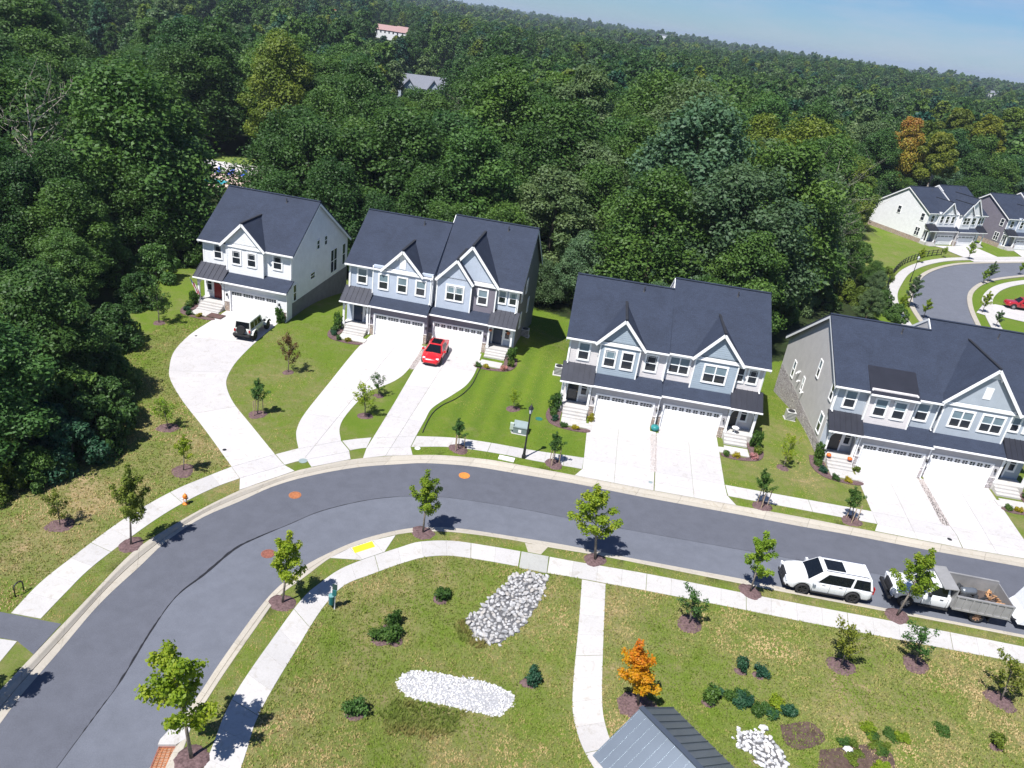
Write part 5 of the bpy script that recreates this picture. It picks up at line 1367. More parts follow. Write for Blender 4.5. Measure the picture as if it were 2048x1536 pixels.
for i in range(16):
    a, b_ = rnd.uniform(1600, 1900), rnd.uniform(1450, 1560)
    bush((a, b_), rnd.uniform(0.25, 0.45), rnd.uniform(0.15, 0.3), (F_YOUNGD, F_YOUNG, F_YG)[i % 3], 'low weed clump on bare soil by the cobble pile', 'weed clumps on the bare soil', 'weed_clump')
SOIL = simple('bare_soil', (0.085, 0.058, 0.048), 0.95, 0.35, 4.0, 0.1, bmp=0.8, bscale=20, world=True)
# ---------------------------------------------------------------- grass tufts: real relief on the lawns
def vnoise(x, y, sc, seed):
    g = np.random.default_rng(seed).random((64, 64)); u = x * sc; v = y * sc; i = np.floor(u).astype(int); j = np.floor(v).astype(int); fu = sst(u - i); fv = sst(v - j)
    A_ = lambda a, b: g[a % 64, b % 64]
    return (A_(i, j) * (1 - fu) + A_(i + 1, j) * fu) * (1 - fv) + (A_(i, j + 1) * (1 - fu) + A_(i + 1, j + 1) * fu) * fv
def tufts(name, polys, n, hgt, wid, cols, seed, blades=3, avoid=()):
    rng = np.random.default_rng(seed)
    X = []; Y = []
    for poly, share in polys:
        P = np.array(poly); m = int(n * share); x0, y0 = P.min(0); x1, y1 = P.max(0); got = 0; tries = 0
        while got < m and tries < 30:
            tries += 1
            x = rng.uniform(x0, x1, m * 2); y = rng.uniform(y0, y1, m * 2); k = inside(poly, x, y)
            for av in avoid: k &= ~inside(av, x, y)
            x, y = x[k][:m - got], y[k][:m - got]; X.append(x); Y.append(y); got += len(x)
    X = np.concatenate(X); Y = np.concatenate(Y); n = len(X); Z = TZ(X, Y)
    lu_ = lushness(X, Y)
    a = rng.uniform(0, 6.28, (n, blades)); h = hgt * rng.uniform(0.5, 1.4, (n, blades)); w = wid * rng.uniform(0.6, 1.3, (n, blades))
    lx, ly = np.cos(a) * h * 0.6, np.sin(a) * h * 0.6
    ox, oy = rng.normal(0, wid, (n, blades)), rng.normal(0, wid, (n, blades))
    bx_, by_ = X[:, None] + ox, Y[:, None] + oy; bz = np.broadcast_to(Z[:, None], bx_.shape) - 0.01
    px_, py_ = -np.sin(a) * w, np.cos(a) * w
    V = np.stack([np.stack([bx_ - px_, by_ - py_, bz], -1), np.stack([bx_ + px_, by_ + py_, bz], -1), np.stack([bx_ + lx, by_ + ly, bz + h], -1)], 2).reshape(-1, 3)
    m = n * blades
    me = bpy.data.meshes.new(name)
    me.vertices.add(3 * m); me.vertices.foreach_set('co', V.reshape(-1).astype(np.float32))
    me.loops.add(3 * m); me.loops.foreach_set('vertex_index', np.arange(3 * m, dtype=np.int32))
    me.polygons.add(m); me.polygons.foreach_set('loop_start', np.arange(0, 3 * m, 3, dtype=np.int32)); me.polygons.foreach_set('loop_total', np.full(m, 3, np.int32))
    v = np.clip(np.repeat(lu_ + 0.75 * (vnoise(X, Y, 0.3, 4) - 0.5) + 0.7 * (vnoise(X, Y, 1.1, 5) - 0.5) + rng.normal(0, 0.13, n), blades), 0, 1)
    at = me.attributes.new('var', 'FLOAT', 'FACE'); at.data.foreach_set('value', v.astype(np.float32))
    me.materials.append(foliage(name + '_blades', cols, 0.25, 0.7)); me.update()
    return tag(link(name, me), kind='stuff')
GCOL = [(0.50, 0.38, 0.23), (0.40, 0.32, 0.16), (0.27, 0.26, 0.095), (0.19, 0.23, 0.052), (0.15, 0.215, 0.03)]
def wpoly(pts): return [tuple(G(*p)[:2]) for p in pts]
front = wpoly([(482, 1536), (521, 1422), (602, 1284), (649, 1211), (690, 1170), (745, 1148), (800, 1128), (852, 1114), (904, 1113), (975, 1123), (1036, 1134), (1094, 1147), (1163, 1158), (1155, 1264), (1145, 1378), (1145, 1419), (1153, 1460), (1180, 1530), (1180, 1600), (470, 1600)])
front2 = wpoly([(1212, 1167), (1300, 1184), (1475, 1218), (1764, 1274), (2048, 1328), (2120, 1345), (2120, 1600), (1270, 1600), (1221, 1484), (1205, 1419), (1204, 1381), (1207, 1267)])
leftl = wpoly([(-60, 1010), (40, 965), (150, 925), (230, 880), (265, 800), (240, 720), (330, 640), (395, 620), (428, 636), (382, 666), (347, 702), (337, 735), (339, 760), (364, 804), (407, 859), (461, 933), (415, 951), (342, 982), (246, 1038), (142, 1115), (77, 1167), (20, 1226), (-80, 1205)])
midl = wpoly([(515, 684), (560, 646), (690, 640), (736, 672), (708, 702), (653, 770), (607, 828), (592, 858), (591, 877), (595, 896), (551, 907), (504, 850), (469, 806), (455, 773), (458, 751), (477, 721)])
lawn3 = wpoly([(1040, 600), (1090, 600), (1135, 650), (1125, 790), (1178, 836), (1168, 914), (1060, 898), (982, 885), (909, 874), (834, 871), (852, 840), (863, 820), (882, 805), (907, 790), (935, 770), (952, 745), (966, 715), (1030, 705)])
lawn4 = wpoly([(1440, 905), (1530, 760), (1560, 720), (1640, 910), (1700, 940), (1718, 968), (1741, 1021), (1600, 996), (1452, 969)])
verge1 = wpoly([(1100, 1097), (1191, 1112), (1300, 1133), (1475, 1168), (1741, 1219), (1926, 1254), (2048, 1278), (2048, 1291), (1926, 1267), (1764, 1237), (1600, 1206), (1475, 1183), (1300, 1148), (1165, 1124), (1112, 1112)])
verge2 = wpoly([(830, 912), (891, 912), (982, 921), (1060, 935), (1148, 952), (1162, 939), (1066, 923), (995, 909), (904, 896), (823, 896)])
verge3 = wpoly([(82, 1240), (192, 1130), (301, 1049), (371, 1006), (478, 959), (478, 980), (396, 1021), (298, 1078), (251, 1115), (178, 1191), (128, 1244)])
verge4 = wpoly([(388, 1449), (417, 1400), (458, 1337), (523, 1244), (560, 1194), (612, 1155), (660, 1119), (720, 1121), (676, 1139), (637, 1167), (603, 1196), (548, 1270), (462, 1398), (412, 1520), (360, 1530)])
verge5 = wpoly([(797, 1070), (842, 1065), (904, 1065), (1019, 1080), (1050, 1088), (1040, 1101), (982, 1091), (904, 1080), (838, 1083), (776, 1100)])
verge6 = wpoly([(1458, 994), (1600, 1020), (1752, 1049), (1747, 1061), (1600, 1033), (1474, 1010)])
def bed(pts): return wpoly(pts)
BEDA = bed([(1028, 1150), (1060, 1146), (1096, 1153), (1086, 1185), (1078, 1205), (1058, 1235), (1036, 1262), (1005, 1283), (975, 1288), (950, 1272), (930, 1242), (958, 1220), (985, 1192), (1012, 1168)])
BEDB = bed([(825, 1341), (880, 1347), (925, 1357), (962, 1362), (1000, 1374), (1030, 1392), (1022, 1413), (1000, 1433), (975, 1430), (930, 1420), (880, 1408), (845, 1402), (815, 1392), (793, 1372), (803, 1352)])
BEDC = bed([(1473, 1470), (1490, 1464), (1515, 1463), (1545, 1478), (1568, 1508), (1580, 1550), (1538, 1550), (1515, 1522), (1495, 1502), (1476, 1497)])
beds = [BEDA, BEDB, BEDC]
tufts('meadow_grass', [(front, 0.34), (front2, 0.44), (leftl, 0.22)], 52000, 0.085, 0.04, GCOL, 71, 3, beds)
tufts('lawn_grass', [(midl, 0.25), (lawn3, 0.30), (lawn4, 0.22), (verge1, 0.07), (verge2, 0.04), (verge3, 0.04), (verge4, 0.04), (verge5, 0.02), (verge6, 0.02)], 34000, 0.055, 0.02, GCOL, 72, 3)
REED = [(0.36, 0.25, 0.11), (0.26, 0.2, 0.07), (0.19, 0.2, 0.045), (0.15, 0.19, 0.035)]
tufts('reed_grass', [(wpoly([(792, 1395), (815, 1400), (880, 1415), (930, 1425), (900, 1470), (860, 1480), (770, 1470), (760, 1430)]), 0.75), (wpoly([(905, 1250), (925, 1238), (945, 1275), (985, 1292), (960, 1300), (920, 1285)]), 0.25)], 700, 0.24, 0.022, REED, 73, 4)
# ---------------------------------------------------------------- stone beds
def rock_mesh(seed, flat=0.6):
    rn = random.Random(seed); bm = bmesh.new(); bmesh.ops.create_icosphere(bm, subdivisions=1, radius=1.0)
    for v in bm.verts: v.co = Vector((v.co.x * rn.uniform(0.8, 1.4), v.co.y * rn.uniform(0.55, 1.0), v.co.z * flat * rn.uniform(0.75, 1.1)))
    bmesh.ops.dissolve_limit(bm, angle_limit=R(24), verts=bm.verts, edges=bm.edges); bmesh.ops.triangulate(bm, faces=bm.faces)
    me = bpy.data.meshes.new('stone'); bm.to_mesh(me); bm.free()
    return me
ROCKG = rockmat('grey_riprap', (0.40, 0.40, 0.405))
ROCKW = rockmat('white_riprap', (0.58, 0.585, 0.595))
ROCKM = []
for i in range(6):
    m_ = rock_mesh(500 + i); ROCKM.append(m_)
def stone_bed(name, poly, size, mat, label, limit=290, seed=1, density=1.0, bedcol=None, layers=1, lift=0.0):
    rng = np.random.default_rng(seed); rn = random.Random(seed)
    P = np.array(poly); c = P.mean(0); cz = float(TZ(*c))
    root = empty(name, (c[0], c[1], cz), 0, label, 'stones')
    b = MB(); vs = [(x - c[0], y - c[1], float(TZ(x, y)) - cz + 0.015) for x, y in poly]; b.add(vs, tessellate_polygon([[Vector((v[0], v[1], 0)) for v in vs]])); b.build('gravel_base', bedcol or simple('gravel_base', (0.10, 0.10, 0.105), 0.95, 0.4, 12.0, 0.1, world=True), root)
    area = abs(sum(p[0] * q[1] - q[0] * p[1] for p, q in zip(poly, poly[1:] + poly[:1]))) / 2
    n = int(area / (size * size * 2.2) * density)
    pts = []; cell = {}; tries = 0
    while len(pts) < n and tries < n * 40:
        tries += 1
        x, y = rng.uniform(P[:, 0].min(), P[:, 0].max()), rng.uniform(P[:, 1].min(), P[:, 1].max())
        if not inside(poly, np.array([x]), np.array([y]))[0]: continue
        s = size * rn.uniform(0.65, 1.45); k = (int(x / size / 2), int(y / size / 2)); bad = False
        for i in (-1, 0, 1):
            for j in (-1, 0, 1):
                for (a, b_, r) in cell.get((k[0] + i, k[1] + j), ()):
                    if (a - x) ** 2 + (b_ - y) ** 2 < (0.72 * (r + s)) ** 2: bad = True
        if bad: continue
        cell.setdefault(k, []).append((x, y, s)); pts.append((x, y, s))
    for _ in range(int(6 + len(pts) * 0.05)):      # stray stones just off the edge
        k = rng.integers(len(poly)); t = rng.random(); a_, b2_ = P[k], P[(k + 1) % len(P)]; q_ = a_ + (b2_ - a_) * t; o_ = (q_ - c) / max(np.linalg.norm(q_ - c), 1e-6) * rng.uniform(0.02, 0.28) * min(1, size * 7)
        pts.append((q_[0] + o_[0], q_[1] + o_[1], size * rn.uniform(0.5, 0.9)))
    pts.sort(key=lambda t: -t[2])
    for m_ in range(6):
        if ROCKM[m_].materials: pass
    for x, y, s in pts[:limit]:
        me = ROCKM[rn.randrange(6)]
        if not me.materials: me.materials.append(ROCKG)
        o = link('stone', me, root); o.location = (x - c[0], y - c[1], float(TZ(x, y)) - cz + s * 0.35 + lift * rn.random()); o.rotation_euler = (rn.uniform(-.5, .5), rn.uniform(-.5, .5), rn.uniform(0, 6.28)); o.scale = (s, s, s)
        set_mat(o, mat)
    if len(pts) > limit:
        bm = MB()
        for x, y, s in pts[limit:]:
            me = ROCKM[rn.randrange(6)]; M = Matrix.Translation((x - c[0], y - c[1], float(TZ(x, y)) - cz + s * 0.35 + lift * rn.random())) @ Matrix.Rotation(rn.uniform(0, 6.28), 4, 'Z') @ Matrix.Rotation(rn.uniform(-.6, .6), 4, 'X') @ Matrix.Scale(s, 4)
            bm.add([M @ v.co for v in me.vertices], [tuple(p.vertices) for p in me.polygons])
        tag(bm.build('small_stones', mat, root), kind='stuff')
    return root
stone_bed('riprap_swale', BEDA, 0.155, ROCKG, 'grey cobble swale running down from the concrete flume slab', 290, 81, 1.25)
stone_bed('stone_bed', BEDB, 0.08, ROCKW, 'long bed of small white stones in the dry basin', 290, 82, 1.3, simple('pale_gravel_base', (0.30, 0.30, 0.31), 0.95, 0.3, 12.0, 0.1, world=True))
stone_bed('stone_pile', BEDC, 0.15, ROCKW, 'white cobble pile beside the pavilion roof', 290, 83, 1.25)
for a, b_, k in ((1526, 1458, 'white rock lying on soil beside the cobble pile'), (1695, 1501, 'lone white rock on the bare soil')):
    p = G(a, b_); b = MB(); o = link('rock', ROCKM[2], None, (p.x, p.y, p.z + 0.12)); o.scale = (0.26, 0.22, 0.24); set_mat(o, ROCKW); tag(o, k, 'rock')
# gravel strips between the twin driveways
GRAV = simple('river_gravel', (0.40, 0.36, 0.34), 0.9, 0.5, 9.0, 0.2)
for pts, lab, sd in (([(848, 693), (857, 694), (828, 739), (818, 737)], 'gravel strip between the pale blue twin driveways', 91), ([(1301, 868), (1313, 868), (1313, 944), (1301, 943)], 'gravel strip between the cream twin driveways', 92), ([(1834, 957), (1846, 959), (1900, 1052), (1885, 1049)], 'gravel strip between the taupe twin driveways', 93)):
    stone_bed('gravel_strip', wpoly(pts), 0.055, GRAV, lab, 60, sd, 1.2, simple('gravel_base_tan', (0.2, 0.17, 0.16), 0.95, 0.4, 12.0, 0.1, world=True))
# bare soil patches
for pts in ([(1560, 1450), (1620, 1445), (1650, 1480), (1600, 1500), (1570, 1485)], [(1640, 1500), (1760, 1490), (1790, 1540), (1740, 1580), (1640, 1570)]):
    poly = dense(GG(pts + pts[:1]), 5)[:-1]
    vs = [(p.x, p.y, float(TZ(p.x, p.y)) + 0.02) for p in poly]; b = MB(); b.add(vs, tessellate_polygon([[Vector((v[0], v[1], 0)) for v in vs]])); tag(b.build('soil_patch', SOIL), kind='structure')
# ---------------------------------------------------------------- vehicles
def paint(name, col): return simple(name, col, 0.28, 0.03, 1.0, 0.5, coat=0.8)
TYRE = simple('tyre_rubber', (0.016, 0.016, 0.017), 0.8, 0.2, 8)
CGLASS = simple('car_glass', (0.006, 0.008, 0.011), 0.03, 0.1, 1.0, 0.4)
CHROME = simple('chrome', (0.6, 0.6, 0.62), 0.2, 0.0, metal=1.0)
DARKP = simple('dark_plastic', (0.02, 0.02, 0.022), 0.55, 0.2)
LAMPW = simple('headlamp_lens', (0.75, 0.77, 0.8), 0.15, 0.05)
LAMPR = simple('tail_lamp_lens', (0.35, 0.01, 0.012), 0.2, 0.05)
RIMB = simple('black_alloy', (0.05, 0.05, 0.055), 0.35, 0.1, metal=0.6)
RIMS = simple('silver_alloy', (0.45, 0.45, 0.46), 0.35, 0.1, metal=0.8)
RUSTR = simple('rusty_steel_wheel', (0.30, 0.17, 0.10), 0.7, 0.3)
def lerp(a, b, t): return a + (b - a) * t
def prof(xs_, x):
    return float(np.interp(x, [p[0] for p in xs_], [p[1] for p in xs_]))
def wheel(par, x, y, r, w, rim, side, spokes=6, hub=0.62):
    b = MB(); h = w / 2
    b.lathe([(r * 0.66, -h), (r * 0.93, -h), (r, -h * 0.7), (r, h * 0.7), (r * 0.93, h), (r * 0.66, h), (r * 0.6, h * 0.4), (r * 0.6, -h * 0.4), (r * 0.66, -h)], 20, (0, 0, 0), 'y', False)
    o = b.build('wheel', TYRE, par, True, (x, y, r))
    c = MB(); q = h * 0.55 * side
    c.lathe([(0.001, q * 0.6), (r * 0.64, q * 0.5)] if side > 0 else [(r * 0.64, q * 0.5), (0.001, q * 0.6)], 20, (0, 0, 0), 'y', False)
    for k in range(spokes):
        t = 2 * math.pi * k / spokes
        c.bar((0, q * 1.3, 0), (r * 0.62 * math.cos(t), q * 1.25, r * 0.62 * math.sin(t)), r * 0.17, 0.05, (0, 1, 0))
    c.lathe([(r * 0.15, -0.03), (r * 0.15, 0.03)], 10, (0, q * 1.4, 0), 'y')
    c.build('rim', rim, o)
def body_shell(par, x0, x1, zt, wt, sill, axles, r, mat, belt=0.0, n=56, arch=1.17, name='body', crown=0.03):
    """lofted lower body with wheel arches; zt: top line points, wt: half-width points"""
    xs_ = np.linspace(x0, x1, n); vs = []; fs = []
    for x in xs_:
        zl = prof(sill, x); ra = r * arch
        for ax in axles:
            if abs(x - ax) < ra: zl = max(zl, r + math.sqrt(max(ra * ra - (x - ax) ** 2, 0)) * 0.98)
        z1 = prof(zt, x); w = prof(wt, x)
        zl = min(zl, z1 - 0.12)
        zm = lerp(zl, z1, 0.55)
        sec = [(w * 0.93, zl), (w * 0.985, lerp(zl, zm, 0.35)), (w, zm), (w * 0.985, lerp(zm, z1, 0.65)), (w * 0.90, z1 - 0.015), (w * 0.6, z1 + crown * 0.6), (0, z1 + crown)]
        vs += [(x, p[0], p[1]) for p in sec] + [(x, -p[0], p[1]) for p in sec[-2::-1]]
    m = 13
    for i in range(n - 1):
        for k in range(m - 1): fs.append((i * m + k, i * m + k + 1, (i + 1) * m + k + 1, (i + 1) * m + k))
    fs.append(tuple(range(m))); fs.append(tuple((n - 1) * m + k for k in range(m - 1, -1, -1)))
    b = MB(); b.add(vs, fs)
    o = b.build(name, mat, par, True)
    c = MB(); c.box(x0 + 0.12, x1 - 0.12, -prof(wt, 0) * 0.9, prof(wt, 0) * 0.9, prof(sill, 0) + 0.02, min(z for _, z in zt) - 0.12); c.build('underbody', DARKP, par)
    return o
def cabin(par, A, B, C, D, zb, zr, wb, wtp, mat, sides, screen=True, rear=True, roof_bulge=0.04, bev=0.06, sunroof=None, name='cabin', midw=None):
    """upper body: A,B front base/top x, C,D rear top/base x; sides: side windows as (t0,t1) along the length"""
    b = MB(); xm = (B + C) / 2
    v = [(A, wb, zb), (D, wb, zb), (D, -wb, zb), (A, -wb, zb), (B, wtp, zr), (C, wtp, zr), (C, -wtp, zr), (B, -wtp, zr), (xm, 0, zr + roof_bulge), (xm, wtp, zr + roof_bulge * 0.5), (xm, -wtp, zr + roof_bulge * 0.5), (B, 0, zr + roof_bulge * 0.5), (C, 0, zr + roof_bulge * 0.4)]
    b.add(v, [(0, 3, 2, 1), (0, 1, 5, 9, 4), (3, 7, 10, 6, 2), (0, 4, 11, 7, 3), (1, 2, 6, 12, 5), (4, 9, 8, 11), (9, 5, 12, 8), (11, 8, 10, 7), (8, 12, 6, 10)])
    o = b.build(name, mat, par)
    md = o.modifiers.new('soft_edges', 'BEVEL'); md.width = bev; md.segments = 2; md.limit_method = 'ANGLE'; md.angle_limit = R(25)
    def S(t, u, s):     # point on the side: t 0 front..1 rear, u 0 belt..1 roof
        return Vector((lerp(lerp(A, D, t), lerp(B, C, t), u), s * (lerp(wb, wtp, u) + 0.012), lerp(zb, zr, u)))
    for s in (-1, 1):
        for t0, t1 in sides:
            c = MB(); c.add([S(t0, 0.03, s), S(t1, 0.03, s), S(t1, 0.84, s), S(t0, 0.84, s)], [(0, 1, 2, 3)] if s < 0 else [(3, 2, 1, 0)]); c.build('side_window', CGLASS, par)
    def E(x0_, x1_, u0, u1, f, wf=0.88):
        p = []
        for u, sg in ((u0, 1), (u0, -1), (u1, -1), (u1, 1)):
            p.append((lerp(x0_, x1_, u) + f, sg * lerp(wb, wtp, u) * wf, lerp(zb, zr, u) + 0.012))
        return p
    if screen: c = MB(); c.add(E(A, B, 0.04, 0.93, 0.014), [(0, 1, 2, 3)]); c.build('windscreen', CGLASS, par)
    if rear: c = MB(); c.add(E(D, C, 0.12, 0.88, -0.014), [(3, 2, 1, 0)]); c.build('rear_window', CGLASS, par)
    if sunroof:
        c = MB(); c.box(sunroof[0], sunroof[1], -sunroof[2], sunroof[2], zr + roof_bulge * 0.4, zr + roof_bulge + 0.012); c.build('sunroof', CGLASS, par)
    return o
def vehicle(name, label, cat, near_front, near_rear, z, halfw, nearside, wb=None):
    """root at the middle of the wheelbase; the two pixels are the tyre contacts on the side facing the camera"""
    f = GZ(near_front[0], near_front[1], z); r_ = GZ(near_rear[0], near_rear[1], z)
    d = Vector((f[0] - r_[0], f[1] - r_[1], 0)); wl = d.length; d.normalize()
    left = Vector((-d.y, d.x, 0))
    mid = Vector(((f[0] + r_[0]) / 2, (f[1] + r_[1]) / 2, z))
    c = mid - left * nearside * halfw          # nearside=+1: the left flank faces the camera
    e = empty(name, c, math.atan2(d.y, d.x), label, cat)
    print('VEH', name, round(wl, 2), [round(t, 1) for t in c])
    return e
def mirror_pair(par, x, y, z, mat):
    for s in (-1, 1):
        b = MB(); b.bar((x, s * y, z - 0.05), (x, s * (y + 0.12), z), 0.06, 0.05); b.box(x - 0.09, x + 0.06, min(s * (y + 0.1), s * (y + 0.3)), max(s * (y + 0.1), s * (y + 0.3)), z - 0.08, z + 0.11); b.build('wing_mirror', mat, par)
def lamp(par, nm, x, y0, y1, z0, z1, t, mat):
    b = MB(); b.box(min(x, x + t), max(x, x + t), y0, y1, z0, z1); b.build(nm, mat, par)
# --- white SUV
PW = paint('white_car_paint', (0.66, 0.67, 0.68))
v = vehicle('parked_suv', 'white SUV with dark glass sunroof parked along the kerb', 'car', (1597, 1186), (1702, 1205), -0.13, 0.86, 1)
body_shell(v, -2.66, 2.66, [(-2.66, 1.08), (-2.5, 1.16), (1.0, 1.17), (1.3, 1.17), (1.9, 1.13), (2.3, 1.06), (2.5, 0.97), (2.62, 0.84), (2.66, 0.7)], [(-2.66, 0.86), (-2.45, 0.98), (-1, 1.01), (1.4, 1.01), (2.2, 0.98), (2.5, 0.9), (2.66, 0.76)], [(-2.66, 0.42), (2.66, 0.4)], (-1.54, 1.54), 0.41, PW)
cabin(v, 1.36, 0.5, -2.4, -2.62, 1.13, 1.86, 0.96, 0.79, PW, [(0.14, 0.645), (0.685, 0.955)], sunroof=(-0.85, 0.3, 0.5))
for sx in (-1.54, 1.54):
    for sy in (-1, 1): wheel(v, sx, sy * 0.87, 0.41, 0.27, RIMB, sy, 6)
mirror_pair(v, 1.05, 0.93, 1.2, PW)
for s in (-1, 1):
    b = MB(); b.bar((0.4, s * 0.68, 1.9), (-2.2, s * 0.68, 1.9), 0.05, 0.05); b.build('roof_rail', CHROME, v)
    lamp(v, 'headlight', 2.52, min(s * 0.5, s * 0.88), max(s * 0.5, s * 0.88), 0.8, 0.98, 0.12, LAMPW)
    lamp(v, 'tail_light', -2.63, min(s * 0.72, s * 0.93), max(s * 0.72, s * 0.93), 0.9, 1.35, -0.05, LAMPR)
    b = MB()
    b.box(0.28, 0.5, min(s * 1.0, s * 1.03), max(s * 1.0, s * 1.03), 1.02, 1.05); b.build('door_handle', CHROME, v)
    b = MB(); b.box(-0.75, -0.53, min(s * 1.0, s * 1.03), max(s * 1.0, s * 1.03), 1.02, 1.05); b.build('door_handle', CHROME, v)
    b = MB(); b.box(-1.05, 1.05, min(s * 0.93, s * 1.02), max(s * 0.93, s * 1.02), 0.36, 0.44); b.build('running_board', DARKP, v)
b = MB(); b.box(2.55, 2.69, -0.48, 0.48, 0.62, 0.98); b.build('grille', DARKP, v)
b = MB(); b.box(2.5, 2.7, -0.8, 0.8, 0.40, 0.55); b.build('bumper', DARKP, v)
b = MB(); b.box(-2.72, -2.55, -0.85, 0.85, 0.42, 0.62); b.build('rear_bumper', DARKP, v)
def gaps(par, xs_, w_, z0, z1):
    for s_ in (-1, 1):
        for x_ in xs_: b_ = MB(); b_.box(x_ - 0.008, x_ + 0.008, min(s_ * w_ * 0.96, s_ * (w_ + 0.003)), max(s_ * w_ * 0.96, s_ * (w_ + 0.003)), z0, z1); b_.build('door_gap', DARKP, par)
gaps(v, (1.02, 0.0, -0.98), 1.01, 0.5, 1.1)
# --- white dump truck
v = vehicle('dump_truck', 'white pickup dump truck with ribbed grey bed full of junk', 'truck', (1797, 1212), (1954, 1243), -0.13, 0.9, 1)
FA, RA = 2.15, -2.15
body_shell(v, -0.35, 3.05, [(-0.35, 1.35), (1.0, 1.35), (1.35, 1.34), (2.6, 1.27), (2.95, 1.15), (3.05, 0.9)], [(-0.35, 1.0), (1.3, 1.0), (2.2, 0.99), (2.8, 0.95), (3.05, 0.82)], [(-0.35, 0.55), (3.05, 0.55)], (FA,), 0.42, PW, arch=1.22)
cabin(v, 1.35, 0.75, -0.2, -0.3, 1.32, 1.98, 0.92, 0.72, PW, [(0.2, 0.88)], rear=True)
mirror_pair(v, 1.05, 0.95, 1.45, DARKP)
for s in (-1, 1):
    wheel(v, FA, s * 0.9, 0.42, 0.27, RIMS, s, 8); wheel(v, RA, s * 0.95, 0.42, 0.28, RUSTR, s, 8); wheel(v, RA, s * 0.62, 0.42, 0.26, RUSTR, s, 8)
    lamp(v, 'headlight', 2.9, min(s * 0.55, s * 0.9), max(s * 0.55, s * 0.9), 0.92, 1.18, 0.12, LAMPW)
    b = MB(); b.box(0.1, 0.3, min(s * 1.0, s * 1.03), max(s * 1.0, s * 1.03), 1.12, 1.17); b.build('door_handle', DARKP, v)
    b = MB(); b.box(-0.4, 1.4, min(s * 0.85, s * 1.0), max(s * 0.85, s * 1.0), 0.42, 0.5); b.build('running_board', DARKP, v)
    b = MB(); b.box(RA - 0.75, RA - 0.7, min(s * 0.5, s * 1.05), max(s * 0.5, s * 1.05), 0.25, 0.9); b.build('mud_flap', DARKP, v)
b = MB(); b.box(2.97, 3.1, -0.5, 0.5, 0.7, 1.16); b.build('grille', DARKP, v)
b = MB(); b.box(3.02, 3.2, -0.98, 0.98, 0.45, 0.66); b.build('bumper', DARKP, v)
b = MB(); b.box(-3.75, 2.8, -0.42, 0.42, 0.55, 0.78); b.build('chassis', DARKP, v)
BEDG = simple('galvanised_bed', (0.30, 0.295, 0.29), 0.5, 0.15, 1.5, 0.4, metal=0.3); RUSTI = simple('rusty_bed_floor', (0.07, 0.055, 0.05), 0.8, 0.4, 2.0)
bx0, bx1, bw, bz0, bz1 = -3.85, -0.45, 1.15, 0.86, 1.75
b = MB(); b.box(bx0, bx1, -bw, bw, bz0, bz0 + 0.06); b.build('bed_floor', RUSTI, v)
for s in (-1, 1):
    b = MB(); b.box(bx0, bx1, min(s * bw, s * (bw + 0.06)), max(s * bw, s * (bw + 0.06)), bz0 - 0.02, bz1); sd = b.build('bed_side', BEDG, v)
    b = MB(); b.box(bx0 - 0.02, bx1 + 0.02, min(s * (bw - 0.01), s * (bw + 0.12)), max(s * (bw - 0.01), s * (bw + 0.12)), bz1, bz1 + 0.07); b.build('top_rail', BEDG, sd)
    b = MB(); b.box(bx0 - 0.02, bx1 + 0.02, min(s * (bw + 0.061), s * (bw + 0.12)), max(s * (bw + 0.061), s * (bw + 0.12)), bz0 - 0.06, bz0 + 0.06); b.build('bottom_rail', BEDG, sd)
    for k in range(8):
        x = bx0 + 0.08 + (bx1 - bx0 - 0.16) * k / 7
        b = MB(); b.box(x - 0.04, x + 0.04, min(s * (bw + 0.061), s * (bw + 0.115)), max(s * (bw + 0.061), s * (bw + 0.115)), bz0 + 0.061, bz1 - 0.001); b.build('rib', BEDG, sd)
b = MB(); b.box(bx0 - 0.06, bx0 - 0.001, -bw, bw, bz0 - 0.02, bz1 - 0.05); b.build('tailgate', BEDG, v)
b = MB(); b.box(bx1 + 0.001, bx1 + 0.07, -bw, bw, bz0 - 0.02, 2.2); b.build('headboard', BEDG, v)
b = MB(); b.box(bx1 - 0.02, bx1 + 0.0005, -0.75, 0.75, 1.5, 2.05); b.build('headboard_window', DARKP, v)
b = MB(); b.slab([(bx1 + 0.07, -bw, 2.2), (bx1 + 0.07, bw, 2.2), (bx1 + 0.85, bw, 2.12), (bx1 + 0.85, -bw, 2.12)], 0.05); b.build('cab_guard', BEDG, v)
vm = v
gaps(v, (1.3, -0.2), 1.0, 0.6, 1.28)
def in_truck(x, y, z): return vm.matrix_basis @ Vector((x, y, z))
LOADO = simple('orange_scrap', (0.42, 0.23, 0.11), 0.8, 0.4); LOADK = simple('black_scrap', (0.03, 0.032, 0.035), 0.5, 0.3); LOADS = simple('steel_tank', (0.22, 0.24, 0.26), 0.35, 0.15, metal=0.6)
b = MB(); b.lathe([(0.02, -0.5), (0.22, -0.46), (0.24, -0.3), (0.24, 0.3), (0.22, 0.46), (0.02, 0.5)], 14, (0, 0, 0), 'x'); o = b.build('steel_tank', LOADS, None, True, in_truck(-1.7, -0.1, bz0 + 0.55)); o.rotation_euler = (0, 0, v.rotation_euler[2] + 0.2); tag(o, 'grey steel tank lying in the dump truck bed', 'tank')
rj = random.Random(8)
for k in range(18):
    m_ = ROCKM[k % 6]; o = link('scrap_lump', m_, None, in_truck(-1.2 - rj.random() * 1.1, rj.uniform(-0.7, 0.9), bz0 + 0.3 + 0.25 * rj.random())); q = rj.uniform(0.15, 0.28); o.scale = (q * 1.4, q, q * 0.9); o.rotation_euler = (rj.random(), rj.random(), rj.random() * 6); set_mat(o, LOADK); tag(o, 'black scrap lump in the dump truck bed', 'scrap', 'black scrap in the truck bed')
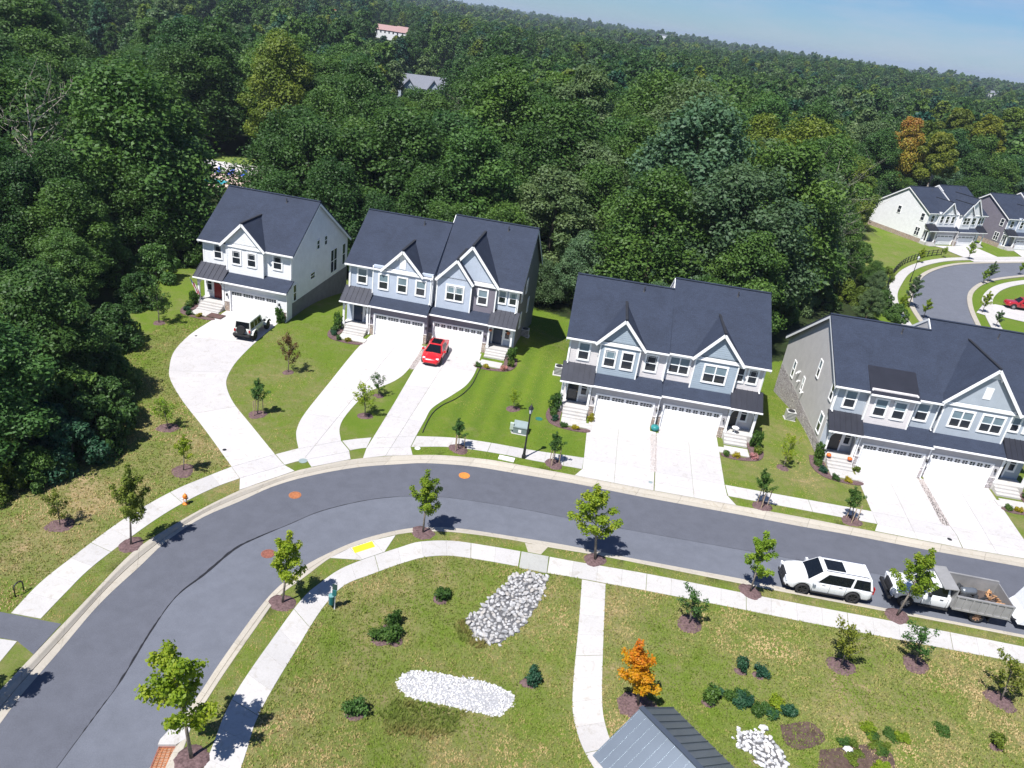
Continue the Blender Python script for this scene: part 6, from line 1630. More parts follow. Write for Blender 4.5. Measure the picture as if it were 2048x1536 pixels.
for k in range(22):
    m_ = ROCKM[k % 6]; o = link('scrap_chunk', m_, None, in_truck(-2.9 - rj.random() * 0.75, rj.uniform(-0.9, 0.9), bz0 + 0.2 + 0.3 * rj.random())); q = rj.uniform(0.06, 0.14); o.scale = (q * 1.5, q, q * 0.8); o.rotation_euler = (rj.random(), rj.random(), rj.random() * 6); set_mat(o, LOADO); tag(o, 'orange scrap chunk at the tail of the dump truck bed', 'scrap', 'orange scrap in the truck bed')
b = MB(); b.lathe([(0.14, 0), (0.17, 0.35), (0.12, 0.4)], 12); o = b.build('white_bucket', WHITE, None, False, in_truck(-0.75, -0.2, bz0 + 0.06)); tag(o, 'white bucket in the front of the dump truck bed', 'bucket')
# --- trailer behind it
TRW = simple('trailer_skin', (0.62, 0.63, 0.65), 0.4, 0.05)
tw = v.rotation_euler[2]
tpos = in_truck(-5.45, 0, 0)
t = empty('enclosed_trailer', tpos, tw, 'pale grey enclosed trailer hitched behind the dump truck', 'trailer')
b = MB(); b.prism([(0.9, 0.5), (0.45, 1.1), (0.1, 2.1), (-3.6, 2.1), (-3.6, 0.5)], -1.05, 1.05, 'y'); b.v = [(p[0], p[1], p[2]) for p in b.v]; b.build('body', TRW, t)
b = MB(); b.bar((0.8, -0.75, 0.52), (1.75, 0, 0.55), 0.08, 0.1); b.bar((0.8, 0.75, 0.52), (1.75, 0, 0.55), 0.08, 0.1); b.build('tongue', DARKP, t)
for s in (-1, 1):
    wheel(t, -1.8, s * 1.1, 0.34, 0.22, RIMS, s, 6)
# --- red hatchback in front of the pale blue twin
PR = paint('red_car_paint', (0.52, 0.008, 0.012))
v = vehicle('red_hatchback', 'bright red hatchback with black glass roof parked before the garage', 'car', (880, 727), (893, 703), 0.02, 0.8, 1)
v.location = G(869, 714) + Vector((0.05, 0.0, 0.02)); d_ = G(859, 733) - G(882, 694); v.rotation_euler = (0, 0, math.atan2(d_.y, d_.x))
body_shell(v, -2.25, 2.3, [(-2.25, 0.95), (-1.9, 1.08), (-0.8, 1.02), (0.9, 0.98), (1.3, 0.93), (1.9, 0.78), (2.2, 0.62), (2.3, 0.45)], [(-2.25, 0.68), (-1.9, 0.88), (-0.9, 0.93), (1.2, 0.93), (1.8, 0.87), (2.15, 0.72), (2.3, 0.5)], [(-2.25, 0.34), (2.3, 0.24)], (-1.42, 1.42), 0.345, PR, crown=0.05)
cabin(v, 1.25, 0.25, -1.1, -2.1, 0.95, 1.42, 0.86, 0.58, PR, [(0.2, 0.46), (0.475, 0.74)], bev=0.09, sunroof=(-0.95, 0.12, 0.44), roof_bulge=0.06)
for sx in (-1.42, 1.42):
    for sy in (-1, 1): wheel(v, sx, sy * 0.82, 0.345, 0.23, RIMB, sy, 5)
mirror_pair(v, 0.75, 0.84, 1.0, PR)
for s in (-1, 1):
    lamp(v, 'headlight', 1.86, min(s * 0.5, s * 0.74), max(s * 0.5, s * 0.74), 0.66, 0.76, 0.22, LAMPW)
    lamp(v, 'tail_light', -2.2, min(s * 0.5, s * 0.8), max(s * 0.5, s * 0.8), 0.85, 0.98, -0.05, LAMPR)
b = MB(); b.box(2.05, 2.31, -0.5, 0.5, 0.25, 0.36); b.build('air_intake', DARKP, v)
b = MB(); b.lathe([(0.06, 0), (0.06, 0.012)], 10, (2.1, 0, 0.69)); b.build('bonnet_badge', CHROME, v)
gaps(v, (0.95, -0.1), 0.93, 0.4, 0.95)
# --- pale off-roader with the spare wheel
PS = paint('pale_grey_green_paint', (0.52, 0.53, 0.49))
v = vehicle('offroad_car', 'pale boxy off-road car with spare wheel on its tailgate', 'car', (534, 656), (506, 680), 0.02, 0.8, -1)
body_shell(v, -2.0, 2.0, [(-2.0, 1.12), (0.7, 1.13), (0.9, 1.12), (1.9, 1.05), (2.0, 1.0)], [(-2.0, 0.80), (0.8, 0.80), (2.0, 0.72)], [(-2.0, 0.55), (2.0, 0.55)], (-1.4, 1.4), 0.42, PS, arch=1.2, crown=0.01)
cabin(v, 0.75, 0.45, -1.85, -1.95, 1.1, 1.84, 0.76, 0.68, PS, [(0.12, 0.38), (0.42, 0.64), (0.69, 0.95)], bev=0.05, roof_bulge=0.02)
for sx in (-1.4, 1.4):
    for sy in (-1, 1):
        wheel(v, sx, sy * 0.86, 0.43, 0.29, RIMB, sy, 6)
        b = MB(); pts_ = [(sx + 0.6 * math.cos(t), sy * 0.9, 0.5 + 0.52 * math.sin(t)) for t in [0.25 + k * 2.64 / 6 for k in range(7)]]
        for p, q in zip(pts_, pts_[1:]): b.bar(p, q, 0.26, 0.05, (0, 0, 1) if abs(p[2] - q[2]) < 0.3 else (1, 0, 0))
        b.build('wheel_flare', PS, v)
b = MB(); b.lathe([(0.25, -0.14), (0.40, -0.14), (0.42, -0.08), (0.42, 0.08), (0.40, 0.14), (0.05, 0.14)], 20, (-2.14, 0.05, 1.08), 'x'); b.build('spare_wheel', TYRE, v)
b = MB(); b.box(-2.25, -1.98, -0.8, 0.8, 0.5, 0.68); b.build('rear_bumper', DARKP, v)
b = MB(); b.box(1.98, 2.25, -0.8, 0.8, 0.5, 0.68); b.build('bumper', DARKP, v)
b = MB(); b.box(1.96, 2.03, -0.6, 0.6, 0.75, 1.02); b.build('grille', DARKP, v)
mirror_pair(v, 0.62, 0.78, 1.2, DARKP)
for s in (-1, 1): lamp(v, 'tail_light', -2.0, min(s * 0.62, s * 0.78), max(s * 0.62, s * 0.78), 0.85, 1.1, -0.07, LAMPR)
# --- red pickup on the far street
v = vehicle('red_pickup', 'red pickup truck parked on the far driveway by the curved street', 'truck', (2009, 616), (2086, 629), -2.95, 0.86, 1)
PR2 = paint('dark_red_paint', (0.34, 0.01, 0.014))
body_shell(v, -2.8, 2.8, [(-2.8, 1.2), (1.0, 1.2), (1.3, 1.2), (2.5, 1.12), (2.75, 1.0), (2.8, 0.8)], [(-2.8, 0.93), (1.3, 0.98), (2.4, 0.96), (2.8, 0.8)], [(-2.8, 0.5), (2.8, 0.48)], (-1.75, 1.75), 0.42, PR2)
cabin(v, 1.25, 0.6, -0.9, -1.1, 1.17, 1.9, 0.92, 0.72, PR2, [(0.22, 0.52), (0.55, 0.86)])
b = MB(); b.box(-2.7, -1.2, -0.78, 0.78, 1.1, 1.245); b.build('bed_cover', DARKP, v)
for sx in (-1.75, 1.75):
    for sy in (-1, 1): wheel(v, sx, sy * 0.85, 0.42, 0.27, RIMS, sy, 6)
mirror_pair(v, 1.0, 0.94, 1.25, PR2)
# ---------------------------------------------------------------- street furniture and small things
def at_(px, dz=0.0):
    p = G(*px); return Vector((p.x, p.y, p.z + dz))
# street lamp
p = at_((1047, 916)); e = empty('street_lamp', p, 0, 'tall black street lamp on the verge left of cream twin', 'street lamp')
b = MB(); b.lathe([(0.16, -0.05), (0.16, 0.25), (0.11, 0.35), (0.10, 0.9), (0.075, 1.0)], 12); b.build('base', BLACK, e)
b = MB(); b.lathe([(0.07, 0.95), (0.055, 3.75), (0.08, 3.8), (0.045, 3.88)], 12); b.build('pole', BLACK, e)
b = MB(); b.lathe([(0.1, 3.86), (0.17, 4.25)], 8); b.build('lantern_glass', simple('frosted_lamp_glass', (0.55, 0.57, 0.58), 0.2), e)
b = MB(); b.lathe([(0.21, 4.25), (0.2, 4.3), (0.08, 4.5), (0.03, 4.56), (0.02, 4.68)], 8); b.build('lantern_roof', BLACK, e)
for k in range(4):
    t = k * math.pi / 2 + 0.4; b = MB(); b.bar((0.105 * math.cos(t), 0.105 * math.sin(t), 3.86), (0.18 * math.cos(t), 0.18 * math.sin(t), 4.26), 0.02, 0.02); b.build('lantern_bar', BLACK, e)
# fire hydrant
HY = simple('orange_hydrant_paint', (0.62, 0.19, 0.02), 0.5, 0.15); SILV = simple('silver_paint', (0.6, 0.6, 0.6), 0.4, 0.1)
p = at_((371, 1008)); e = empty('fire_hydrant', p, 0.4, 'orange fire hydrant on the verge beside the sidewalk', 'hydrant')
b = MB(); b.lathe([(0.17, 0), (0.17, 0.05), (0.11, 0.06), (0.11, 0.5), (0.15, 0.52), (0.15, 0.57)], 14); b.build('barrel', HY, e, True)
b = MB(); b.lathe([(0.14, 0.571), (0.13, 0.66), (0.06, 0.73), (0.035, 0.74), (0.035, 0.8)], 14); b.build('bonnet', HY, e, True)
for s in (-1, 1): b = MB(); b.lathe([(0.055, min(0, s * 0.19)), (0.055, max(0, s * 0.19))], 10, (0, 0, 0.42), 'x'); b.build('outlet', SILV, e)
b = MB(); b.lathe([(0.075, -0.2), (0.075, 0)], 10, (0, 0, 0.36), 'y'); b.build('pumper_outlet', SILV, e)
# manhole covers
RUST = simple('rusty_cast_iron', (0.34, 0.13, 0.055), 0.75, 0.3, 6.0, 0.3, bmp=0.5); RUST2 = simple('dark_rusty_iron', (0.22, 0.085, 0.06), 0.75, 0.3, 6.0, 0.3, bmp=0.5)
for px, m_, lab in (((929, 948), simple('orange_rust_iron', (0.55, 0.20, 0.04), 0.8, 0.2, 5.0), 'bright orange manhole cover in the road near the street lamp'), ((590, 987), RUST, 'rusty manhole cover in the road below curved driveway mouth'), ((536, 1104), RUST2, 'dark rusty manhole cover in the inner lane of the bend')):
    p = at_(px); z = ROAD_Z + 0.014; e = empty('manhole_cover', (p.x, p.y, z), 0, lab, 'manhole cover')
    b = MB(); b.lathe([(0.40, -0.03), (0.40, 0.012), (0.33, 0.012), (0.33, -0.03)], 24); b.build('frame', m_, e)
    b = MB(); b.lathe([(0.32, -0.03), (0.32, 0.008)], 24)
    b.build('lid', m_, e)
    for rr in (0.1, 0.2, 0.28): b = MB(); b.lathe([(rr - 0.02, 0.008), (rr - 0.02, 0.017), (rr + 0.02, 0.017), (rr + 0.02, 0.008)], 24, cap=False); b.build('raised_ring', m_, e)
# storm grate and its concrete inlet
pa, pb, pc, pd = [G(*q) for q in ((318, 1491), (351, 1491), (338, 1536), (300, 1536))]
c = (pa + pb + pc + pd) / 4
e = empty('storm_grate', (c.x, c.y, ROAD_Z + 0.03), 0, 'rusty red storm drain grate at the bottom of the inner kerb', 'grate')
def bl(u, w_): q = pa.lerp(pb, u).lerp(pd.lerp(pc, u), w_); return Vector((q.x - c.x, q.y - c.y, 0))
b = MB()
for a, q in (((0, 0), (1, 0)), ((1, 0), (1, 1)), ((1, 1), (0, 1)), ((0, 1), (0, 0))): b.bar(bl(*a), bl(*q), 0.06, 0.06)
b.build('frame', RUST2, e)
for k in range(1, 14): b = MB(); b.bar(bl(0, k / 14), bl(1, k / 14), 0.035, 0.04); b.build('bar', RUST, e)
for k in range(1, 4): b = MB(); b.bar(bl(k / 4, 0) + Vector((0, 0, 0.005)), bl(k / 4, 1) + Vector((0, 0, 0.005)), 0.03, 0.045); b.build('cross_bar', RUST, e)
b = MB(); vs = [bl(0, 0), bl(1, 0), bl(1, 1), bl(0, 1)]; b.add([(q.x, q.y, -0.03) for q in vs], [(0, 1, 2, 3)]); b.build('pit', BLACK, e)
panels('inlet_apron', pl([(350, 1448), (386, 1448), (372, 1478), (352, 1490), (316, 1490), (320, 1480)]), [], CONC, 0.036)
# yellow warning pad with raised domes
q4 = [G(*q) for q in ((704, 1096), (744, 1083), (750, 1094), (710, 1107))]
c = sum(q4, Vector()) / 4
YEL = simple('yellow_tactile', (0.80, 0.66, 0.02), 0.6, 0.06)
b = MB(); b.add([(q.x - c.x, q.y - c.y, 0.032) for q in q4] + [(q.x - c.x, q.y - c.y, -0.02) for q in q4], [(0, 1, 2, 3), (0, 4, 5, 1), (1, 5, 6, 2), (2, 6, 7, 3), (3, 7, 4, 0)])
pad = tag(b.build('warning_pad', YEL, None, False, (c.x, c.y, 0)), 'yellow tactile warning pad on the kerb ramp', 'tactile pad')
b = MB()
for i in range(22):
    for j in range(7):
        q = q4[0].lerp(q4[1], (i + 0.5) / 22).lerp(q4[3].lerp(q4[2], (i + 0.5) / 22), (j + 0.5) / 7); b.lathe([(0.02, 0.03), (0.012, 0.038)], 6, (q.x - c.x, q.y - c.y, 0))
tag(b.build('domes', YEL, pad), kind='stuff')
# pet waste station
GRNB = simple('dark_green_bin', (0.012, 0.10, 0.10), 0.4, 0.1)
p = at_((669, 1218)); e = empty('waste_station', p, R(-10), 'dark green pet waste bin on a post by the inner sidewalk', 'waste bin')
b = MB(); b.box(-0.03, 0.03, -0.03, 0.03, -0.1, 1.75); b.build('post', SILV, e)
b = MB(); b.lathe([(0.16, 0.35), (0.17, 0.9)], 14, (-0.17, -0.02, 0)); b.build('bin', GRNB, e)
b = MB(); b.lathe([(0.18, 0.9), (0.17, 0.95), (0.05, 0.98)], 14, (-0.17, -0.02, 0)); b.build('bin_lid', simple('pale_green_lid', (0.12, 0.26, 0.26), 0.4, 0.1), e)
b = MB(); b.box(-0.12, 0.12, -0.09, -0.031, 1.0, 1.35); b.build('bag_dispenser', GRNB, e)
b = MB(); b.box(-0.14, 0.14, -0.045, -0.031, 1.37, 1.75); b.build('sign', simple('dark_green_sign', (0.02, 0.05, 0.045), 0.4), e)
# bike rack hoop
p0, p1 = G(31, 1194), G(48, 1182); c = (p0 + p1) / 2; d_ = p1 - p0
b = MB(); L_ = d_.length / 2; b.tube([(-L_, 0, -0.1), (-L_, 0, 0.55)] + [(-L_ * math.cos(t), 0, 0.55 + L_ * 0.9 * math.sin(t)) for t in [k * math.pi / 10 for k in range(1, 10)]] + [(L_, 0, 0.55), (L_, 0, -0.1)], 0.035, 8)
o = b.build('bike_rack', BLACK, None, True, c); o.rotation_euler = (0, 0, math.atan2(d_.y, d_.x)); tag(o, 'black hoop bike rack on the grass beside the sidewalk', 'bike rack')
# utility boxes on the striped lawn
UG = simple('utility_green', (0.15, 0.19, 0.19), 0.5, 0.08); UT = simple('utility_top', (0.23, 0.28, 0.28), 0.5, 0.08)
p = at_((1040, 864)); e = empty('transformer_box', p, R(-6), 'grey-green transformer box on the striped lawn behind lamp', 'utility box')
b = MB(); b.box(-0.55, 0.55, -0.4, 0.4, -0.05, 0.62); b.build('cabinet', UG, e)
b = MB(); b.slab([(-0.58, -0.44, 0.60), (0.58, -0.44, 0.60), (0.58, 0.44, 0.80), (-0.58, 0.44, 0.80)], 0.06); b.build('lid', UT, e)
b = MB(); b.box(-0.65, 0.65, -0.5, 0.5, -0.1, 0.03); b.build('pad', CONC, e)
b = MB(); b.box(-0.12, 0.12, -0.415, -0.401, 0.15, 0.4); b.build('label_plate', WHITE, e)
p = at_((1022, 864)); b = MB(); b.box(-0.14, 0.14, -0.12, 0.12, 0.3, 0.85); b.box(-0.05, 0.05, -0.05, 0.05, -0.1, 0.3); o = b.build('telecom_pedestal', simple('pale_green_plastic', (0.42, 0.48, 0.42), 0.5, 0.05), None, False, p); tag(o, 'pale green telecom pedestal beside the transformer box', 'utility box')
for px, r_, lab, m_ in (((1078, 838), 0.3, 'round green valve lid on the striped lawn', simple('lid_green', (0.02, 0.13, 0.10), 0.5)), ((449, 900), 0.14, 'black cleanout lid in mouth of the curved driveway', BLACK), ((1899, 1079), 0.17, 'black drain lid in the taupe twin driveway apron', BLACK), ((392, 672), 0.12, 'black drain lid at top of the curved driveway', BLACK), ((1301, 965), 0.16, 'grey meter lid between the cream twin driveways', UT), ((606, 922), 0.3, 'round meter lid on the grass between driveway aprons', UT), ((835, 897), 0.22, 'pale lid on the verge beside the square driveway', SILV)):
    p = at_(px); b = MB(); b.lathe([(r_, -0.03), (r_, 0.03), (r_ * 0.85, 0.036), (0.01, 0.036)], 16); o = b.build('utility_lid', m_, None, False, p); tag(o, lab, 'lid')
p = at_((1013, 918)); b = MB(); b.box(-0.6, 0.6, -0.28, 0.28, -0.05, 0.07); b.box(-0.5, 0.5, -0.2, 0.2, 0.07, 0.085); o = b.build('meter_vault', concrete('pale_vault', (0.66, 0.66, 0.64)), None, False, p); o.rotation_euler = (0, 0, R(-8)); tag(o, 'pale rectangular meter vault cover in the verge by lamp', 'vault cover')
# air conditioners beside the houses
ACM = simple('ac_grey', (0.45, 0.45, 0.44), 0.5, 0.08)
def ac(px, lab, rz):
    p = at_(px); e = empty('air_conditioner', p, rz, lab, 'air conditioner')
    b = MB(); b.box(-0.4, 0.4, -0.4, 0.4, 0.05, 0.85); b.build('casing', ACM, e)
    b = MB(); b.lathe([(0.33, 0.851), (0.33, 0.88), (0.05, 0.89)], 16); b.build('fan_grille', DARKP, e)
    for k in range(5):
        z = 0.16 + k * 0.14
        b = MB(); b.box(-0.405, 0.405, -0.412, -0.401, z, z + 0.05); b.build('louvre', DARKP, e)
    b = MB(); b.box(-0.5, 0.5, -0.5, 0.5, -0.2, 0.05); b.build('pad', CONC, e)
ac((1116, 748), 'air conditioner on the grass left of the cream twin', R(-4)); ac((1578, 838), 'air conditioner by the grey stone wall of taupe twin', R(-4)); ac((1049, 672), 'air conditioner in shade right of the pale blue twin', R(-6))
# ---------------------------------------------------------------- front gardens
def local(h, x, y, z=0.0):
    q = h.rotation_euler[2]; return Vector((h.location.x + x * math.cos(q) - y * math.sin(q), h.location.y + x * math.sin(q) + y * math.cos(q), h.location.z + z))
def mulch_bed(h, pts, lab):
    w = [local(h, *q) for q in pts]; c = sum(w, Vector()) / len(w); w = dense(w + w[:1], 4)[:-1]
    n = len(w); vs = [(q.x - c.x, q.y - c.y, float(TZ(q.x, q.y)) - c.z * 0 + 0.05) for q in w] + [(q.x * 1.0 - c.x, q.y - c.y, float(TZ(q.x, q.y)) - 0.1) for q in w]
    b = MB(); b.add(vs, list(tessellate_polygon([[Vector((v_[0], v_[1], 0)) for v_ in vs[:n]]])) + [(i, n + i, n + (i + 1) % n, (i + 1) % n) for i in range(n)])
    tag(b.build('mulch_bed', MULCH, None, False, (c.x, c.y, 0)), lab, 'mulch')
YELF = foliage('leaves_golden', [(0.22, 0.19, 0.01), (0.30, 0.26, 0.015), (0.38, 0.33, 0.02)])
PINKF = foliage('pink_flowers', [(0.10, 0.12, 0.03), (0.5, 0.22, 0.25), (0.6, 0.3, 0.33)])
REDF = foliage('red_leaves', [(0.10, 0.02, 0.015), (0.18, 0.03, 0.02), (0.22, 0.05, 0.03)])
def gshrub(h, x, y, r, hh, mat, lab):
    q = local(h, x, y); bush(None, r, hh, mat, lab, None, 'garden_shrub', (q.x, q.y, float(TZ(q.x, q.y)) + 0.04))
GD = {'h1': (h1, 'white house'), 'h2': (h2, 'pale blue twin'), 'h3': (h3, 'cream twin'), 'h4': (h4, 'taupe twin')}
def garden(h, who, side, x0, x1, extra=()):
    """bed in front of a porch with a path to the drive"""
    s = 'left' if side == 'L' else 'right'
    if side == 'L':
        bed_ = [(x0 - 0.7, 0.6), (x0 - 0.9, -1.2), (x0 - 0.3, -2.6), (x0 + 1.2, -3.1), (x1 + 0.1, -3.0), (x1 + 0.2, -2.45), (x0 + 0.5, -2.4), (x0 + 0.35, 0.5)]
        path = [(x0 + 0.45, -1.1), (x1 - 0.05, -1.1), (x1 - 0.05, -1.45), (x1 + 0.45, -1.5), (x1 + 0.45, -2.35), (x0 + 0.45, -2.35)]
        spots = [(x0 - 0.25, -0.1, 0.5, 1.6, F_YOUNGD, 'tall green'), (x0 - 0.35, -1.0, 0.36, 0.6, F_MID, 'round green'), (x0 - 0.1, -1.9, 0.34, 0.5, F_BLUE, 'grey-blue'), (x0 + 0.7, -2.72, 0.32, 0.45, F_DARK, 'low dark'), (x0 + 1.7, -2.72, 0.3, 0.4, YELF, 'golden')]
    else:
        bed_ = [(x1 + 0.7, 0.6), (x1 + 0.9, -1.2), (x1 + 0.3, -2.6), (x1 - 1.2, -3.1), (x0 - 0.1, -3.0), (x0 - 0.2, -2.45), (x1 - 0.5, -2.4), (x1 - 0.35, 0.5)]
        path = [(x0 + 0.05, -1.1), (x1 - 0.45, -1.1), (x1 - 0.45, -2.35), (x0 - 0.45, -2.35), (x0 - 0.45, -1.5), (x0 + 0.05, -1.45)]
        spots = [(x1 + 0.2, -0.4, 0.5, 1.6, F_YOUNGD, 'tall green'), (x1 + 0.4, -1.4, 0.4, 0.6, F_YG, 'yellow-green'), (x1 - 0.1, -2.5, 0.34, 0.5, PINKF, 'pink flowering'), (x0 + 0.9, -2.72, 0.3, 0.42, YELF, 'golden'), (x0 + 0.1, -2.72, 0.32, 0.45, F_MID, 'low green')]
    mulch_bed(h, bed_, 'dark mulch bed in front of the %s porch of the %s' % (s, who))
    loop = [tuple(local(h, *q)[:2]) for q in path]
    rt_ = empty('garden_path', kind='structure'); slab_obj('slab', loop, STEPM, rt_, 0.07, 0.2)
    for x, y, r, hh, m_, l_ in spots: gshrub(h, x, y, r, hh, m_, '%s shrub by the %s porch steps of the %s' % (l_, s, who))
garden(h1, 'white house', 'L', -3.5, -0.6); garden(h2, 'pale blue twin', 'L', -3.3, -0.6); garden(h2, 'pale blue twin', 'R', 11.05, 13.6)
garden(h3, 'cream twin', 'L', -3.1, -0.5); garden(h3, 'cream twin', 'R', 10.95, 13.4); garden(h4, 'taupe twin', 'L', -3.0, -0.45); garden(h4, 'taupe twin', 'R', 10.95, 13.4)
gshrub(h1, 5.35, -0.35, 0.42, 1.5, F_YOUNGD, 'dark upright shrub at garage corner of the white house')
gshrub(h1, -3.75, 0.3, 0.4, 0.9, REDF, 'red-leaved shrub beside the porch of the white house')
gshrub(h3, -0.25, -0.75, 0.35, 0.6, YELF, 'golden bush between steps and garage of the cream twin')
gshrub(h4, -0.2, -0.75, 0.3, 0.5, F_YG, 'yellow-green bush between steps and garage of the taupe twin')
# concrete aprons running under the garage doors
for h_, sets in ((h1, ((-0.1, 4.95, 0),)), (h2, ((-0.1, 4.95, 0), (5.65, 10.65, 0.7))), (h3, ((-0.1, 4.85, 0), (5.6, 10.5, 0.3))), (h4, ((-0.1, 4.9, 0), (5.55, 10.5, 0.4)))):
    rt_ = empty('garage_apron', kind='structure')
    for g0_, g1_, sy_ in sets: slab_obj('slab', [tuple(local(h_, *q)[:2]) for q in ((g0_, -1.5), (g1_, -1.5), (g1_, sy_ + 0.2), (g0_, sy_ + 0.2))], DRIVEM, rt_, 0.028, 0.2)
# doormat, pots, porch pieces
q = local(h1, -0.5, -1.9, 0.08); b = MB(); b.box(-0.75, 0.75, -0.5, 0.5, 0, 0.03); o = b.build('outdoor_mat', simple('brown_mat', (0.09, 0.05, 0.045), 0.9, 0.3), None, False, q); o.rotation_euler = (0, 0, R(-8)); tag(o, 'brown mat on the path of the white house', 'mat')
PUMP = simple('orange_pumpkin', (0.75, 0.13, 0.02), 0.5, 0.1)
for x, y, z in ((-2.45, -0.2, 0.62), (-0.75, -0.2, 0.62)):
    q = local(h4, x, y, z); b = MB()
    b.lathe([(0.05, 0.0), (0.17, 0.06), (0.2, 0.15), (0.16, 0.25), (0.05, 0.28), (0.02, 0.34)], 12); o = b.build('pumpkin', PUMP, None, True, q); tag(o, 'orange pumpkin on the porch of the taupe twin', 'pumpkin', 'pumpkins on the taupe twin porch')
for x in (11.35, 13.1):
    q = local(h2, x, 0.62, 2.35); b = MB(); b.lathe([(0.05, 0), (0.17, 0.1), (0.18, 0.2)], 10); b.tube([(0, 0, 0.2), (0, 0, 0.62)], 0.012, 4); o = b.build('hanging_basket', simple('terracotta', (0.42, 0.13, 0.05), 0.7, 0.2), None, False, q); tag(o, 'terracotta hanging basket under the right porch of the pale blue twin', 'basket', 'hanging baskets on the pale blue twin')
q = local(h3, 5.25, -0.45, 0.0); b = MB(); b.lathe([(0.32, 0), (0.36, 0.3), (0.3, 0.42), (0.05, 0.46)], 14); o = b.build('hose_pot', simple('teal_plastic', (0.02, 0.19, 0.19), 0.4, 0.1), None, True, q); tag(o, 'teal hose pot at the head of a gravel strip', 'pot')
for x, y, lab in ((11.9, 0.1, 'white cushion-topped patio table on the right porch of the cream twin'), ):
    e = empty('patio_table', local(h3, x, y + 0.25, 0.62), R(-4), lab, 'table')
    b = MB(); b.lathe([(0.3, 0.5), (0.3, 0.54)], 14); b.build('table_top', WHITE, e); b = MB(); b.lathe([(0.16, 0), (0.16, 0.02), (0.025, 0.04), (0.025, 0.5)], 10); b.build('leg', WHITE, e)
# flag on the white house porch
q = local(h1, -3.55, -0.12, 2.0)
e = empty('flag', q, R(-8), 'striped national flag hanging from a pole on the white house porch', 'flag')
b = MB(); b.tube([(0, 0.05, 0), (-0.35, -0.5, 0.95)], 0.018, 6); b.build('flagpole', WHITE, e)
FR = simple('flag_red', (0.55, 0.02, 0.03), 0.7, 0.05); FW = simple('flag_white', (0.8, 0.8, 0.8), 0.7, 0.03); FB = simple('flag_blue', (0.02, 0.03, 0.16), 0.7, 0.05)
b = MB(); nx_, nz_ = 9, 13
def FP(i, j):
    u = i / (nx_ - 1); w_ = j / nz_
    top = Vector((-0.07 - 0.28 * u, -0.08 - 0.4 * u, 0.19 + 0.75 * u))
    return top + Vector((0.55 * w_ + 0.05 * math.sin(u * 9 + w_ * 4), 0.06 * math.sin(u * 8) - 0.02, -1.15 * w_ - 0.1 * u * w_))
for j in range(nz_):
    for i in range(nx_ - 1):
        b.mi = 2 if (i >= 5 and j < 5) else (0 if i % 2 == 0 else 1)
        b.add([FP(i, j), FP(i + 1, j), FP(i + 1, j + 1), FP(i, j + 1)], [(0, 1, 2, 3)])
b.build('flag_cloth', [FR, FW, FB], e)
# landscape edging along the blue twin's drive
ed_ = dense(GG([(845, 866), (852, 850), (858, 838), (868, 824), (885, 811), (910, 799), (930, 785), (945, 768), (955, 748), (962, 735)]), 4)
b = MB()
for p_, q_ in zip(ed_, ed_[1:]): b.bar((p_.x, p_.y, 0.03), (q_.x, q_.y, 0.03), 0.05, 0.1)
tag(b.build('lawn_edging', DARKP), 'dark lawn edging following the curved side of a driveway', 'edging')
# ---------------------------------------------------------------- pavilion with the metal roof
ZR, ZE = 4.3, 2.9
A = Vector(GZ(1282, 1415, ZR)); B = Vector(GZ(1400, 1536, ZR)); rdv = (B - A); rdv.z = 0; rdv.normalize()
sv = Vector((rdv.y, -rdv.x, 0))
if sv.x < 0: sv = -sv
Er = Vector(GZ(1357, 1425, ZE)); half = abs((Er - A).dot(sv))
El = Vector(GZ(1180, 1531, ZE)); halfl = abs((El - A).dot(sv))
hw = half
print('PAV', half, halfl, A, rdv)
Lp = 9.0
PMET = simple('pavilion_metal', (0.17, 0.20, 0.235), 0.33, 0.06, 0.8, 0.5, metal=0.75)
cpt = A + rdv * Lp / 2; e = empty('pavilion', (cpt.x, cpt.y, 0), math.atan2(rdv.y, rdv.x), 'pavilion with blue-grey standing seam metal roof', 'pavilion')
for s, nm in ((-1, 'roof_slope'), (1, 'roof_slope')):
    b = MB(); y = s * hw
    b.slab([(-Lp / 2, 0, ZR), (Lp / 2, 0, ZR), (Lp / 2, y, ZE), (-Lp / 2, y, ZE)], 0.08); sl = b.build(nm, PMET, e)
    k = 22
    for i in range(k + 1):
        x = -Lp / 2 + 0.03 + (Lp - 0.06) * i / k; c_ = MB(); c_.bar((x, s * 0.06, ZR - 0.06 * (ZR - ZE) / hw + 0.02), (x, y, ZE + 0.02), 0.03, 0.05); c_.build('seam', PMET, sl)
b = MB(); b.bar((-Lp / 2 - 0.02, 0, ZR + 0.03), (Lp / 2 + 0.02, 0, ZR + 0.03), 0.24, 0.05); b.build('ridge_cap', PMET, e)
b = MB(); b.prism([(-hw + 0.4, ZE + 0.02), (hw - 0.4, ZE + 0.02), (0, ZR - 0.25)], -Lp / 2 + 0.4, Lp / 2 - 0.4, 'x'); b.build('ceiling', simple('cedar_boards', (0.3, 0.2, 0.12), 0.7, 0.2), e)
for x in (-Lp / 2 + 0.6, 0, Lp / 2 - 0.6):
    for s in (-1, 1): b = MB(); b.box(x - 0.15, x + 0.15, s * (hw - 0.5) - 0.15, s * (hw - 0.5) + 0.15, -0.5, ZE + 0.05); b.build('post', WHITE, e)
b = MB(); b.box(-Lp / 2 + 0.2, Lp / 2 - 0.2, -hw + 0.25, hw - 0.25, -0.6, 0.05); b.build('floor_slab', CONC, e)
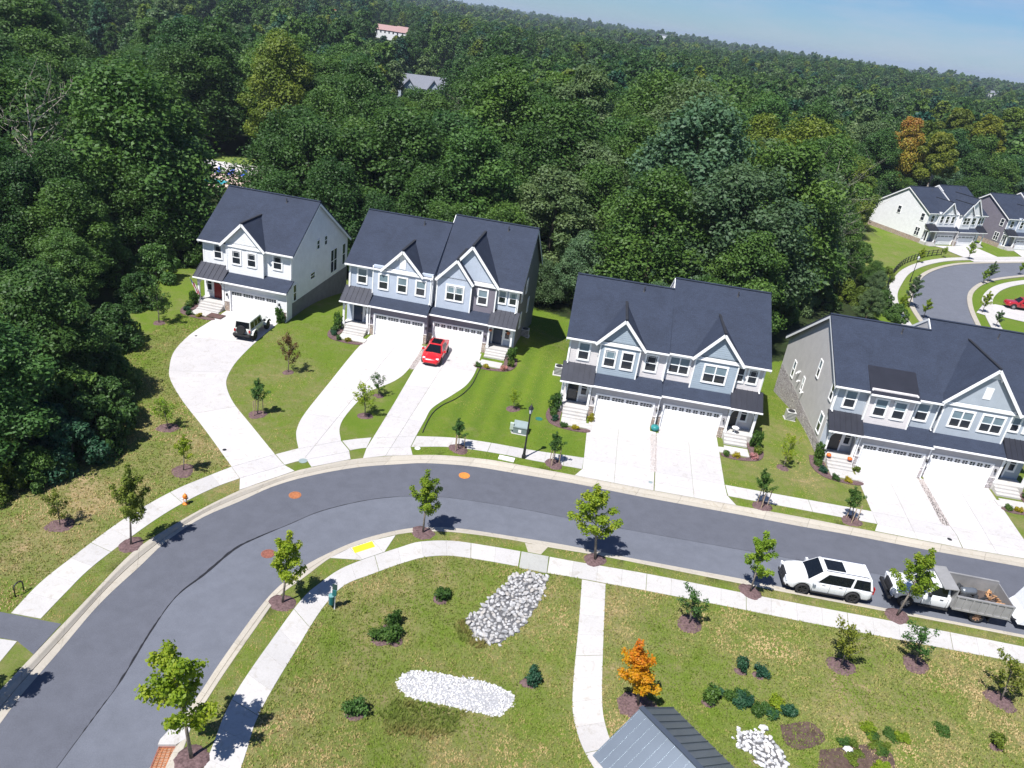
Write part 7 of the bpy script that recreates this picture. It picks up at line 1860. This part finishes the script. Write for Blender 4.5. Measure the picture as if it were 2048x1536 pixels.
# ---------------------------------------------------------------- the far curved street
def GF(px, py, z=-3.0): q = GZ(px, py, z); return Vector((q[0], q[1], z))
def z6p(pts): return [(1740 + x / 4.516, 340 + y / 4.516) for x, y in pts]
FOA = [GF(*q) for q in z6p([(520, 1420), (460, 1340), (400, 1240), (385, 1150), (420, 1060), (480, 970), (600, 905), (780, 862), (1000, 848), (1391, 842)])]
FIA = [GF(*q) for q in z6p([(1010, 1520), (950, 1400), (890, 1260), (875, 1150), (910, 1080), (1000, 1020), (1150, 980), (1391, 952)])]
FOA = ext(dense(FOA, 4), 8, 25); FIA = ext(dense(FIA, 4), 8, 25)
v_, f_ = strip(FOA, FIA, 60, -2.98, -2.98); b = MB(); b.add(v_, f_); tag(b.build('road', ASPH2), kind='structure')
def offs(line, d):
    out = []
    for i, p_ in enumerate(line):
        t_ = (line[min(i + 1, len(line) - 1)] - line[max(i - 1, 0)]).normalized(); out.append(p_ + Vector((-t_.y, t_.x, 0)) * d)
    return out
def fstrip(name, A_, B_, z, mat):
    A_ = resample(A_, 70); B_ = resample(B_, 70); vs = []; fs = []
    for i in range(70):
        vs += [(A_[i].x, A_[i].y, z), (B_[i].x, B_[i].y, z), (A_[i].x, A_[i].y, z - 0.2), (B_[i].x, B_[i].y, z - 0.2)]
        if i: k = 4 * i; fs += [(k - 4, k - 3, k + 1, k), (k - 4, k, k + 2, k - 2), (k - 3, k - 1, k + 3, k + 1)]
    b = MB(); b.add(vs, fs); return tag(b.build(name, mat), kind='structure')
sgn = 1 if (offs(FOA, 1.0)[30] - FIA[30]).length > (FOA[30] - FIA[30]).length else -1
fstrip('kerb', FOA, offs(FOA, sgn * 0.75), -2.86, KERBM)
fstrip('kerb', FIA, offs(FIA, -sgn * 0.75), -2.86, KERBM)
fstrip('sidewalk', offs(FOA, sgn * 2.3), offs(FOA, sgn * 3.9), -2.9, CONC)
fstrip('sidewalk', offs(FIA, -sgn * 2.2), offs(FIA, -sgn * 3.8), -2.9, CONC)
tag(sheet('driveway', [tuple(GF(*q)[:2]) for q in z6p([(548, 682), (720, 690), (885, 686), (985, 716), (1160, 792), (1391, 806), (1391, 832), (940, 832), (838, 788), (715, 738), (690, 716)])], -2.93, DRIVEM), kind='structure')
tag(sheet('driveway', [tuple(GF(*q)[:2]) for q in z6p([(1010, 1230), (1130, 1215), (1500, 1290), (1500, 1400), (1200, 1330), (1090, 1330), (960, 1290)])], -2.94, DRIVEM), kind='structure')
tag(sheet('driveway', [tuple(GF(*q)[:2]) for q in z6p([(1285, 724), (1500, 735), (1500, 800), (1391, 800)])], -2.925, DRIVEM), kind='structure')
# black fence along the far sidewalk
fl_ = resample(dense([GF(*q) for q in z6p([(158, 1165), (150, 1060), (200, 950), (290, 862), (392, 818), (520, 782), (640, 768)])], 4), 27)
e = empty('black_fence', (fl_[0].x, fl_[0].y, -3.0), 0, 'black rail fence curving along the far sidewalk', 'fence')
for p_ in fl_: b = MB(); b.box(-0.06, 0.06, -0.06, 0.06, -0.3, 1.25); b.build('post', BLACK, e, False, p_ - fl_[0])
for zz in (0.2, 0.65, 1.1):
    for p_, q_ in zip(fl_, fl_[1:]): b = MB(); b.bar(p_ - fl_[0] + Vector((0, 0, zz)), q_ - fl_[0] + Vector((0, 0, zz)), 0.05, 0.09); b.build('rail', BLACK, e)
def young_far(base, top, kit, kh, mat, lab, group):
    a_, b__ = z6p([base, top]); p_ = GF(*a_); h_ = height_to(p_, b__[1]); s_ = h_ / kh
    plant('young_tree', kit, p_, rnd.uniform(0, 6.28), (s_ * 1.15, s_ * 1.15, s_), mat, lab, 'tree', group)
for i, (bs, tp) in enumerate((((885, 808), (930, 640)), ((660, 790), (690, 690)), ((345, 1240), (370, 950)), ((480, 1340), (510, 1160)), ((1015, 1030), (1000, 890)), ((1060, 1015), (1110, 825)), ((1345, 945), (1370, 830)), ((1010, 1290), (1060, 1095)), ((1130, 1420), (1190, 1265)), ((250, 1330), (240, 1120)), ((440, 840), (430, 700)))):
    young_far(bs, tp, YT[i % 5], 5, (None, None, F_GREY)[i % 3], 'young street tree along the far curved street', 'street trees of the far street')
p_ = GF(*z6p([(360, 1010)])[0]); e = empty('street_lamp', p_, 0, 'black street lamp standing by the far black fence', 'street lamp')
b = MB(); b.lathe([(0.12, -0.05), (0.1, 0.8), (0.06, 1.0), (0.05, 3.9)], 8); b.build('pole', BLACK, e); b = MB(); b.lathe([(0.1, 3.9), (0.18, 4.3), (0.2, 4.32), (0.03, 4.6)], 8); b.build('lantern', simple('frosted_lamp_glass', (0.55, 0.57, 0.58), 0.2), e)
# ---------------------------------------------------------------- beyond the woods
ROOFG = simple('far_grey_roof', (0.16, 0.17, 0.20), 0.8, 0.1); ROOFP = simple('far_pink_roof', (0.30, 0.19, 0.18), 0.8, 0.1); WALLW = simple('far_white_wall', (0.66, 0.67, 0.68), 0.6, 0.05); WALLB = simple('far_blue_wall', (0.42, 0.48, 0.55), 0.6, 0.05)
def far_house(px, z, yaw, parts, lab, cat='house', rm=ROOFG, wm=WALLW):
    """gabled masses: (x0,x1,y0,y1,eave,ridge,axis)"""
    q = GZ(px[0], px[1], z); gz_ = float(TZ(q[0], q[1])); e = empty('far_house', (q[0], q[1], gz_), R(yaw), lab, cat)
    for x0, x1, y0, y1, ev, rg_, ax in parts:
        b = MB(); pr = [(y0, -3), (y0, ev), ((y0 + y1) / 2, rg_), (y1, ev), (y1, -3)] if ax == 'x' else [(x0, -3), (x0, ev), ((x0 + x1) / 2, rg_), (x1, ev), (x1, -3)]
        if ax == 'x': b.prism(pr, x0, x1, 'x')
        else: b.prism(pr, y0, y1, 'y')
        b.build('wall', wm, e)
        for s in (0, 1):
            b = MB()
            if ax == 'x':
                ym = (y0 + y1) / 2; ye = y0 - 0.4 if s == 0 else y1 + 0.4; sl_ = (rg_ - ev) / (ym - y0); b.slab([(x0 - 0.4, ym, rg_ + 0.15), (x1 + 0.4, ym, rg_ + 0.15), (x1 + 0.4, ye, ev - 0.4 * sl_ + 0.15), (x0 - 0.4, ye, ev - 0.4 * sl_ + 0.15)], 0.14)
            else:
                xm = (x0 + x1) / 2; xe = x0 - 0.4 if s == 0 else x1 + 0.4; sl_ = (rg_ - ev) / (xm - x0); b.slab([(xm, y0 - 0.4, rg_ + 0.15), (xm, y1 + 0.4, rg_ + 0.15), (xe, y1 + 0.4, ev - 0.4 * sl_ + 0.15), (xe, y0 - 0.4, ev - 0.4 * sl_ + 0.15)], 0.14)
            b.build('roof', rm, e)
        if ax == 'x':
            n_ = max(2, int((x1 - x0) / 3))
            for i in range(n_):
                xc = x0 + (i + 0.5) * (x1 - x0) / n_; b = MB(); b.box(xc - 0.5, xc + 0.5, y0 - 0.06, y0 - 0.01, ev - 1.9, ev - 0.5); b.build('window', GLASS, e)
    return e
far_house((845, 178), 3, 14, [(-8, 8, 0, 9, 6.0, 9.6, 'x'), (-7.2, -2.5, -3.5, 4, 5.8, 8.8, 'y'), (1.5, 5.5, -2, 4, 6.2, 9.0, 'y')], 'pale blue house with grey gabled roof rising out of the woods', rm=ROOFG, wm=WALLB)
far_house((785, 68), 6, -8, [(-13, 2, 0, 10, 6, 9, 'x'), (2, 13, -0.6, 9.4, 6, 9.4, 'x')], 'long white building with pinkish roof among the far trees', 'building', ROOFP)
for i, (a, b_) in enumerate(((858, 78), (880, 88), (908, 104))): far_house((a, b_ + 4), 6, -20, [(-6, 6, 0, 8, 5, 7.5, 'x')], 'small reddish-roofed house in the far woods beside the long building', 'house', ROOFP)['group'] = 'reddish-roofed far houses'
far_house((240, 16), 6, 5, [(-14, 14, 0, 10, 6, 8, 'x')], 'pale far building behind the car park', 'building', ROOFG, WALLW)
far_house((1326, 84), 12, 0, [(-14, 14, 0, 14, 16, 17, 'x')], 'white block standing on the wooded horizon', 'building', ROOFG, WALLW)
far_house((1985, 197), 4, 0, [(-9, 9, 0, 9, 6, 9, 'x')], 'white house at the far right of the horizon woods', 'house', ROOFG, WALLW)
for i, (a, b_, d_) in enumerate(FARH):
    dd_ = ray(a, b_); q = CAMP + dd_ * d_; zz_ = float(TZ(q[0], q[1]))
    far_house((a, b_), max(zz_ + 1, q[2] - 3), (-20, 15, 40, -5)[i % 4], [(-6.5, 6.5, 0, 8.5, 5.5, 8.2, 'x')], 'small pale house just showing among the far treetops', 'house', (ROOFG, ROOFP)[i % 2], WALLW)['group'] = 'pale houses among the far treetops'
# far car park
CPK = [GZ(a, b_, 4) for a, b_ in ((130, 55), (170, 20), (236, 50), (200, 84))]
cz_ = np.mean([float(TZ(q[0], q[1])) for q in CPK]) + 0.3
for i, (a, b_, m_, nm) in enumerate(((146, 26, PW, 'white'), (152, 32, PW, 'white'), (206, 60, PW, 'white'), (214, 68, paint('blue_car_paint', (0.03, 0.06, 0.3)), 'blue'), (222, 74, PW, 'white'))):
    q = GZ(a, b_, 2.0); z_ = float(TZ(q[0], q[1])); e = empty('far_car', (q[0], q[1], z_ + 0.05), R(20 + 30 * i), '%s car parked in the clearing of the far woods' % nm, 'car', nm + ' cars in the far clearing')
    body_shell(e, -2.2, 2.2, [(-2.2, 0.9), (-1.9, 1.0), (1.2, 0.95), (2.0, 0.8), (2.2, 0.6)], [(-2.2, 0.75), (-1.8, 0.9), (1.6, 0.9), (2.2, 0.65)], [(-2.2, 0.35), (2.2, 0.35)], (-1.35, 1.35), 0.33, m_, n=24)
    cabin(e, 1.1, 0.4, -1.3, -1.9, 0.92, 1.45, 0.84, 0.62, m_, [(0.2, 0.85)])
    for sx in (-1.35, 1.35):
        for sy in (-1, 1): wheel(e, sx, sy * 0.8, 0.33, 0.22, RIMS, sy, 5)
# pool behind the white house
pc_ = GZ(432, 338, -1.8); pz = float(TZ(pc_[0], pc_[1]))
tag(sheet('pool_deck', [(pc_[0] + a, pc_[1] + b_) for a, b_ in ((-9, -8), (9, -8), (9, 3.5), (-9, 3.5))], pz + 0.05, simple('pool_paving', (0.55, 0.42, 0.36), 0.8, 0.1)), kind='structure')
tag(sheet('pool_lawn', [(pc_[0] + a, pc_[1] + b_) for a, b_ in ((-16, 4.5), (14, 4.5), (14, 18), (-16, 18))], pz + 0.06, simple('sunny_lawn', (0.12, 0.17, 0.03), 0.9, 0.2, 1.0)), kind='structure')
tag(sheet('pool_water', [(pc_[0] + 2.2 * a - 1, pc_[1] - 4.5 + b_) for a, b_ in ((-2, -1.6), (2, -1.6), (2, 1.6), (-2, 1.6))], pz + 0.075, simple('pool_water', (0.05, 0.35, 0.42), 0.05, 0.1)), kind='structure')
e = empty('pool_fence', (pc_[0], pc_[1] + 3.8, pz), 0, 'white panel fence around the pool in the woods', 'fence')
for i in range(9):
    b = MB(); b.box(-0.08, 0.08, -0.08, 0.08, -0.2, 1.9); b.build('post', WHITE, e, False, (-8.8 + 2.2 * i, 0, 0))
    if i < 8: b = MB(); b.box(0.1, 2.1, -0.03, 0.03, 0.1, 1.6); b.box(0.1, 2.1, -0.025, 0.025, 1.64, 1.78); b.build('fence_panel', WHITE, e, False, (-8.8 + 2.2 * i, 0, 0))
LB_ = simple('blue_canvas', (0.02, 0.07, 0.42), 0.6, 0.1)
for i in range(5):
    e = empty('pool_lounger', (pc_[0] - 5 + 2.3 * i, pc_[1] + 2.2, pz + 0.05), R(90), 'blue lounger by the white pool fence', 'lounger', 'blue loungers by the pool')
    b = MB(); b.box(-1.5, 0.2, -0.35, 0.35, 0.3, 0.38); b.build('seat', LB_, e); b = MB(); b.bar((0.2, 0, 0.34), (0.75, 0, 1.0), 0.7, 0.08, (-1, 0, 1)); b.build('backrest', LB_, e)
    for sx in (-1.3, 0.1):
        for sy in (-0.3, 0.3): b = MB(); b.box(sx - 0.03, sx + 0.03, sy - 0.03, sy + 0.03, -0.05, 0.3); b.build('leg', WHITE, e)
# far flagpole
q = GZ(658, 84, 2); z_ = float(TZ(q[0], q[1])); e = empty('far_flagpole', (q[0], q[1], z_), 0, 'white flagpole with striped flag above the far trees', 'flagpole')
b = MB(); b.tube([(0, 0, 0), (0, 0, 18)], 0.12, 6); b.build('pole', WHITE, e)
b = MB()
for i in range(7): b.mi = i % 2; b.box(0.1, 3.6, -0.05, 0.05, 15.2 + i * 0.35, 15.55 + i * 0.35)
b.mi = 2; b.box(0.09, 1.6, -0.06, 0.06, 16.4, 17.66); b.build('flag_cloth', [FR, FW, FB], e)
# ---------------------------------------------------------------- the air: thin summer haze over the whole place
m = bpy.data.materials.new('summer_haze'); m.use_nodes = True; nt = m.node_tree
for n in list(nt.nodes): nt.nodes.remove(n)
out = nt.nodes.new('ShaderNodeOutputMaterial'); pv = nt.nodes.new('ShaderNodeVolumePrincipled')
pv.inputs['Color'].default_value = (0.72, 0.84, 1.0, 1); pv.inputs['Density'].default_value = 0.00013; pv.inputs['Anisotropy'].default_value = 0.2
nt.links.new(pv.outputs[0], out.inputs['Volume'])
b = MB(); b.box(-9300, 9300, -480, 12400, -60, 75)
hz = tag(b.build('haze', m), kind='stuff')
